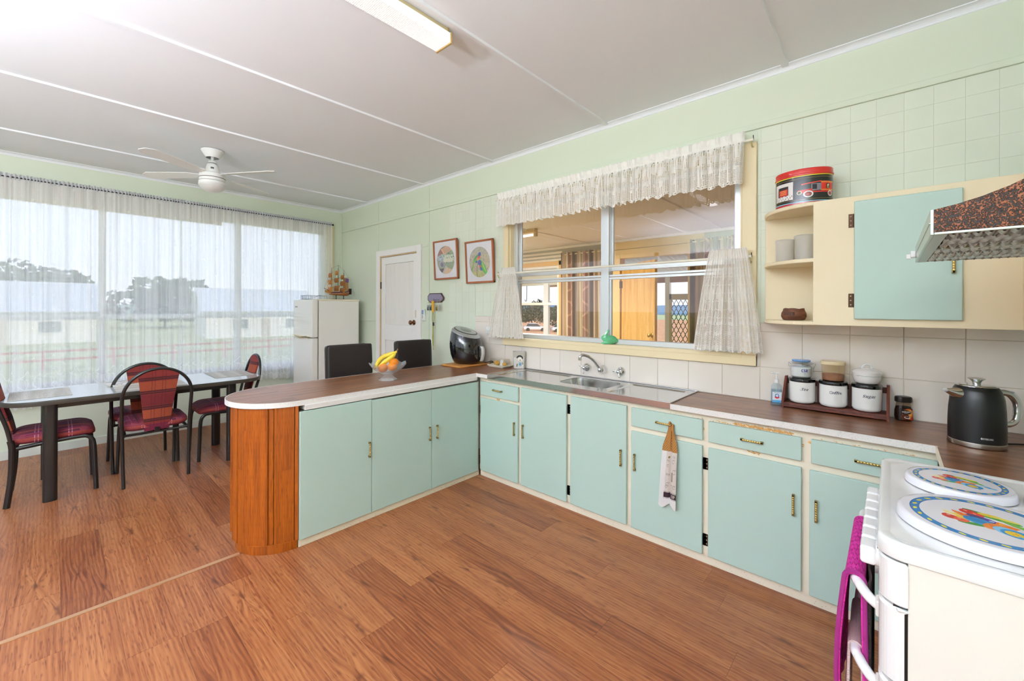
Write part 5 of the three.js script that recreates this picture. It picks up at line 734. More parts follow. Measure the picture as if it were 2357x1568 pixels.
// peninsula corner: board, air fryer, butter dish, bird holder
{
  const b = solo('chopping_board', 'light timber chopping board under the air fryer', 'chopping board', muv(rbox(-0.137, 0.137, 0.0005, 0.017, -0.2, 0.2, 0.006, 3), 'z', 0.2, 0.14), mat.chop, [3.035, BENCH_T, 0.212]); void b;
  const t = thing('air_fryer', 'glossy black egg shaped air fryer with a silver handle and sloping control panel', 'air fryer', [3.03, BENCH_T + 0.0175, 0.205], 0.2), A = ellipse(0.162, 0.162, 64), top = (y) => y;
  const lv = [[0.001, 0.66], [0.006, 0.74], [0.03, 0.85], [0.08, 0.96], [0.14, 1.0], [0.2, 0.98], [0.25, 0.92], [0.285, 0.85]];
  const tilt = (x, y, k) => y + k * (-x) * 0.32; const ring = (y, s, k) => A.map(([x, z]) => V(x * s - k * 0.012, tilt(x * s, y, k), z * s)); void top;
  part('body', loft(lv.map(([y, s], i) => ring(y, s, i / (lv.length - 1))), true, false), MP('#0b0c10', 0.1, { clearcoat: 1, clearcoatRoughness: 0.03 }), t);
  part('trim_ring', loft([ring(0.285, 0.852, 1), ring(0.294, 0.83, 1.02), ring(0.31, 0.735, 1.05), ring(0.312, 0.7, 1.05)], false, false), M('#c3c6c8', 0.28, { metalness: 0.85 }), t);
  part('bezel', loft([ring(0.312, 0.705, 1.05), ring(0.316, 0.67, 1.05), ring(0.315, 0.6, 1.05)], false, false), mat.blackGloss, t);
  part('control_panel', loft([ring(0.3155, 0.61, 1.05), ring(0.318, 0.58, 1.05), ring(0.319, 0.2, 1.05)], false, true), M('#b9bdb8', 0.35, { metalness: 0.4 }), t);
  part('display', loft([ring(0.3192, 0.33, 1.05), ring(0.3205, 0.3, 1.05), ring(0.3208, 0.1, 1.05)], false, true), mat.blackGloss, t);
  part('basket_seam', loft([[0.168, 1.0005], [0.1665, 1.002], [0.165, 1.0005]].map(([y, s]) => ring(y, s * 0.995, 0.6)), false, false), M('#050506', 0.6), t);
  const hq = (y, w, o) => roundRect(0.03, w, 0.011, 4).map(([x, z]) => V(o + x, y, z)); part('handle', loft([hq(0.03, 0.022, 0.168), hq(0.04, 0.03, 0.176), hq(0.1, 0.034, 0.19), hq(0.15, 0.036, 0.186), hq(0.166, 0.034, 0.176), hq(0.17, 0.024, 0.168)]), M('#d9d6d2', 0.3, { metalness: 0.35 }), t);
  part('power_cord', tube([[3.15, 0.885, 0.09], [3.19, 0.9, 0.06], [3.22, 0.905, 0.05], [3.24, 0.885, 0.06], [3.215, 0.874, 0.08], [3.2, 0.89, 0.05], [3.24, 0.895, 0.03], [3.27, 0.878, 0.03], [3.24, 0.8725, 0.05], [3.21, 0.8725, 0.03]], 0.004, 8, 80).translate(-3.03, -BENCH_T - 0.0175, -0.205).rotateY(-0.2), mat.black, t);
  const d = thing('butter_dish', 'white dish with a clear cover over yellow buns and a small card', 'dish', [3.362, BENCH_T, 0.09], -0.05), r = roundRect(0.23, 0.13, 0.012, 4);
  part('base', stack(r, [[0.0008, 0.82], [0.003, 0.86], [0.008, 0.86], [0.012, 0.98], [0.02, 1.0], [0.022, 0.99], [0.017, 0.9]]), M('#f0ead8', 0.35), d); part('cover', stack(roundRect(0.2, 0.105, 0.01, 4), [[0.0175, 1], [0.055, 0.95], [0.078, 0.88], [0.08, 0.85]], false, true), glass('#f4f2ee'), d);
  for (const [x, z, s] of [[-0.045, 0.0, 1], [-0.015, 0.018, 0.8], [0.062, 0.0, 0.75]]) part('bun', new THREE.SphereGeometry(0.026 * s, 20, 14).scale(1.25, 0.75, 1).translate(x, 0.0175 + 0.02 * s, z), M('#d9a748', 0.6), d); part('card', [rbox(0.012, 0.05, 0.02, 0.072, -0.014, -0.0125, 0.0005).rotateX(-0.2).translate(0, 0, 0.03)], M('#f4f4f8', 0.6), d);
  const h = thing('decorated_holder', 'grey upright holder painted with a black bird and a blue flower, in the sink corner', 'ornament', [3.575, BENCH_T + 0.0045, 0.06], 0.55), o = roundRect(0.108, 0.05, 0.018, 5);
  part('body', stack(o, [[0.0005, 0.86], [0.004, 0.9], [0.15, 1.08], [0.155, 1.07], [0.152, 1.0], [0.09, 0.94]]), M('#cfcac2', 0.7, { bumpMap: T.weave, bumpScale: 0.0008 }), h);
  part('picture', sheet(4, 8, (u, v) => V((u - 0.5) * 0.088 * (0.92 + 0.16 * v), 0.004 + v * 0.146, 0.0231 + 0.0046 * v)), textPrint(384, 640, (g) => { const e = (x, y, a, b, t, f) => { g.fillStyle = f; g.beginPath(); g.ellipse(x, y, a, b, t, 0, TAU); g.fill(); }; g.fillStyle = '#b9b3a2'; g.fillRect(0, 0, 384, 210); g.fillStyle = '#d9d2ca'; g.fillRect(0, 210, 384, 430); g.fillStyle = '#17151a'; g.beginPath(); g.arc(230, 250, 130, 3.2, 6.3); g.lineTo(310, 300); g.arc(230, 270, 84, 6.2, 3.5, true); g.fill(); e(240, 280, 84, 84, 0, '#f3ead9'); e(246, 318, 22, 22, 0, '#121014'); e(238, 312, 6, 6, 0, '#fff'); g.strokeStyle = '#5a5048'; g.lineWidth = 6; g.beginPath(); g.arc(240, 345, 50, 0.3, 2.8); g.stroke(); for (let i = 0; i < 7; i++) e(250 + 46 * Math.cos(i * 0.9), 480 + 46 * Math.sin(i * 0.9), 34, 22, i * 0.9, '#7fa8bd'); e(250, 480, 20, 20, 0, '#4f7d99'); e(120, 520, 24, 70, 0.2, '#6a7448'); e(350, 440, 16, 50, -0.3, '#6a7448'); }), h);
  part('cord_loop', tube([[0.03, 0.15, 0.0], [0.024, 0.19, -0.012], [0.004, 0.215, -0.03], [0.02, 0.18, -0.016], [0.036, 0.15, 0.0]], 0.0012, 6), mat.white, h);
}
// glass bowl of fruit
{
  const t = thing('fruit_bowl', 'pressed glass footed bowl with a scalloped rim, holding fruit', 'bowl', [3.22, BENCH_T, 1.175]), n = 72;
  const ring = (r, y, sc = 0, st = 0) => Array.from({ length: n }, (_, i) => { const a = i / n * TAU, s = Math.cos(a * 9), q = Math.cos(a * 36); return V((r + sc * 0.35 * s + st * q) * Math.cos(a), y + sc * s, (r + sc * 0.35 * s + st * q) * Math.sin(a)); });
  part('bowl', loft([ring(0.02, 0.046), ring(0.05, 0.05, 0, 0.0005), ring(0.085, 0.07, 0.001, 0.0012), ring(0.115, 0.097, 0.004, 0.0015), ring(0.136, 0.124, 0.008, 0.001), ring(0.1375, 0.128, 0.008), ring(0.131, 0.127, 0.008), ring(0.11, 0.1, 0.004), ring(0.08, 0.075, 0.001), ring(0.045, 0.056), ring(0.012, 0.053)], true, true), mat.clear, t);
  part('foot', loft([ring(0.068, 0.001, 0, 0.001), ring(0.07, 0.006, 0, 0.0012), ring(0.05, 0.02, 0, 0.001), ring(0.034, 0.034), ring(0.03, 0.045), ring(0.02, 0.0462)], true, true), mat.clear, t);
  const om = MP('#f28a14', 0.45, { bumpMap: T.orange, bumpScale: 0.0006 }), gr = 'oranges in the glass bowl';
  [[3.268, 0.972, 1.165, 'orange in the glass bowl on the right, half leaning on the rim'], [3.228, 0.964, 1.222, 'orange in the glass bowl nearest the front rim'], [3.246, 1.0, 1.14, 'highest orange in the glass bowl, beside the bananas']].forEach(([x, y, z, l], i) => { const o = thing('orange', l, 'orange', [x, y, z], i * 1.3, gr); part('peel', new THREE.SphereGeometry(0.036, 32, 24).scale(1, 0.92, 1), om, o); part('navel', new THREE.SphereGeometry(0.003, 8, 6).scale(1, 0.5, 1).translate(0, 0.033, 0), M('#7a6a2a', 0.7), o); });
  const ban = (label, pts, r) => { const o = thing('banana', label, 'banana', pts[0], 0, null), c = new THREE.CatmullRomCurve3(pts.map((p) => V(p[0] - pts[0][0], p[1] - pts[0][1], p[2] - pts[0][2]))), N = 26, rg = []; const fr = c.computeFrenetFrames(N); for (let i = 0; i <= N; i++) { const s = i / N, p = c.getPointAt(s), rr = r * (s < 0.08 ? lerp(0.35, 0.8, s / 0.08) : s > 0.8 ? lerp(1, 0.28, Math.min(1, (s - 0.8) / 0.13)) : lerp(0.8, 1, Math.min(1, (s - 0.08) / 0.2))); rg.push(Array.from({ length: 15 }, (_, k) => { const a = k / 15 * TAU, q = rr * (1 + 0.06 * Math.cos(a * 5)); return p.clone().addScaledVector(fr.normals[i], q * Math.cos(a)).addScaledVector(fr.binormals[i], q * Math.sin(a)); })); } part('peel', loft(rg, true, true), M('#e3c437', 0.45), o); part('tip', new THREE.SphereGeometry(r * 0.36, 10, 8), M('#3a2c18', 0.8), o); const e = pts[pts.length - 1]; part('stem', bar([e[0] - pts[0][0], e[1] - pts[0][1], e[2] - pts[0][2]], [e[0] - pts[0][0] + 0.006, e[1] - pts[0][1] + 0.016, e[2] - pts[0][2] - 0.005], 0.0048, 8), M('#6a4a24', 0.8), o); };
  ban('pale yellow banana at the back of the bowl, the longer one', [[3.13, 0.955, 1.225], [3.135, 1.0, 1.205], [3.17, 1.042, 1.18], [3.218, 1.062, 1.145], [3.258, 1.088, 1.12]], 0.0175); ban('shorter banana in front, touching the oranges', [[3.185, 0.958, 1.235], [3.2, 0.985, 1.215], [3.228, 1.02, 1.185], [3.25, 1.052, 1.15], [3.264, 1.084, 1.125]], 0.0165);
}
// hand towel on the drawer handle
{
  const t = thing('hand_towel', 'white printed hand towel with a brown crocheted top hanging from a drawer handle', 'towel', [5.12, 0.74, 0.5]);
  const print = canvasTex(512, 1024, (g, W, H) => { g.fillStyle = '#f3f0ee'; g.fillRect(0, 0, W, H); g.fillStyle = '#ddd2c8'; g.fillRect(150, 0, 362, 850); const c = '#5c4a44'; g.strokeStyle = c; g.fillStyle = c; g.lineWidth = 5; g.font = '52px serif'; g.textAlign = 'center'; g.fillText('OA', 215, 190); g.fillText('CA', 420, 100); g.fillText('ROA', 225, 450); for (const [x, y, r] of [[400, 170, 34], [430, 360, 40], [220, 620, 36], [200, 660, 28], [440, 640, 30], [210, 270, 22]]) { g.beginPath(); g.arc(x, y, r, 0.4, 5.2); g.stroke(); g.beginPath(); g.arc(x + r, y - r * 0.6, r * 0.5, 2, 6); g.stroke(); } g.fillStyle = '#a79386'; g.fillRect(350, 380, 44, 160); g.strokeRect(350, 380, 44, 160); g.strokeRect(330, 610, 60, 150); g.fillStyle = '#8a7440'; g.beginPath(); g.ellipse(240, 110, 34, 20, -0.4, 0, TAU); g.fill(); g.fillStyle = '#3f2830'; g.fillRect(130, 770, 382, 96); g.fillStyle = '#6a5a52'; for (let x = 130; x < 512; x += 22) { g.fillRect(x, 750, 10, 14); g.fillRect(x, 872, 10, 14); } g.fillStyle = '#e8dcc8'; g.font = 'bold 84px serif'; g.fillText('OP', 420, 848); });
  const W = (y) => (y > 0.6 ? lerp(0.043, 0.0145, smoothstep(y, 0.6, 0.735)) : lerp(0.05, 0.043, (y - 0.27) / 0.33)), cx = (y) => lerp(5.104, 5.122, clamp((y - 0.27) / 0.45, 0, 1)), zf = (u, y) => DZ + 0.013 + 0.016 * Math.min(1, (0.76 - y) * 4) - 0.013 * Math.exp(-Math.pow((u - 0.58) / 0.06, 2)) * (y < 0.71 ? 1 : 0) + 0.004 * Math.sin(u * 7 + y * 4);
  const P = (y0, y1) => (u, v) => { const y = lerp(y0, y1, v); return V(cx(y) + (u * 2 - 1) * W(y), y - (y < 0.3 ? 0.012 * Math.sin(u * 8) : 0) * 1, zf(u, y)); };
  partW('towel', cloth(36, 30, P(0.275, 0.594), 0.004, (u, v) => [u, v]), M('#ffffff', 0.95, { map: print, bumpMap: T.terry, bumpScale: 0.0004 }), t);
  const knit = dataTex(256, 256, (u, v) => { const a = Math.sin((u * 10 + Math.floor(v * 16) * 0.5) * TAU), b = Math.sin(v * 16 * TAU); return mixc([116, 72, 26], [206, 150, 84], clamp(0.55 + 0.4 * a * b + 0.2 * (noise(u * 90, v * 90, 90, 90) - 0.5), 0, 1)); });
  partW('crochet_top', cloth(28, 26, P(0.592, 0.752), 0.006, (u, v) => [u * 0.7, v * 1.3]), M('#ffffff', 0.95, { map: knit, bumpMap: knit, bumpScale: 0.002 }), t);
  partW('loop', tube([[5.112, 0.748, 0.494], [5.112, 0.756, 0.49], [5.112, 0.757, 0.483], [5.112, 0.748, 0.4795], [5.112, 0.725, 0.4815]], 0.0065, 10).scale(1, 1, 1), M('#ffffff', 0.95, { map: knit, bumpMap: knit, bumpScale: 0.002 }), t);
}
// towels on the stove rails
{
  const cable = dataTex(512, 512, (u, v) => { const x = u * 8, k = x - Math.floor(x), s = Math.sin(v * TAU * 10 + (Math.floor(x) % 2 ? 0 : Math.PI)); const rope = Math.abs(k - 0.5 - 0.18 * s); return 255 * clamp(0.25 + 0.7 * Math.exp(-rope * rope * 34) + 0.25 * (noise(u * 128, v * 128, 128, 128) - 0.5), 0, 1); }, false, [0.24, 0.24]);
  // profile of a towel over a rail: back flap up, over, front flap down
  const hang = (x, y, r, back, front, gapB, gapF) => { const p = []; for (let i = 0; i <= 14; i++) { const s = i / 14; p.push([x + r + gapB * (1 - s) , y - back * (1 - s)]); } for (let i = 1; i < 10; i++) { const a = i / 10 * Math.PI; p.push([x + r * Math.cos(a), y + r * Math.sin(a)]); } for (let i = 0; i <= 22; i++) { const s = i / 22; p.push([x - r - gapF * Math.sin(s * Math.PI * 0.6), y - front * s]); } return p; };
  const drape = (prof, z0, z1, wav, seed) => (u, v) => { const f = v * (prof.length - 1), i = Math.min(prof.length - 2, Math.floor(f)), k = f - i, a = prof[i], b = prof[i + 1], x = lerp(a[0], b[0], k), y = lerp(a[1], b[1], k), low = clamp((0.70 - y) * 2.4, 0, 1); return V(x + wav * low * Math.sin(u * 9 + seed) + wav * 0.5 * low * Math.sin(u * 23 + y * 6), y, lerp(z1, z0, u) - 0.05 * low * (0.5 - u) * (v > 0.5 ? 1.2 : 0.6)); };
  const pr = hang(5.990, 0.7025, 0.021, 0.33, 0.40, 0.0, 0.024), L = 0.8;
  const t = thing('tea_towel', 'bright magenta cable textured towel over the upper oven rail', 'towel', [5.99, 0.7, 1.27]); partW('towel', cloth(60, 90, drape(pr, 1.06, 1.46, 0.007, 1), 0.008, (u, v) => [u * 0.4, v * L]), M('#dc2a9e', 0.95, { bumpMap: cable, bumpScale: 0.006 }), t);
  const edge = (u) => { const f = drape(pr, 1.06, 1.46, 0.007, 1), p = []; for (let i = 0; i <= 40; i++) { const q = f(u, i / 40); p.push(q.toArray()); } return tube(p, 0.0055, 7, 100); }; partW('hem', edge(0.0), M('#e23fae', 0.9, { bumpMap: T.terry, bumpScale: 0.001 }), t);
  const d = thing('dark_towel', 'dark brown towel hanging behind the magenta one on the oven rail', 'towel', [6.014, 0.7, 1.25]); partW('towel', cloth(24, 40, (u, v) => V(6.0165 + 0.003 * Math.sin(u * 14 + v), lerp(0.695, 0.27, v), lerp(1.445, 1.12, u)), 0.005, (u, v) => [u * 0.3, v * 0.4]), M('#4a3f3a', 0.95, { bumpMap: T.terry, bumpScale: 0.0015 }), d);
  const pb = hang(5.990, 0.506, 0.0165, 0.2, 0.3, 0.003, 0.006); const b = thing('face_cloth', 'pale pink towelling cloth over the lower oven rail', 'towel', [5.99, 0.5, 1.35]); partW('towel', cloth(30, 60, drape(pb, 1.2, 1.44, 0.003, 2), 0.006, (u, v) => [u * 0.25, v * 0.5]), M('#e6d0c6', 0.95, { bumpMap: T.terry, bumpScale: 0.0018 }), b);
}
// ---- on and by the white door wall
{
  const frame = (label, x0, y0, art) => {
    const w = 0.405, h = 0.425, t = thing('framed_picture', label, 'picture', [x0 + w / 2, y0, 0.0085]); t.rotation.x = 0.055; const f = 0.017;
    const seg = (L, vert) => { const g = muv(rbox(-L / 2, L / 2, -f / 2, f / 2, 0, 0.022, 0.003), 'x'); return vert ? g.rotateZ(Math.PI / 2) : g; };
    part('frame', [seg(w, 0).translate(0, f / 2, 0), seg(w, 0).translate(0, h - f / 2, 0), seg(h, 1).translate(-w / 2 + f / 2, h / 2, 0), seg(h, 1).translate(w / 2 - f / 2, h / 2, 0)], mat.frameWood, t);
    const el = ellipse(0.148, 0.152, 60).map(([x, y]) => [x, y + h * 0.49]).reverse(); part('mount', plateZ(shp(rect(-w / 2 + f, w / 2 - f, f, h - f), [el]), 0.008, 0.011), M('#e6e2e4', 0.8), t);
    part('artwork', flat(0.31, 0.32).translate(0, h * 0.49, 0.0065), M('#ffffff', 0.9, { map: art, bumpMap: T.weave, bumpScale: 0.0003 }), t); part('backing', box(-w / 2 + 0.01, w / 2 - 0.01, 0.01, h - 0.01, 0.001, 0.005), M('#8a6a4a', 0.8), t); part('glazing', box(-w / 2 + f, w / 2 - f, f, h - f, 0.0125, 0.0135), mat.pane, t);
  };
  const strokes = (g, r, n, cols, W, H, L, wd, dir) => { for (let i = 0; i < n; i++) { g.strokeStyle = cols[Math.floor(r() * cols.length)]; g.lineWidth = wd * (0.5 + r()); const x = r() * W, y = r() * H, a = dir + (r() - 0.5) * 1.6; g.beginPath(); g.moveTo(x, y); g.lineTo(x + L * Math.cos(a), y + L * Math.sin(a)); g.stroke(); } };
  const veranda = canvasTex(512, 512, (g, W, H) => { const r = rng(21); g.fillStyle = '#8f9a72'; g.fillRect(0, 0, W, H); g.fillStyle = '#b8c4cc'; g.fillRect(20, 150, 200, 110); g.fillStyle = '#cfd8c0'; g.fillRect(200, 170, 290, 130); strokes(g, r, 260, ['#2f4a24', '#4f6a2c', '#76883a', '#23381c', '#a9b06a'], W, 300, 26, 7, 1); g.fillStyle = '#d9d3b4'; g.fillRect(180, 230, 260, 60); g.fillRect(236, 120, 18, 180); g.fillStyle = '#9a5a48'; g.beginPath(); g.moveTo(0, 40); g.lineTo(200, 0); g.lineTo(190, 130); g.lineTo(0, 190); g.fill(); g.fillStyle = '#e2b184'; g.beginPath(); g.moveTo(120, 60); g.lineTo(330, 0); g.lineTo(430, 90); g.lineTo(200, 160); g.fill(); g.strokeStyle = '#7a4a34'; g.lineWidth = 7; for (let i = 0; i < 9; i++) { g.beginPath(); g.moveTo(150 + i * 30, 20); g.lineTo(230 + i * 18, 140 - i * 5); g.stroke(); } g.fillStyle = '#aba2ac'; g.beginPath(); g.ellipse(130, 320, 72, 64, 0.3, 0, TAU); g.fill(); g.fillStyle = '#6f6470'; g.beginPath(); g.ellipse(140, 330, 46, 40, 0.3, 0, TAU); g.fill(); g.fillStyle = '#5d4038'; g.fillRect(60, 400, 140, 110); g.fillStyle = '#d9b48a'; g.beginPath(); g.moveTo(230, 360); g.lineTo(440, 440); g.lineTo(330, 512); g.lineTo(140, 512); g.fill(); g.fillStyle = '#bdb4ae'; g.beginPath(); g.moveTo(240, 350); g.lineTo(280, 370); g.lineTo(160, 512); g.lineTo(120, 500); g.fill(); g.globalAlpha = 0.6; g.save(); g.beginPath(); g.rect(300, 280, 212, 232); g.clip(); strokes(g, r, 160, ['#6d7a34', '#a58a5a', '#8a5a44', '#c9a46c', '#3f5a26'], W, H, 22, 6, 0.6); g.restore(); });
  const birds = canvasTex(512, 512, (g, W, H) => { const r = rng(33), e = (x, y, a, b, t, f) => { g.fillStyle = f; g.beginPath(); g.ellipse(x, y, a, b, t, 0, TAU); g.fill(); }; g.fillStyle = '#bdb08e'; g.fillRect(0, 0, W, H); strokes(g, r, 420, ['#a2957a', '#d8cdae', '#857a5e', '#c9bc94', '#6a6048'], W, H, 34, 5, 1.1); g.fillStyle = '#b5ac96'; g.fillRect(0, 0, W, 130); strokes(g, r, 60, ['#8f8874', '#cfc7b0'], W, 130, 60, 4, 0); g.fillStyle = 'rgba(190,190,90,0.5)'; g.fillRect(0, 400, W, 112); strokes(g, r, 120, ['#c9bc4a', '#8a8440', '#a29a9c', '#6a5a40'], W, 512, 24, 5, 1.3);
    g.lineWidth = 12; g.strokeStyle = '#6f5f46'; g.beginPath(); g.moveTo(200, 512); g.quadraticCurveTo(150, 380, 220, 260); g.stroke();
    g.save(); g.translate(200, 180); g.rotate(-0.6); e(-20, 0, 96, 40, 0, '#2f8a2a'); e(-60, 6, 80, 20, 0.1, '#3fa034'); e(20, 22, 60, 24, 0.1, '#e08a2c'); e(40, 20, 34, 20, 0, '#cf3424'); e(76, -10, 34, 30, 0, '#22389a'); e(-60, 44, 22, 16, 0.5, '#22389a'); g.restore(); e(96, 290, 16, 80, 0.35, '#8aa83a'); e(70, 350, 10, 60, 0.2, '#5f9a34');
    g.save(); g.translate(300, 330); g.rotate(0.95); e(20, -20, 140, 46, 0, '#2f9a2a'); e(110, -14, 120, 22, 0.05, '#46ac36'); e(40, -36, 90, 16, 0.1, '#9cc83a'); e(-80, 0, 44, 38, 0, '#26409c'); e(-20, 26, 30, 22, 0, '#d03a2a'); e(20, 34, 30, 22, 0, '#26409c'); g.restore(); e(262, 260, 12, 10, 0, '#d8502a'); });
  frame('framed needlework of a veranda, nearer the white door', 2.282, 1.728, veranda); frame('framed needlework of two parrots, next to the window', 2.815, 1.668, birds);
  // key plaque, keys, lanyard
  const k = thing('key_plaque', 'small dark wooden key plaque with a lilac front right of the white door', 'key rack', [2.285, 1.475, 0.0035]), oct = [[-0.14, 0.03], [-0.105, 0], [0.1, 0], [0.145, 0.03], [0.15, 0.055], [0.105, 0.105], [-0.105, 0.105], [-0.14, 0.075]];
  part('board', plateZ(shp(oct), 0, 0.014, 0.003), M('#4a2f26', 0.5), k); part('face', plateZ(shp(oct.map(([x, y]) => [x * 0.9, 0.052 + (y - 0.052) * 0.82])), 0.0142, 0.0155), M('#8f86a0', 0.5), k); part('lettering', flat(0.18, 0.03).translate(0.02, 0.03, 0.0162), textPrint(512, 96, (g) => { g.fillStyle = '#3a3240'; g.font = 'italic bold 84px serif'; g.fillText('Heaven', 256, 46); }), k);
  for (let i = 0; i < 5; i++) part('hook', tube([[-0.1 + i * 0.05, 0.02, 0.0155], [-0.1 + i * 0.05, 0.008, 0.026], [-0.1 + i * 0.05, -0.004, 0.03], [-0.1 + i * 0.05, -0.002, 0.037]], 0.0018, 6), mat.brass, k);
  const key = (x, label, cols) => { const o = thing('key_bunch', label, 'keys', [x, 1.472, 0.034]); part('ring', new THREE.TorusGeometry(0.014, 0.0014, 6, 24).rotateY(0.5).translate(0, -0.012, 0), mat.chrome, o); cols.forEach((c, i) => part(i ? 'key' : 'fob', i ? [cyl(0.011, 0.011, 0.003, 14).rotateX(Math.PI / 2).translate(0, -0.036, 0), box(-0.004, 0.004, -0.075, -0.045, -0.001, 0.001)].map((g) => g.rotateZ((i - 1.5) * 0.25).translate(0.004 * i, 0, 0.003 * i)) : rbox(-0.013, 0.013, -0.085, -0.026, -0.004, 0.004, 0.003), c, o)); };
  const sil = M('#a9aaa8', 0.3, { metalness: 0.8 }); key(2.175, 'bunch of keys with a black fob at the left end of the plaque', [M('#1f2b26', 0.5), sil, sil]); key(2.225, 'keys with a dark blue fob beside the yellow lanyard', [M('#24445a', 0.5), sil]); key(2.335, 'keys with a brown tag under the middle of the plaque', [M('#6b4a33', 0.6), sil, mat.brass]); key(2.385, 'keys with a pale tag at the right end of the plaque', [M('#c9bfae', 0.5), sil, sil]);
  const l = thing('lanyard', 'long yellow and green lanyard hanging from the key plaque', 'lanyard', [2.27, 1.49, 0.034]); part('webbing', cloth(3, 20, (u, v) => V((u - 0.5) * 0.036 + 0.002, lerp(0.005, -0.12, v), 0.003 + 0.002 * Math.sin(v * 6)), 0.004), M('#e6a81c', 0.7), l);
  for (const s of [-1, 1]) part('strap', tube([[0.006 * s, -0.115, 0.002], [0.012 * s, -0.18, 0.0], [0.008 * s + 0.002, -0.25, 0.001], [0.003 * s, -0.33, -0.002], [-0.004 + 0.008 * s, -0.42, -0.004], [0.002 * s, -0.50, -0.006]], 0.0055, 6, 40).scale(1, 1, 0.5), M('#a9a24a', 0.8), l); part('clasp', rbox(0.0, 0.018, -0.275, -0.235, -0.004, 0.006, 0.002), mat.black, l); part('hook', bar([0, -0.50, -0.004], [0.002, -0.545, -0.004], 0.004), mat.gold, l);
  const m = thing('remote_control', 'white remote in a wall holder between the door and the key plaque', 'remote', [2.064, 1.265, 0.0005]); part('holder', rbox(-0.026, 0.03, 0, 0.07, 0, 0.022, 0.006, 2), mat.white, m); part('body', rbox(-0.024, 0.028, 0.005, 0.135, 0.004, 0.028, 0.009, 3), mat.gloss, m); part('screen', rbox(-0.017, 0.02, 0.075, 0.125, 0.0275, 0.0288, 0.0006), M('#8fa4c4', 0.2), m); for (const y of [0.03, 0.043, 0.056]) part('button', rbox(-0.005, 0.005, y, y + 0.008, 0.0275, 0.0295, 0.0008), mat.black, m);
  const po = thing('power_outlet', 'white double power outlet on the tiles, half hidden by the short lace curtain', 'power outlet', [3.155, 1.165, 0.0075]); part('plate', rbox(-0.057, 0.057, 0, 0.073, 0, 0.01, 0.004, 2), mat.gloss, po); for (const x of [-0.03, 0.03]) { part('switch', rbox(x - 0.006, x + 0.006, 0.05, 0.063, 0.009, 0.014, 0.001), mat.white, po); part('slots', [rbox(x - 0.011, x - 0.0085, 0.022, 0.032, 0.0095, 0.0105, 0.0004), rbox(x + 0.0085, x + 0.011, 0.022, 0.032, 0.0095, 0.0105, 0.0004), rbox(x - 0.0012, x + 0.0012, 0.012, 0.02, 0.0095, 0.0105, 0.0004)], mat.black, po); }
}
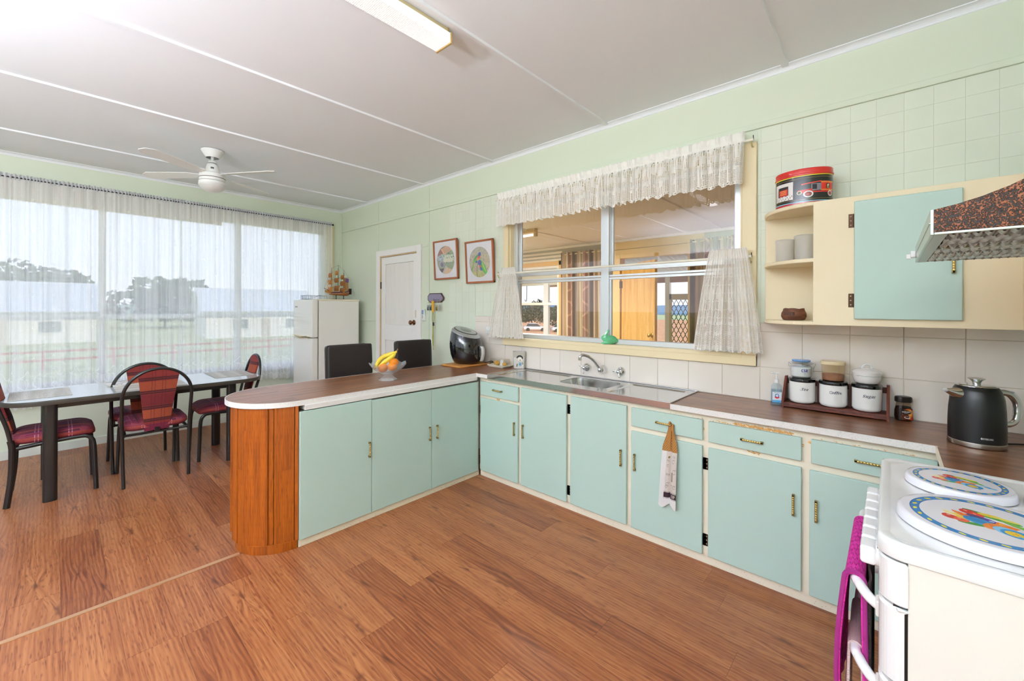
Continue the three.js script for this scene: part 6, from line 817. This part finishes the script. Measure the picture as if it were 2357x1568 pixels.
// ---- lace at the sink window
{
  const rod = (label, y, x0, x1) => { const t = thing('lace_rod', label, 'curtain rod', [(x0 + x1) / 2, y, 0.07]); partW('rod', bar([x0, y, 0.07], [x1, y, 0.07], 0.0085, 14), M('#f4eedd', 0.4), t); for (const x of [x0 + 0.012, x1 - 0.012]) { partW('bracket', tube([[x, y - 0.03, 0.025], [x, y - 0.035, 0.05], [x, y - 0.012, 0.068], [x, y + 0.006, 0.062], [x, y + 0.008, 0.028]], 0.0045, 8).scale(1, 1, 1), M('#c9c08a', 0.4, { metalness: 0.5 }), t); partW('hook', [bar([x + 0.012, y - 0.004, 0.072], [x + 0.012, y + 0.022, 0.078], 0.0025, 6)], mat.black, t); } };
  rod('white tension rod carrying the lace valance', 2.44, 3.285, 5.448); rod('white rod crossing the middle of the sink window', 1.737, 3.3, 5.44);
  const vt = thing('lace_valance', 'gathered cream lace valance across the top of the sink window', 'curtain', [4.37, 2.18, 0.07]), r = rng(14), K = 52, xs = [0]; for (let i = 0; i < K; i++) xs.push(xs[i] + 0.6 + r()); const tot = xs[K]; const X = xs.map((k) => 3.315 + 2.09 * k / tot);
  const fx = (u) => { const f = u * K, i = Math.min(K - 1, Math.floor(f)), k = f - i; return [lerp(X[i], X[i + 1], k - 0.06 * Math.sin(k * TAU)), k, i]; };
  partW('lace', sheet(K * 14, 34, (u, v) => { const [x, k, i] = fx(u), y0 = 2.192 - 0.018 * Math.abs(Math.sin((u * K * 0.98) * Math.PI)) + 0.006 * Math.sin(i * 2.3), y = lerp(y0, 2.492, v), top = clamp((y - 2.40) / 0.05, 0, 1), d = (0.03 + 0.012 * Math.sin(i * 3.1)) * lerp(1, 0.3, top) * (y > 2.455 ? 1.5 : 1), pinch = Math.exp(-Math.pow((y - 2.44) / 0.012, 2)); return V(x + 0.012 * (1 - v) * Math.sin(i * 1.7), y, 0.074 + d * (0.55 - 0.5 * Math.cos(k * TAU)) * (1 - 0.75 * pinch) + 0.012 * (1 - pinch * 0.4)); }, (u, v) => [u * K * 0.0705, v * 0.31]), mat.lace, vt);
  const cafe = (label, tl, tr, bl, br, seed, yb) => { const t = thing('lace_curtain', label, 'curtain', [(bl + br) / 2, 1.15, 0.07]), n = 17, top = 1.79, q = rng(seed), A = Array.from({ length: n + 1 }, () => 0.7 + 0.6 * q());
    partW('lace', sheet(n * 14, 50, (u, v) => { const f = u * n, i = Math.floor(f), k = f - i, e = smoothstep(v, 0.02, 0.85), fl = Math.pow(1 - v, 0.8); const y = lerp(yb - 0.016 * Math.abs(Math.sin(f * Math.PI * 0.55)), top, v), w0 = lerp(tl, bl, fl), w1 = lerp(tr, br, fl), pinch = Math.exp(-Math.pow((y - 1.737) / 0.014, 2)); void e; void k; return V(lerp(w0, w1, u) + 0.004 * Math.sin(f * 1.9) * (1 - v), y, 0.083 + (0.011 + 0.016 * (1 - v)) * A[Math.min(n, i)] * (0.5 - 0.5 * Math.cos(f * TAU)) * (1 - 0.6 * pinch) + 0.014 * (1 - v)); }, (u, v) => [u * n * 0.058, v * 0.62]), mat.laceLong, t); };
  cafe('narrow lace curtain drawn to the left side of the sink window', 3.385, 3.535, 3.23, 3.655, 4, 1.158); cafe('wide lace curtain drawn to the right side of the sink window', 5.205, 5.415, 5.11, 5.505, 6, 1.168);
}
// ---- on the dining table
{
  const y = 0.7455, g = 'wood print placemats on the dining table', put = (label, x, z, turn) => solo('placemat', label, 'placemat', muv(rbox(-0.225, 0.225, 0, 0.004, -0.16, 0.16, 0.0015), 'x', 0.225, 0.16), mat.mats, [x, y, z], turn, g);
  put('grey wood print placemat at the near left end of the table', 1.215, 2.955, 0.02); put('grey wood print placemat at the far end of the table beside the fridge', 1.13, 1.70, 0.0); put('grey wood print placemat in front of the chair nearest the camera', 1.40, 2.33, Math.PI / 2); put('grey wood print placemat on the curtain side of the table, under the magazine', 1.06, 2.36, Math.PI / 2);
  const m = thing('magazine', 'folded magazine and papers in the middle of the table', 'magazine', [1.17, y + 0.0045, 2.43], 0.25); part('pages', rbox(-0.105, 0.105, 0, 0.012, -0.14, 0.14, 0.002), M('#e9e4da', 0.8), m); part('cover', rbox(-0.107, 0.107, 0.0122, 0.0135, -0.142, 0.142, 0.0005), M('#ffffff', 0.4, { map: canvasTex(256, 256, (c) => { const r = rng(3); c.fillStyle = '#efe9e2'; c.fillRect(0, 0, 256, 256); for (let i = 0; i < 40; i++) { c.fillStyle = ['#a8483c', '#c9b8a6', '#8f9a8c', '#6b5a50', '#d9cfc4'][i % 5]; c.fillRect(r() * 220, r() * 240, 10 + r() * 60, 4 + r() * 22); } }) }), m);
}
// ---- on the fridge: model ship and wire tray
{
  const yt = 1.5225, t = thing('model_ship', 'model sailing ship with three masts and tan sails on top of the fridge', 'model ship', [0.45, yt, 0.27]); const wood = M('#a5622d', 0.45), dk = M('#2a1c14', 0.5), sail = M('#b57436', 0.8), pale = M('#e6c7a6', 0.85);
  // x across, z along: bow at +z
  const hull = []; for (let i = 0; i <= 18; i++) { const s = i / 18, z = lerp(-0.165, 0.115, s), w = 0.032 * Math.pow(Math.sin(Math.PI * clamp(0.12 + 0.86 * (1 - s) + 0.0, 0.02, 0.98)), 0.55) * (s > 0.85 ? 1 - (s - 0.85) * 5 : 1) + 0.002, yb = 0.052 + 0.014 * s * s + (s < 0.12 ? (0.12 - s) * 0.12 : 0), yd = 0.098 + 0.03 * Math.pow(1 - s, 2.2) + 0.01 * s; hull.push([[0, yb], [w * 0.6, yb + 0.008], [w, lerp(yb, yd, 0.45)], [w * 0.92, yd], [-w * 0.92, yd], [-w, lerp(yb, yd, 0.45)], [-w * 0.6, yb + 0.008]].map(([x, y]) => V(x, y, z))); }
  part('hull', loft(hull, true, true), wood, t);
  for (const [ya, yb2, c] of [[0.092, 0.1, '#6a4f7a'], [0.078, 0.086, '#d9a38c']]) part('strake', [1, -1].map((sd) => sheet(18, 1, (u, v) => { const h = hull[Math.round(u * 18)], q = h[sd > 0 ? 2 : 5], d = h[sd > 0 ? 3 : 4], y = lerp(ya, yb2, v) + 0.02 * Math.pow(1 - u, 2.2), k = clamp((y - q.y) / (d.y - q.y + 1e-6), 0, 1); return V(lerp(q.x, d.x, k) + sd * 0.0012, y, q.z); })), M(c, 0.6, { side: THREE.DoubleSide }), t);
  for (let i = 0; i < 9; i++) { const z = -0.12 + i * 0.026, h = hull[Math.round((z + 0.165) / 0.28 * 18)]; part('gun_port', [1, -1].map((s) => box(-0.002, 0.002, -0.004, 0.004, -0.006, 0.006).translate(s * (Math.abs(h[2].x) + 0.001), 0.086 + 0.02 * Math.pow(1 - i / 9, 2), z)), dk, t); }
  part('stern', box(-0.03, 0.03, 0.075, 0.155, -0.186, -0.16), dk, t); part('beakhead', loft([0, 1, 2, 3].map((i) => [[0, 0.075], [0.012 - i * 0.002, 0.09], [0, 0.104], [-0.012 + i * 0.002, 0.09]].map(([x, y]) => V(x * 1.2, y + i * 0.008, 0.105 + i * 0.022))), true, true), M('#c98a3c', 0.5), t); part('bowsprit', bar([0, 0.11, 0.11], [0, 0.152, 0.185], 0.003, 8), dk, t);
  const masts = [[0.085, 0.425], [-0.005, 0.47], [-0.085, 0.405]];
  masts.forEach(([z, h], i) => { part('mast', [bar([0, 0.09, z], [0, h * 0.92, z - 0.004], 0.0032, 8), bar([0, h * 0.9, z - 0.004], [0, h, z - 0.005], 0.0018, 6), new THREE.SphereGeometry(0.004, 8, 6).translate(0, h, z - 0.005)], dk, t); for (const [f, w, sh] of [[0.84, 0.05, 0.07], [0.63, 0.068, 0.075], [0.4, 0.08, 0.085]]) { const y = h * f; part('yard', bar([-w, y, z + 0.008], [w, y, z + 0.008], 0.0018, 6), dk, t); part('sail', cloth(10, 6, (u, v) => V((u - 0.5) * 2 * w * lerp(1.0, 0.86, v), y - sh * v * 0.86, z + 0.010 + 0.022 * Math.sin(v * Math.PI * 0.85) * Math.cos((u - 0.5) * 2.2)), 0.002), sail, t); } void i; });
  part('spanker', cloth(6, 6, (u, v) => V(0.001 * u, lerp(0.13, 0.30, v), lerp(-0.092, -0.158, u) + v * 0.01), 0.0015), M('#c9965f', 0.85), t); part('ensign', cloth(4, 4, (u, v) => V(0.003, lerp(0.24, 0.295, v), lerp(-0.11, -0.158, u)), 0.0015), M('#7d5f9a', 0.8), t);
  for (const k of [0, 1, 2]) part('jib', cloth(5, 6, (u, v) => V(0.001, lerp(0.135 + u * 0.012, 0.30 - k * 0.02, v), lerp(lerp(0.165 - k * 0.022, 0.15 - k * 0.022, u), 0.094, v)), 0.001), pale, t);
  const rig = [[[0, 0.425, 0.08], [0, 0.152, 0.183]], [[0, 0.47, -0.01], [0, 0.425, 0.08]], [[0, 0.47, -0.01], [0, 0.405, -0.09]], [[0, 0.405, -0.09], [0, 0.31, -0.155]], [[0, 0.4, -0.01], [0, 0.2, 0.08]], [[0, 0.33, 0.08], [0, 0.14, 0.0]]]; for (const x of [-0.028, 0.028]) for (const [z, h] of masts) rig.push([[x, 0.11, z - 0.02], [0, h * 0.8, z]], [[x, 0.11, z + 0.006], [0, h * 0.8, z]]); for (const q of rig) part('rigging_line', bar(q[0], q[1], 0.0008, 5), dk, t);
  part('boom', [bar([0, 0.13, -0.09], [0, 0.132, -0.168], 0.002, 6), bar([0, 0.30, -0.085], [0, 0.312, -0.158], 0.0016, 6)], dk, t);
  part('stand', muv(rbox(-0.03, 0.03, 0.0005, 0.008, -0.15, 0.075, 0.002), 'z'), M('#9a5a34', 0.5), t); for (const z of [-0.085, 0.02]) part('stand_post', lathe([[0.009, 0.008], [0.006, 0.018], [0.0045, 0.035], [0.008, 0.062], [0, 0.062]], 14).translate(0, 0, z), dk, t);
  const b = thing('wire_tray', 'low black wire tray beside the ship on top of the fridge', 'tray', [0.31, yt, 0.53]); const wire = (a, c) => bar(a, c, 0.0014, 5), wires = (n, f) => Array.from({ length: n }, (_, i) => f(i / (n - 1)));
  part('rim', [wire([-0.1, 0.05, 0.13], [0.1, 0.05, 0.13]), wire([-0.1, 0.05, -0.13], [0.1, 0.05, -0.13]), wire([-0.1, 0.05, -0.13], [-0.1, 0.05, 0.13]), wire([0.1, 0.05, -0.13], [0.1, 0.05, 0.13])], mat.black, b); part('mesh', [...wires(10, (s) => wire([lerp(-0.1, 0.1, s), 0.003, -0.13], [lerp(-0.1, 0.1, s), 0.003, 0.13])), ...wires(12, (s) => wire([-0.1, 0.003, lerp(-0.13, 0.13, s)], [0.1, 0.003, lerp(-0.13, 0.13, s)])), ...wires(12, (s) => wire([0.1, 0.003, lerp(-0.13, 0.13, s)], [0.1, 0.05, lerp(-0.13, 0.13, s)])), ...wires(12, (s) => wire([-0.1, 0.003, lerp(-0.13, 0.13, s)], [-0.1, 0.05, lerp(-0.13, 0.13, s)])), ...wires(9, (s) => wire([lerp(-0.1, 0.1, s), 0.003, 0.13], [lerp(-0.1, 0.1, s), 0.05, 0.13]))], mat.black, b); b.children[1].userData.kind = 'stuff'; part('handle', tube([[0.1, 0.03, 0.08], [0.1, 0.03, 0.02], [0.1, 0.052, -0.02], [0.1, 0.056, -0.06]], 0.002, 6), mat.black, b);
}
// ------------------------------------------------------------------ the enclosed verandah behind the sink window
{
  const zf = -2.7, x0 = 0.5, x1 = 6.4, cy = 2.42, yel = M('#f2d08a', 0.5), grey = M('#b9b3a4', 0.6), cr = M('#f2ead8', 0.7);
  struct('floor_far', box(x0, x1, -0.14, 0, zf - 0.12, -0.12), M('#8a6a4c', 0.6)); struct('ceiling_far', box(x0 - 0.1, x1 + 0.1, cy, cy + 0.1, zf - 0.12, -0.12), cr);
  struct('wall_far', plateZ(shp(rect(x0 - 0.1, x1 + 0.1, 0, cy), [rect(0.7, 2.03, 0.93, 2.12), rect(3.13, 4.10, 0.002, 2.14), rect(4.3, 5.7, 0.93, 2.1)]), zf - 0.1, zf), yel); struct('wall_far_left', box(x0 - 0.1, x0, 0, cy, zf, -0.12), cr); struct('wall_far_right', box(x1, x1 + 0.1, 0, cy, zf, -0.12), cr);
  struct('trim', rbox(x0, x1, cy - 0.04, cy, zf, zf + 0.035, 0.01), cr); struct('trim', box(0.5, 2.9, 2.16, 2.38, zf, zf + 0.008), grey); for (const y of [2.19, 2.25, 2.31]) struct('trim', rbox(0.5, 2.1, y, y + 0.035, zf, zf + 0.02, 0.004), cr); struct('trim', box(3.0, 4.15, 2.27, 2.278, zf, zf + 0.006), M('#a98848', 0.6)); struct('trim', box(4.3, 6.2, 2.26, 2.38, zf, zf + 0.01), M('#9a8878', 0.7));
  struct('batten', [box(2.6, 2.625, cy - 0.012, cy, zf, -0.12)], cr); struct('batten', [box(4.5, 4.525, cy - 0.012, cy, zf, -0.12)], cr);
  const w = structGroup('window_4'); struct('architrave', [rbox(2.03, 2.10, 0.86, 2.2, zf, zf + 0.02, 0.003), rbox(0.6, 2.1, 2.12, 2.19, zf, zf + 0.02, 0.003)], M('#e6bd7c', 0.5), w);
  struct('frame', [box(0.7, 0.745, 0.93, 2.12, zf - 0.07, zf - 0.01), box(1.985, 2.03, 0.93, 2.12, zf - 0.07, zf), box(0.7, 2.03, 0.93, 0.97, zf - 0.07, zf - 0.01), box(0.7, 2.03, 2.08, 2.12, zf - 0.07, zf - 0.01)], mat.white, w); struct('mullion', box(1.685, 1.785, 0.97, 1.83, zf - 0.07, zf - 0.02), M('#dfe3e6', 0.5), w); struct('sash', rbox(0.745, 1.985, 1.462, 1.507, zf - 0.06, zf - 0.01, 0.003), mat.white, w);
  struct('pelmet', box(0.745, 1.985, 1.80, 2.08, zf - 0.05, zf - 0.045), M('#c9ccc4', 0.7), w); struct('pane', box(0.745, 1.985, 0.97, 2.08, zf - 0.04, zf - 0.037), mat.pane, w); struct('catch', [rbox(1.56, 1.62, 1.507, 1.52, zf - 0.05, zf - 0.01, 0.003), rbox(1.58, 1.6, 1.52, 1.56, zf - 0.04, zf - 0.02, 0.004)], mat.black, w);
  solo('hanging_hook', 'dark metal hook hanging in the far verandah window', 'hook', tube([[1.316, 1.80, zf - 0.02], [1.316, 1.60, zf - 0.02], [1.31, 1.545, zf - 0.02], [1.29, 1.53, zf - 0.02], [1.275, 1.55, zf - 0.02], [1.28, 1.565, zf - 0.02]], 0.006, 8, 40), mat.black);
  const stripe = dataTex(512, 256, (u, v) => { const s = (u * 5) % 1, r = noise(u * 60, v * 4, 60, 4) * 16, c = s < 0.28 ? [150, 134, 122] : s < 0.36 ? [206, 176, 160] : s < 0.62 ? [222, 204, 170] : s < 0.68 ? [238, 228, 210] : s < 0.92 ? [190, 152, 134] : [238, 228, 210]; const sc = Math.abs(Math.sin(u * 5 * TAU + Math.sin(v * TAU * 5) * 1.4)); return [c[0] - r + (s > 0.68 && s < 0.92 && sc > 0.93 ? 34 : 0), c[1] - r + (s > 0.68 && s < 0.92 && sc > 0.93 ? 34 : 0), c[2] - r + (s > 0.68 && s < 0.92 && sc > 0.93 ? 30 : 0)]; });
  const drape = (label, a, b, seed) => { const t = thing('striped_curtain', label, 'curtain', [(a + b) / 2, 0.3, zf + 0.08]); partW('drape', sheet(150, 12, (u, v) => V(lerp(a, b, u), lerp(0.32, 2.30, v), zf + 0.09 + 0.026 * Math.sin(u * (b - a) * 62 + seed) + 0.012 * Math.sin(u * (b - a) * 140 + v * 2)), (u, v) => [u * (b - a) * 0.72 + seed * 0.1, v]), MP('#ffffff', 0.9, { map: stripe, transmission: 0.3, thickness: 0, side: THREE.DoubleSide }), t); partW('rod', bar([a - 0.03, 2.27, zf + 0.08], [b + 0.03, 2.27, zf + 0.08], 0.008, 8), mat.archi, t); };
  drape('taupe and cream striped curtain beyond the left pane of the sink window', 2.14, 2.93, 0.4); drape('striped curtain seen at the right edge of the sink window, behind the lace', 4.16, 5.1, 2.2);
  { const t = thing('ceiling_light', 'fluorescent fitting on the verandah ceiling, seen through the left pane of the sink window', 'ceiling light', [2.2, cy, -1.2]); part('base_tray', rbox(-0.55, 0.55, -0.05, -0.0005, -0.03, 0.03, 0.003), M('#c9a96e', 0.5), t); part('tube', bar([-0.52, -0.075, 0], [0.52, -0.075, 0], 0.016, 12), MP('#ffffff', 0.3, { emissive: '#ffffff', emissiveIntensity: 1.0 }), t); for (const s of [-1, 1]) part('end_cap', rbox(s * 0.54 - 0.02, s * 0.54 + 0.02, -0.1, -0.005, -0.02, 0.02, 0.003), M('#c9a96e', 0.5), t); const a = new THREE.RectAreaLight('#fff8ee', 420, 1.0, 0.05); a.position.set(2.2, cy - 0.095, -1.2); a.lookAt(2.2, 0, -1.2); scene.add(a); }
  const d = structGroup('door_2'); struct('frame', [rbox(3.0, 3.13, 0, 2.2, zf, zf + 0.025, 0.004), rbox(4.10, 4.155, 0, 2.3, zf, zf + 0.03, 0.004), rbox(3.0, 4.155, 2.14, 2.2, zf, zf + 0.02, 0.003)], yel, d); struct('jamb', [box(3.128, 3.142, 0, 2.14, zf - 0.1, zf + 0.002)], M('#d99f4a', 0.5), d);
  const a = 33 * Math.PI / 180, leaf = struct('leaf', muv(rbox(0.004, 0.83, 0.01, 2.04, -0.038, 0, 0.002), 'y'), mat.veneer, d); leaf.position.set(3.146, 0, zf + 0.006); leaf.rotation.y = -a; const kn = struct('knob', [lathe([[0, 0], [0.03, 0.002], [0.03, 0.006], [0.012, 0.01], [0.012, 0.034], [0.024, 0.046], [0.024, 0.056], [0, 0.064]], 20).rotateX(Math.PI / 2)], mat.brass, d); kn.position.set(3.146 + 0.775 * Math.cos(a), 1.07, zf + 0.006 + 0.775 * Math.sin(a)); kn.rotation.y = -a; struct('hinge', [box(3.125, 3.165, 1.71, 1.81, zf + 0.001, zf + 0.03)], mat.bronze, d);
  // the porch beyond the verandah door
  struct('porch_floor', box(1.5, 7, -0.16, -0.02, -5.4, zf - 0.12), M('#a9a296', 0.8));
  const corr = sheet(240, 6, (u, v) => V(lerp(0.3, 7, u), lerp(2.52, 1.98, v) + 0.016 * Math.sin(u * 6.7 / 0.076 * TAU), lerp(zf - 0.12, -5.5, v))); struct('porch_roof', corr, M('#d5d6d2', 0.45, { metalness: 0.3, side: THREE.DoubleSide }));
  struct('porch_beam', rbox(0.5, 7, 1.86, 1.98, -4.32, -4.24, 0.004), M('#b58a6c', 0.6)); struct('porch_post', rbox(3.17, 3.25, -0.02, 1.98, -4.3, -4.22, 0.004), mat.white);
  const s = thing('screen_door', 'grey screen door of diamond lattice on the porch, seen through the sink window', 'screen door', [3.6, 0, -4.2]); partW('frame', [rbox(3.26, 3.30, 0.01, 1.66, -4.22, -4.18, 0.004), rbox(4.0, 4.04, 0.01, 1.66, -4.22, -4.18, 0.004), rbox(3.26, 4.04, 1.56, 1.66, -4.22, -4.18, 0.004), rbox(3.26, 4.04, 0.01, 0.1, -4.22, -4.18, 0.004)], M('#c9b994', 0.5), s);
  const lat = []; for (let i = 0; i < 10; i++) { const xa = 3.3 + i * 0.075; for (const q of [0, 1]) { const pts = []; for (let k = 0; k <= 40; k++) { const y = 0.1 + k * 0.0365; pts.push([clamp(xa + (q ? 1 : -1) * 0.0375 * (0.5 - 0.5 * Math.cos(k * Math.PI / 2)), 3.295, 4.005), y, -4.2]); } lat.push(tube(pts, 0.006, 5, 120)); } } const lt = partW('lattice', lat, M('#3f3f3c', 0.5, { metalness: 0.4 }), s); lt.userData.kind = 'stuff';
}
// ------------------------------------------------------------------ outdoors
const gN = (c1, c2, size) => dataTex(256, 256, (u, v) => mixc(hex(c1), hex(c2), clamp(fbm(u * 24, v * 24, 24, 24) * 1.5 - 0.25, 0, 1)), true, [size, size]);
{
  const GY = -2.0, PY = -3.0, gm = M('#ffffff', 0.95, { map: gN('#9aa06a', '#c9c890', 9) });
  struct('ground', muv(slab(shp([[-300, -140], [-0.6, -140], [-0.6, 300], [-300, 300]].map(([x, z]) => [x, Math.max(z, -22)])), GY - 0.3, GY)), gm); struct('ground', muv(slab(shp([[-0.6, 6.2], [60, 6.2], [60, 60], [-0.6, 60]]), -0.6, -0.3)), M('#ffffff', 0.95, { map: gN('#8f9a3c', '#c3c566', 4) }));
  struct('paddock', muv(sheet(8, 8, (u, v) => V(lerp(-200, 200, u), lerp(-2.0, PY, Math.min(1, v * 3)), lerp(-9, -150, v)))), M('#ffffff', 0.95, { map: gN('#c07c4a', '#e2aa78', 6) })); struct('paddock', muv(slab(shp([[-400, -149], [400, -149], [400, -420], [-400, -420]].reverse()), PY - 0.4, PY - 0.1)), gm);
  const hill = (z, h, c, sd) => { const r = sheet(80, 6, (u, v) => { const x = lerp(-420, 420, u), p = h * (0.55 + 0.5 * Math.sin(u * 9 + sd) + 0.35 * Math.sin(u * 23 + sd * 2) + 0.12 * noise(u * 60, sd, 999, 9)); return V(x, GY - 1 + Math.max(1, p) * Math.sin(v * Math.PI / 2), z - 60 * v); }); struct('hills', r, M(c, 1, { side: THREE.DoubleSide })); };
  hill(-330, 13, '#5c7da8', 1.0); hill(-260, 7, '#6d8696', 3.1);  // blue of the distance haze is painted into the hill colours
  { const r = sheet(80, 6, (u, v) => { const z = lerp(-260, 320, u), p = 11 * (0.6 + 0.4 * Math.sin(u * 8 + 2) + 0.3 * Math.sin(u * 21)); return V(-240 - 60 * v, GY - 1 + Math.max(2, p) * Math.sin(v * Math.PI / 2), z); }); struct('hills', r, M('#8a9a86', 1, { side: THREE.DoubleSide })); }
  const leafG = new THREE.BufferGeometry(); leafG.setAttribute('position', new THREE.Float32BufferAttribute([-0.5, 0, 0, 0, -0.3, 0.06, 0.5, 0, 0, -0.5, 0, 0, 0.5, 0, 0, 0, 0.3, 0.06], 3)); leafG.computeVertexNormals(); leafG.setAttribute('uv', new THREE.Float32BufferAttribute(new Float32Array(12), 2));
  function tree(label, x, y, z, h, w, cols, n, ls, seed, name = 'tree') {
    const t = thing(name, label, name === 'tree' ? 'tree' : 'bush', [x, y, z]), r = rng(seed), th = h * 0.42; part('trunk', [loft([[0, 1], [th * 0.5, 0.75], [th, 0.5], [h * 0.75, 0.22]].map(([q, s]) => ellipse(h * 0.028, h * 0.028, 9).map(([a, b]) => V(a * s + 0.03 * h * Math.sin(q), q, b * s))), true, true), ...[0, 1, 2, 3].map((i) => bar([0, th * (0.7 + 0.1 * i), 0], [w * 0.3 * Math.cos(i * 1.7), h * 0.62, w * 0.3 * Math.sin(i * 1.7)], h * 0.009, 6))], M('#5a4a3a', 0.9), t);
    const m = new THREE.InstancedMesh(leafG, MP('#ffffff', 0.8, { transmission: 0.35, thickness: 0, side: THREE.DoubleSide }), n); m.name = 'foliage'; m.userData.kind = 'stuff'; const blobs = Array.from({ length: 9 }, () => [(r() - 0.5) * w * 0.7, h * (0.42 + 0.42 * r()), (r() - 0.5) * w * 0.7, w * (0.2 + 0.14 * r())]); const q = new THREE.Object3D(), c = new THREE.Color();
    for (let i = 0; i < n; i++) { const b = blobs[i % 9], d = V(r() - 0.5, r() - 0.5, r() - 0.5).normalize().multiplyScalar(b[3] * (0.55 + 0.5 * Math.sqrt(r()))); q.position.set(b[0] + d.x, Math.max(h * 0.16, b[1] + d.y * 0.8), b[2] + d.z); q.rotation.set(r() * 6, r() * 6, r() * 6); q.scale.setScalar(ls * (0.6 + 0.8 * r())); q.updateMatrix(); m.setMatrixAt(i, q.matrix); c.set(cols[Math.floor(r() * cols.length)]); m.setColorAt(i, c); } t.add(m); return t;
  }
  const dark = ['#2c4030', '#3b5238', '#4d6440', '#6b7c4c', '#223428'], lime = ['#b9c440', '#d2d450', '#a3b338', '#e4e07a', '#8a9c30'];
  [[-47.5, 5.4, 6.5], [-42.6, 5.0, 5.6], [-53, 6, 7], [-38.4, 5.2, 5.4], [-60, 5.6, 7]].forEach(([x, h, w], i) => tree(['dark gum tree in the paddock, in the left pane of the verandah window', 'dark gum tree in the paddock, right of the window bar', 'wide dark gum tree far left beyond the paddock', 'low dark tree beside the striped curtain', 'outermost dark tree beyond the paddock'][i], x, PY - 0.02, -62 - (i % 2) * 3, h, w, dark, 2800, 0.42, 51 + i));
  [[-78, -9, 7], [-80, 20, 9], [-90, 6, 9], [-75, 42, 10]].forEach(([x, z, h], i) => tree(['tree behind the white house nearest the fridge side, seen through the net curtain', 'large tree right of the left window post, seen through the net', 'tall tree far off behind the houses in the long window', 'tree at the far left of the long window view'][i], x, GY - 0.02, z, h, h * 1.5, dark, 1600, 1.1, 81 + i));
  [[6.1, 9.2, 1.45, 2.0], [4.4, 9.8, 1.4, 2.2], [7.9, 9.8, 1.5, 2.2], [2.4, 10.2, 1.4, 2.2]].forEach(([x, z, h, w], i) => tree(['lime green bush behind the camera, mirrored in the tiles', 'second lime green bush in the back yard', 'lime green shrub at the side of the back yard', 'lime green shrub far along the back yard'][i], x, -0.32, z, h, w, lime, 2600, 0.16, 121 + i, 'bush'));
  function house(label, x, z, w, d, h, turn, wall, roofC) { const t = thing('house', label, 'house', [x, GY + 0.001, z], turn); part('wall', plateZ(shp([[-w / 2, 0], [w / 2, 0], [w / 2, h], [0, h + d * 0.22], [-w / 2, h]]), -d / 2, d / 2), M(wall, 0.8), t); const rf = part('roof', [[-1, 1], [1, 1]].map(([s]) => box(-0.1, w / 2 / Math.cos(Math.atan2(d * 0.22, w / 2)) + 0.5, 0, 0.12, -d / 2 - 0.5, d / 2 + 0.5).rotateZ(-Math.atan2(d * 0.22, w / 2)).rotateY(s > 0 ? 0 : Math.PI).translate(0, h + d * 0.22, 0)), M(roofC, 0.6), t); void rf; for (const [sx, sz, ry] of [[w / 2, -d * 0.25, 0], [w / 2, d * 0.22, 0]]) { const f = part('window', box(-0.03, 0.04, 0.9, 2.1, -0.8, 0.8).translate(sx, 0, sz), mat.white, t); part('pane', box(0.035, 0.05, 1.0, 2.0, -0.7, 0.7).translate(sx, 0, sz), M('#8a949c', 0.1), f); void ry; } part('door', box(-0.03, 0.05, 0, 2.1, -0.45, 0.45).translate(w / 2, 0, 0), M('#c9bdb0', 0.6), t); }
  house('white weatherboard house across the street, behind the middle of the net curtain', -56, 6, 11, 12, 3, 0, '#f2f0ea', '#c9cccc'); house('white house farther left behind the net curtain', -62, 31, 12, 13, 3.1, 0.1, '#efece4', '#b9bcba'); house('white house at the fridge end of the view, with a dark window', -52, -14, 11, 11, 3, -0.1, '#f4f2ee', '#d2d4d2');
  { const t = thing('fence', 'low fence with a red rail along the front yard, faint through the net', 'fence', [-27, GY, 9]); for (let i = 0; i < 18; i++) part('post', box(-0.05, 0.05, 0.0, 1.05, -0.05, 0.05).translate(0, 0, -22 + i * 2.7), M('#c98a84', 0.8), t); for (const y of [0.5, 0.95]) part('rail', rbox(0.05, 0.11, y, y + 0.1, -22.2, 24.2, 0.01), M('#c4564e', 0.7), t); }
  function car(label, x, y, z, turn, c, s = 1) { const t = thing('car', label, 'car', [x, y, z], turn); part('body', extr(shp([[-2.1, 0.35], [2.1, 0.35], [2.15, 0.75], [1.3, 0.9], [-2.0, 0.92], [-2.15, 0.7]]), 1.7, 0.06).translate(0, 0, -0.85), MP(c, 0.3, { clearcoat: 0.8 }), t); part('cabin', extr(shp([[-1.7, 0.9], [1.0, 0.9], [0.35, 1.42], [-1.2, 1.45]]), 1.45, 0.05).translate(0, 0, -0.72), M('#454c52', 0.1), t); part('roof', extr(shp([[-1.25, 1.42], [0.36, 1.4], [0.3, 1.47], [-1.15, 1.5]]), 1.4, 0.03).translate(0, 0, -0.7), MP(c, 0.3, { clearcoat: 0.8 }), t); for (const px of [-1.35, 1.35]) for (const pz of [-0.78, 0.78]) part('wheel', cyl(0.34, 0.34, 0.2, 20).rotateX(Math.PI / 2).translate(px, 0.34, pz - 0.1), mat.black, t); t.scale.setScalar(s); }
  car('white car parked across the street at the left, faint through the net', -45, GY + 0.01, 24, Math.PI / 2, '#f0f0f0'); car('dark red car parked across the street behind the table chairs, faint through the net', -46, GY + 0.01, 13, Math.PI / 2, '#8a4a4a'); car('white van by the paddock trees in the verandah window', -42.5, PY + 0.01, -57, 0.75, '#f6f6f4'); car('small white vehicle by the paddock trees, right of the window bar', -37.2, PY + 0.01, -58.5, 0.8, '#f2f2f2');
}
renderer.render(scene, camera);
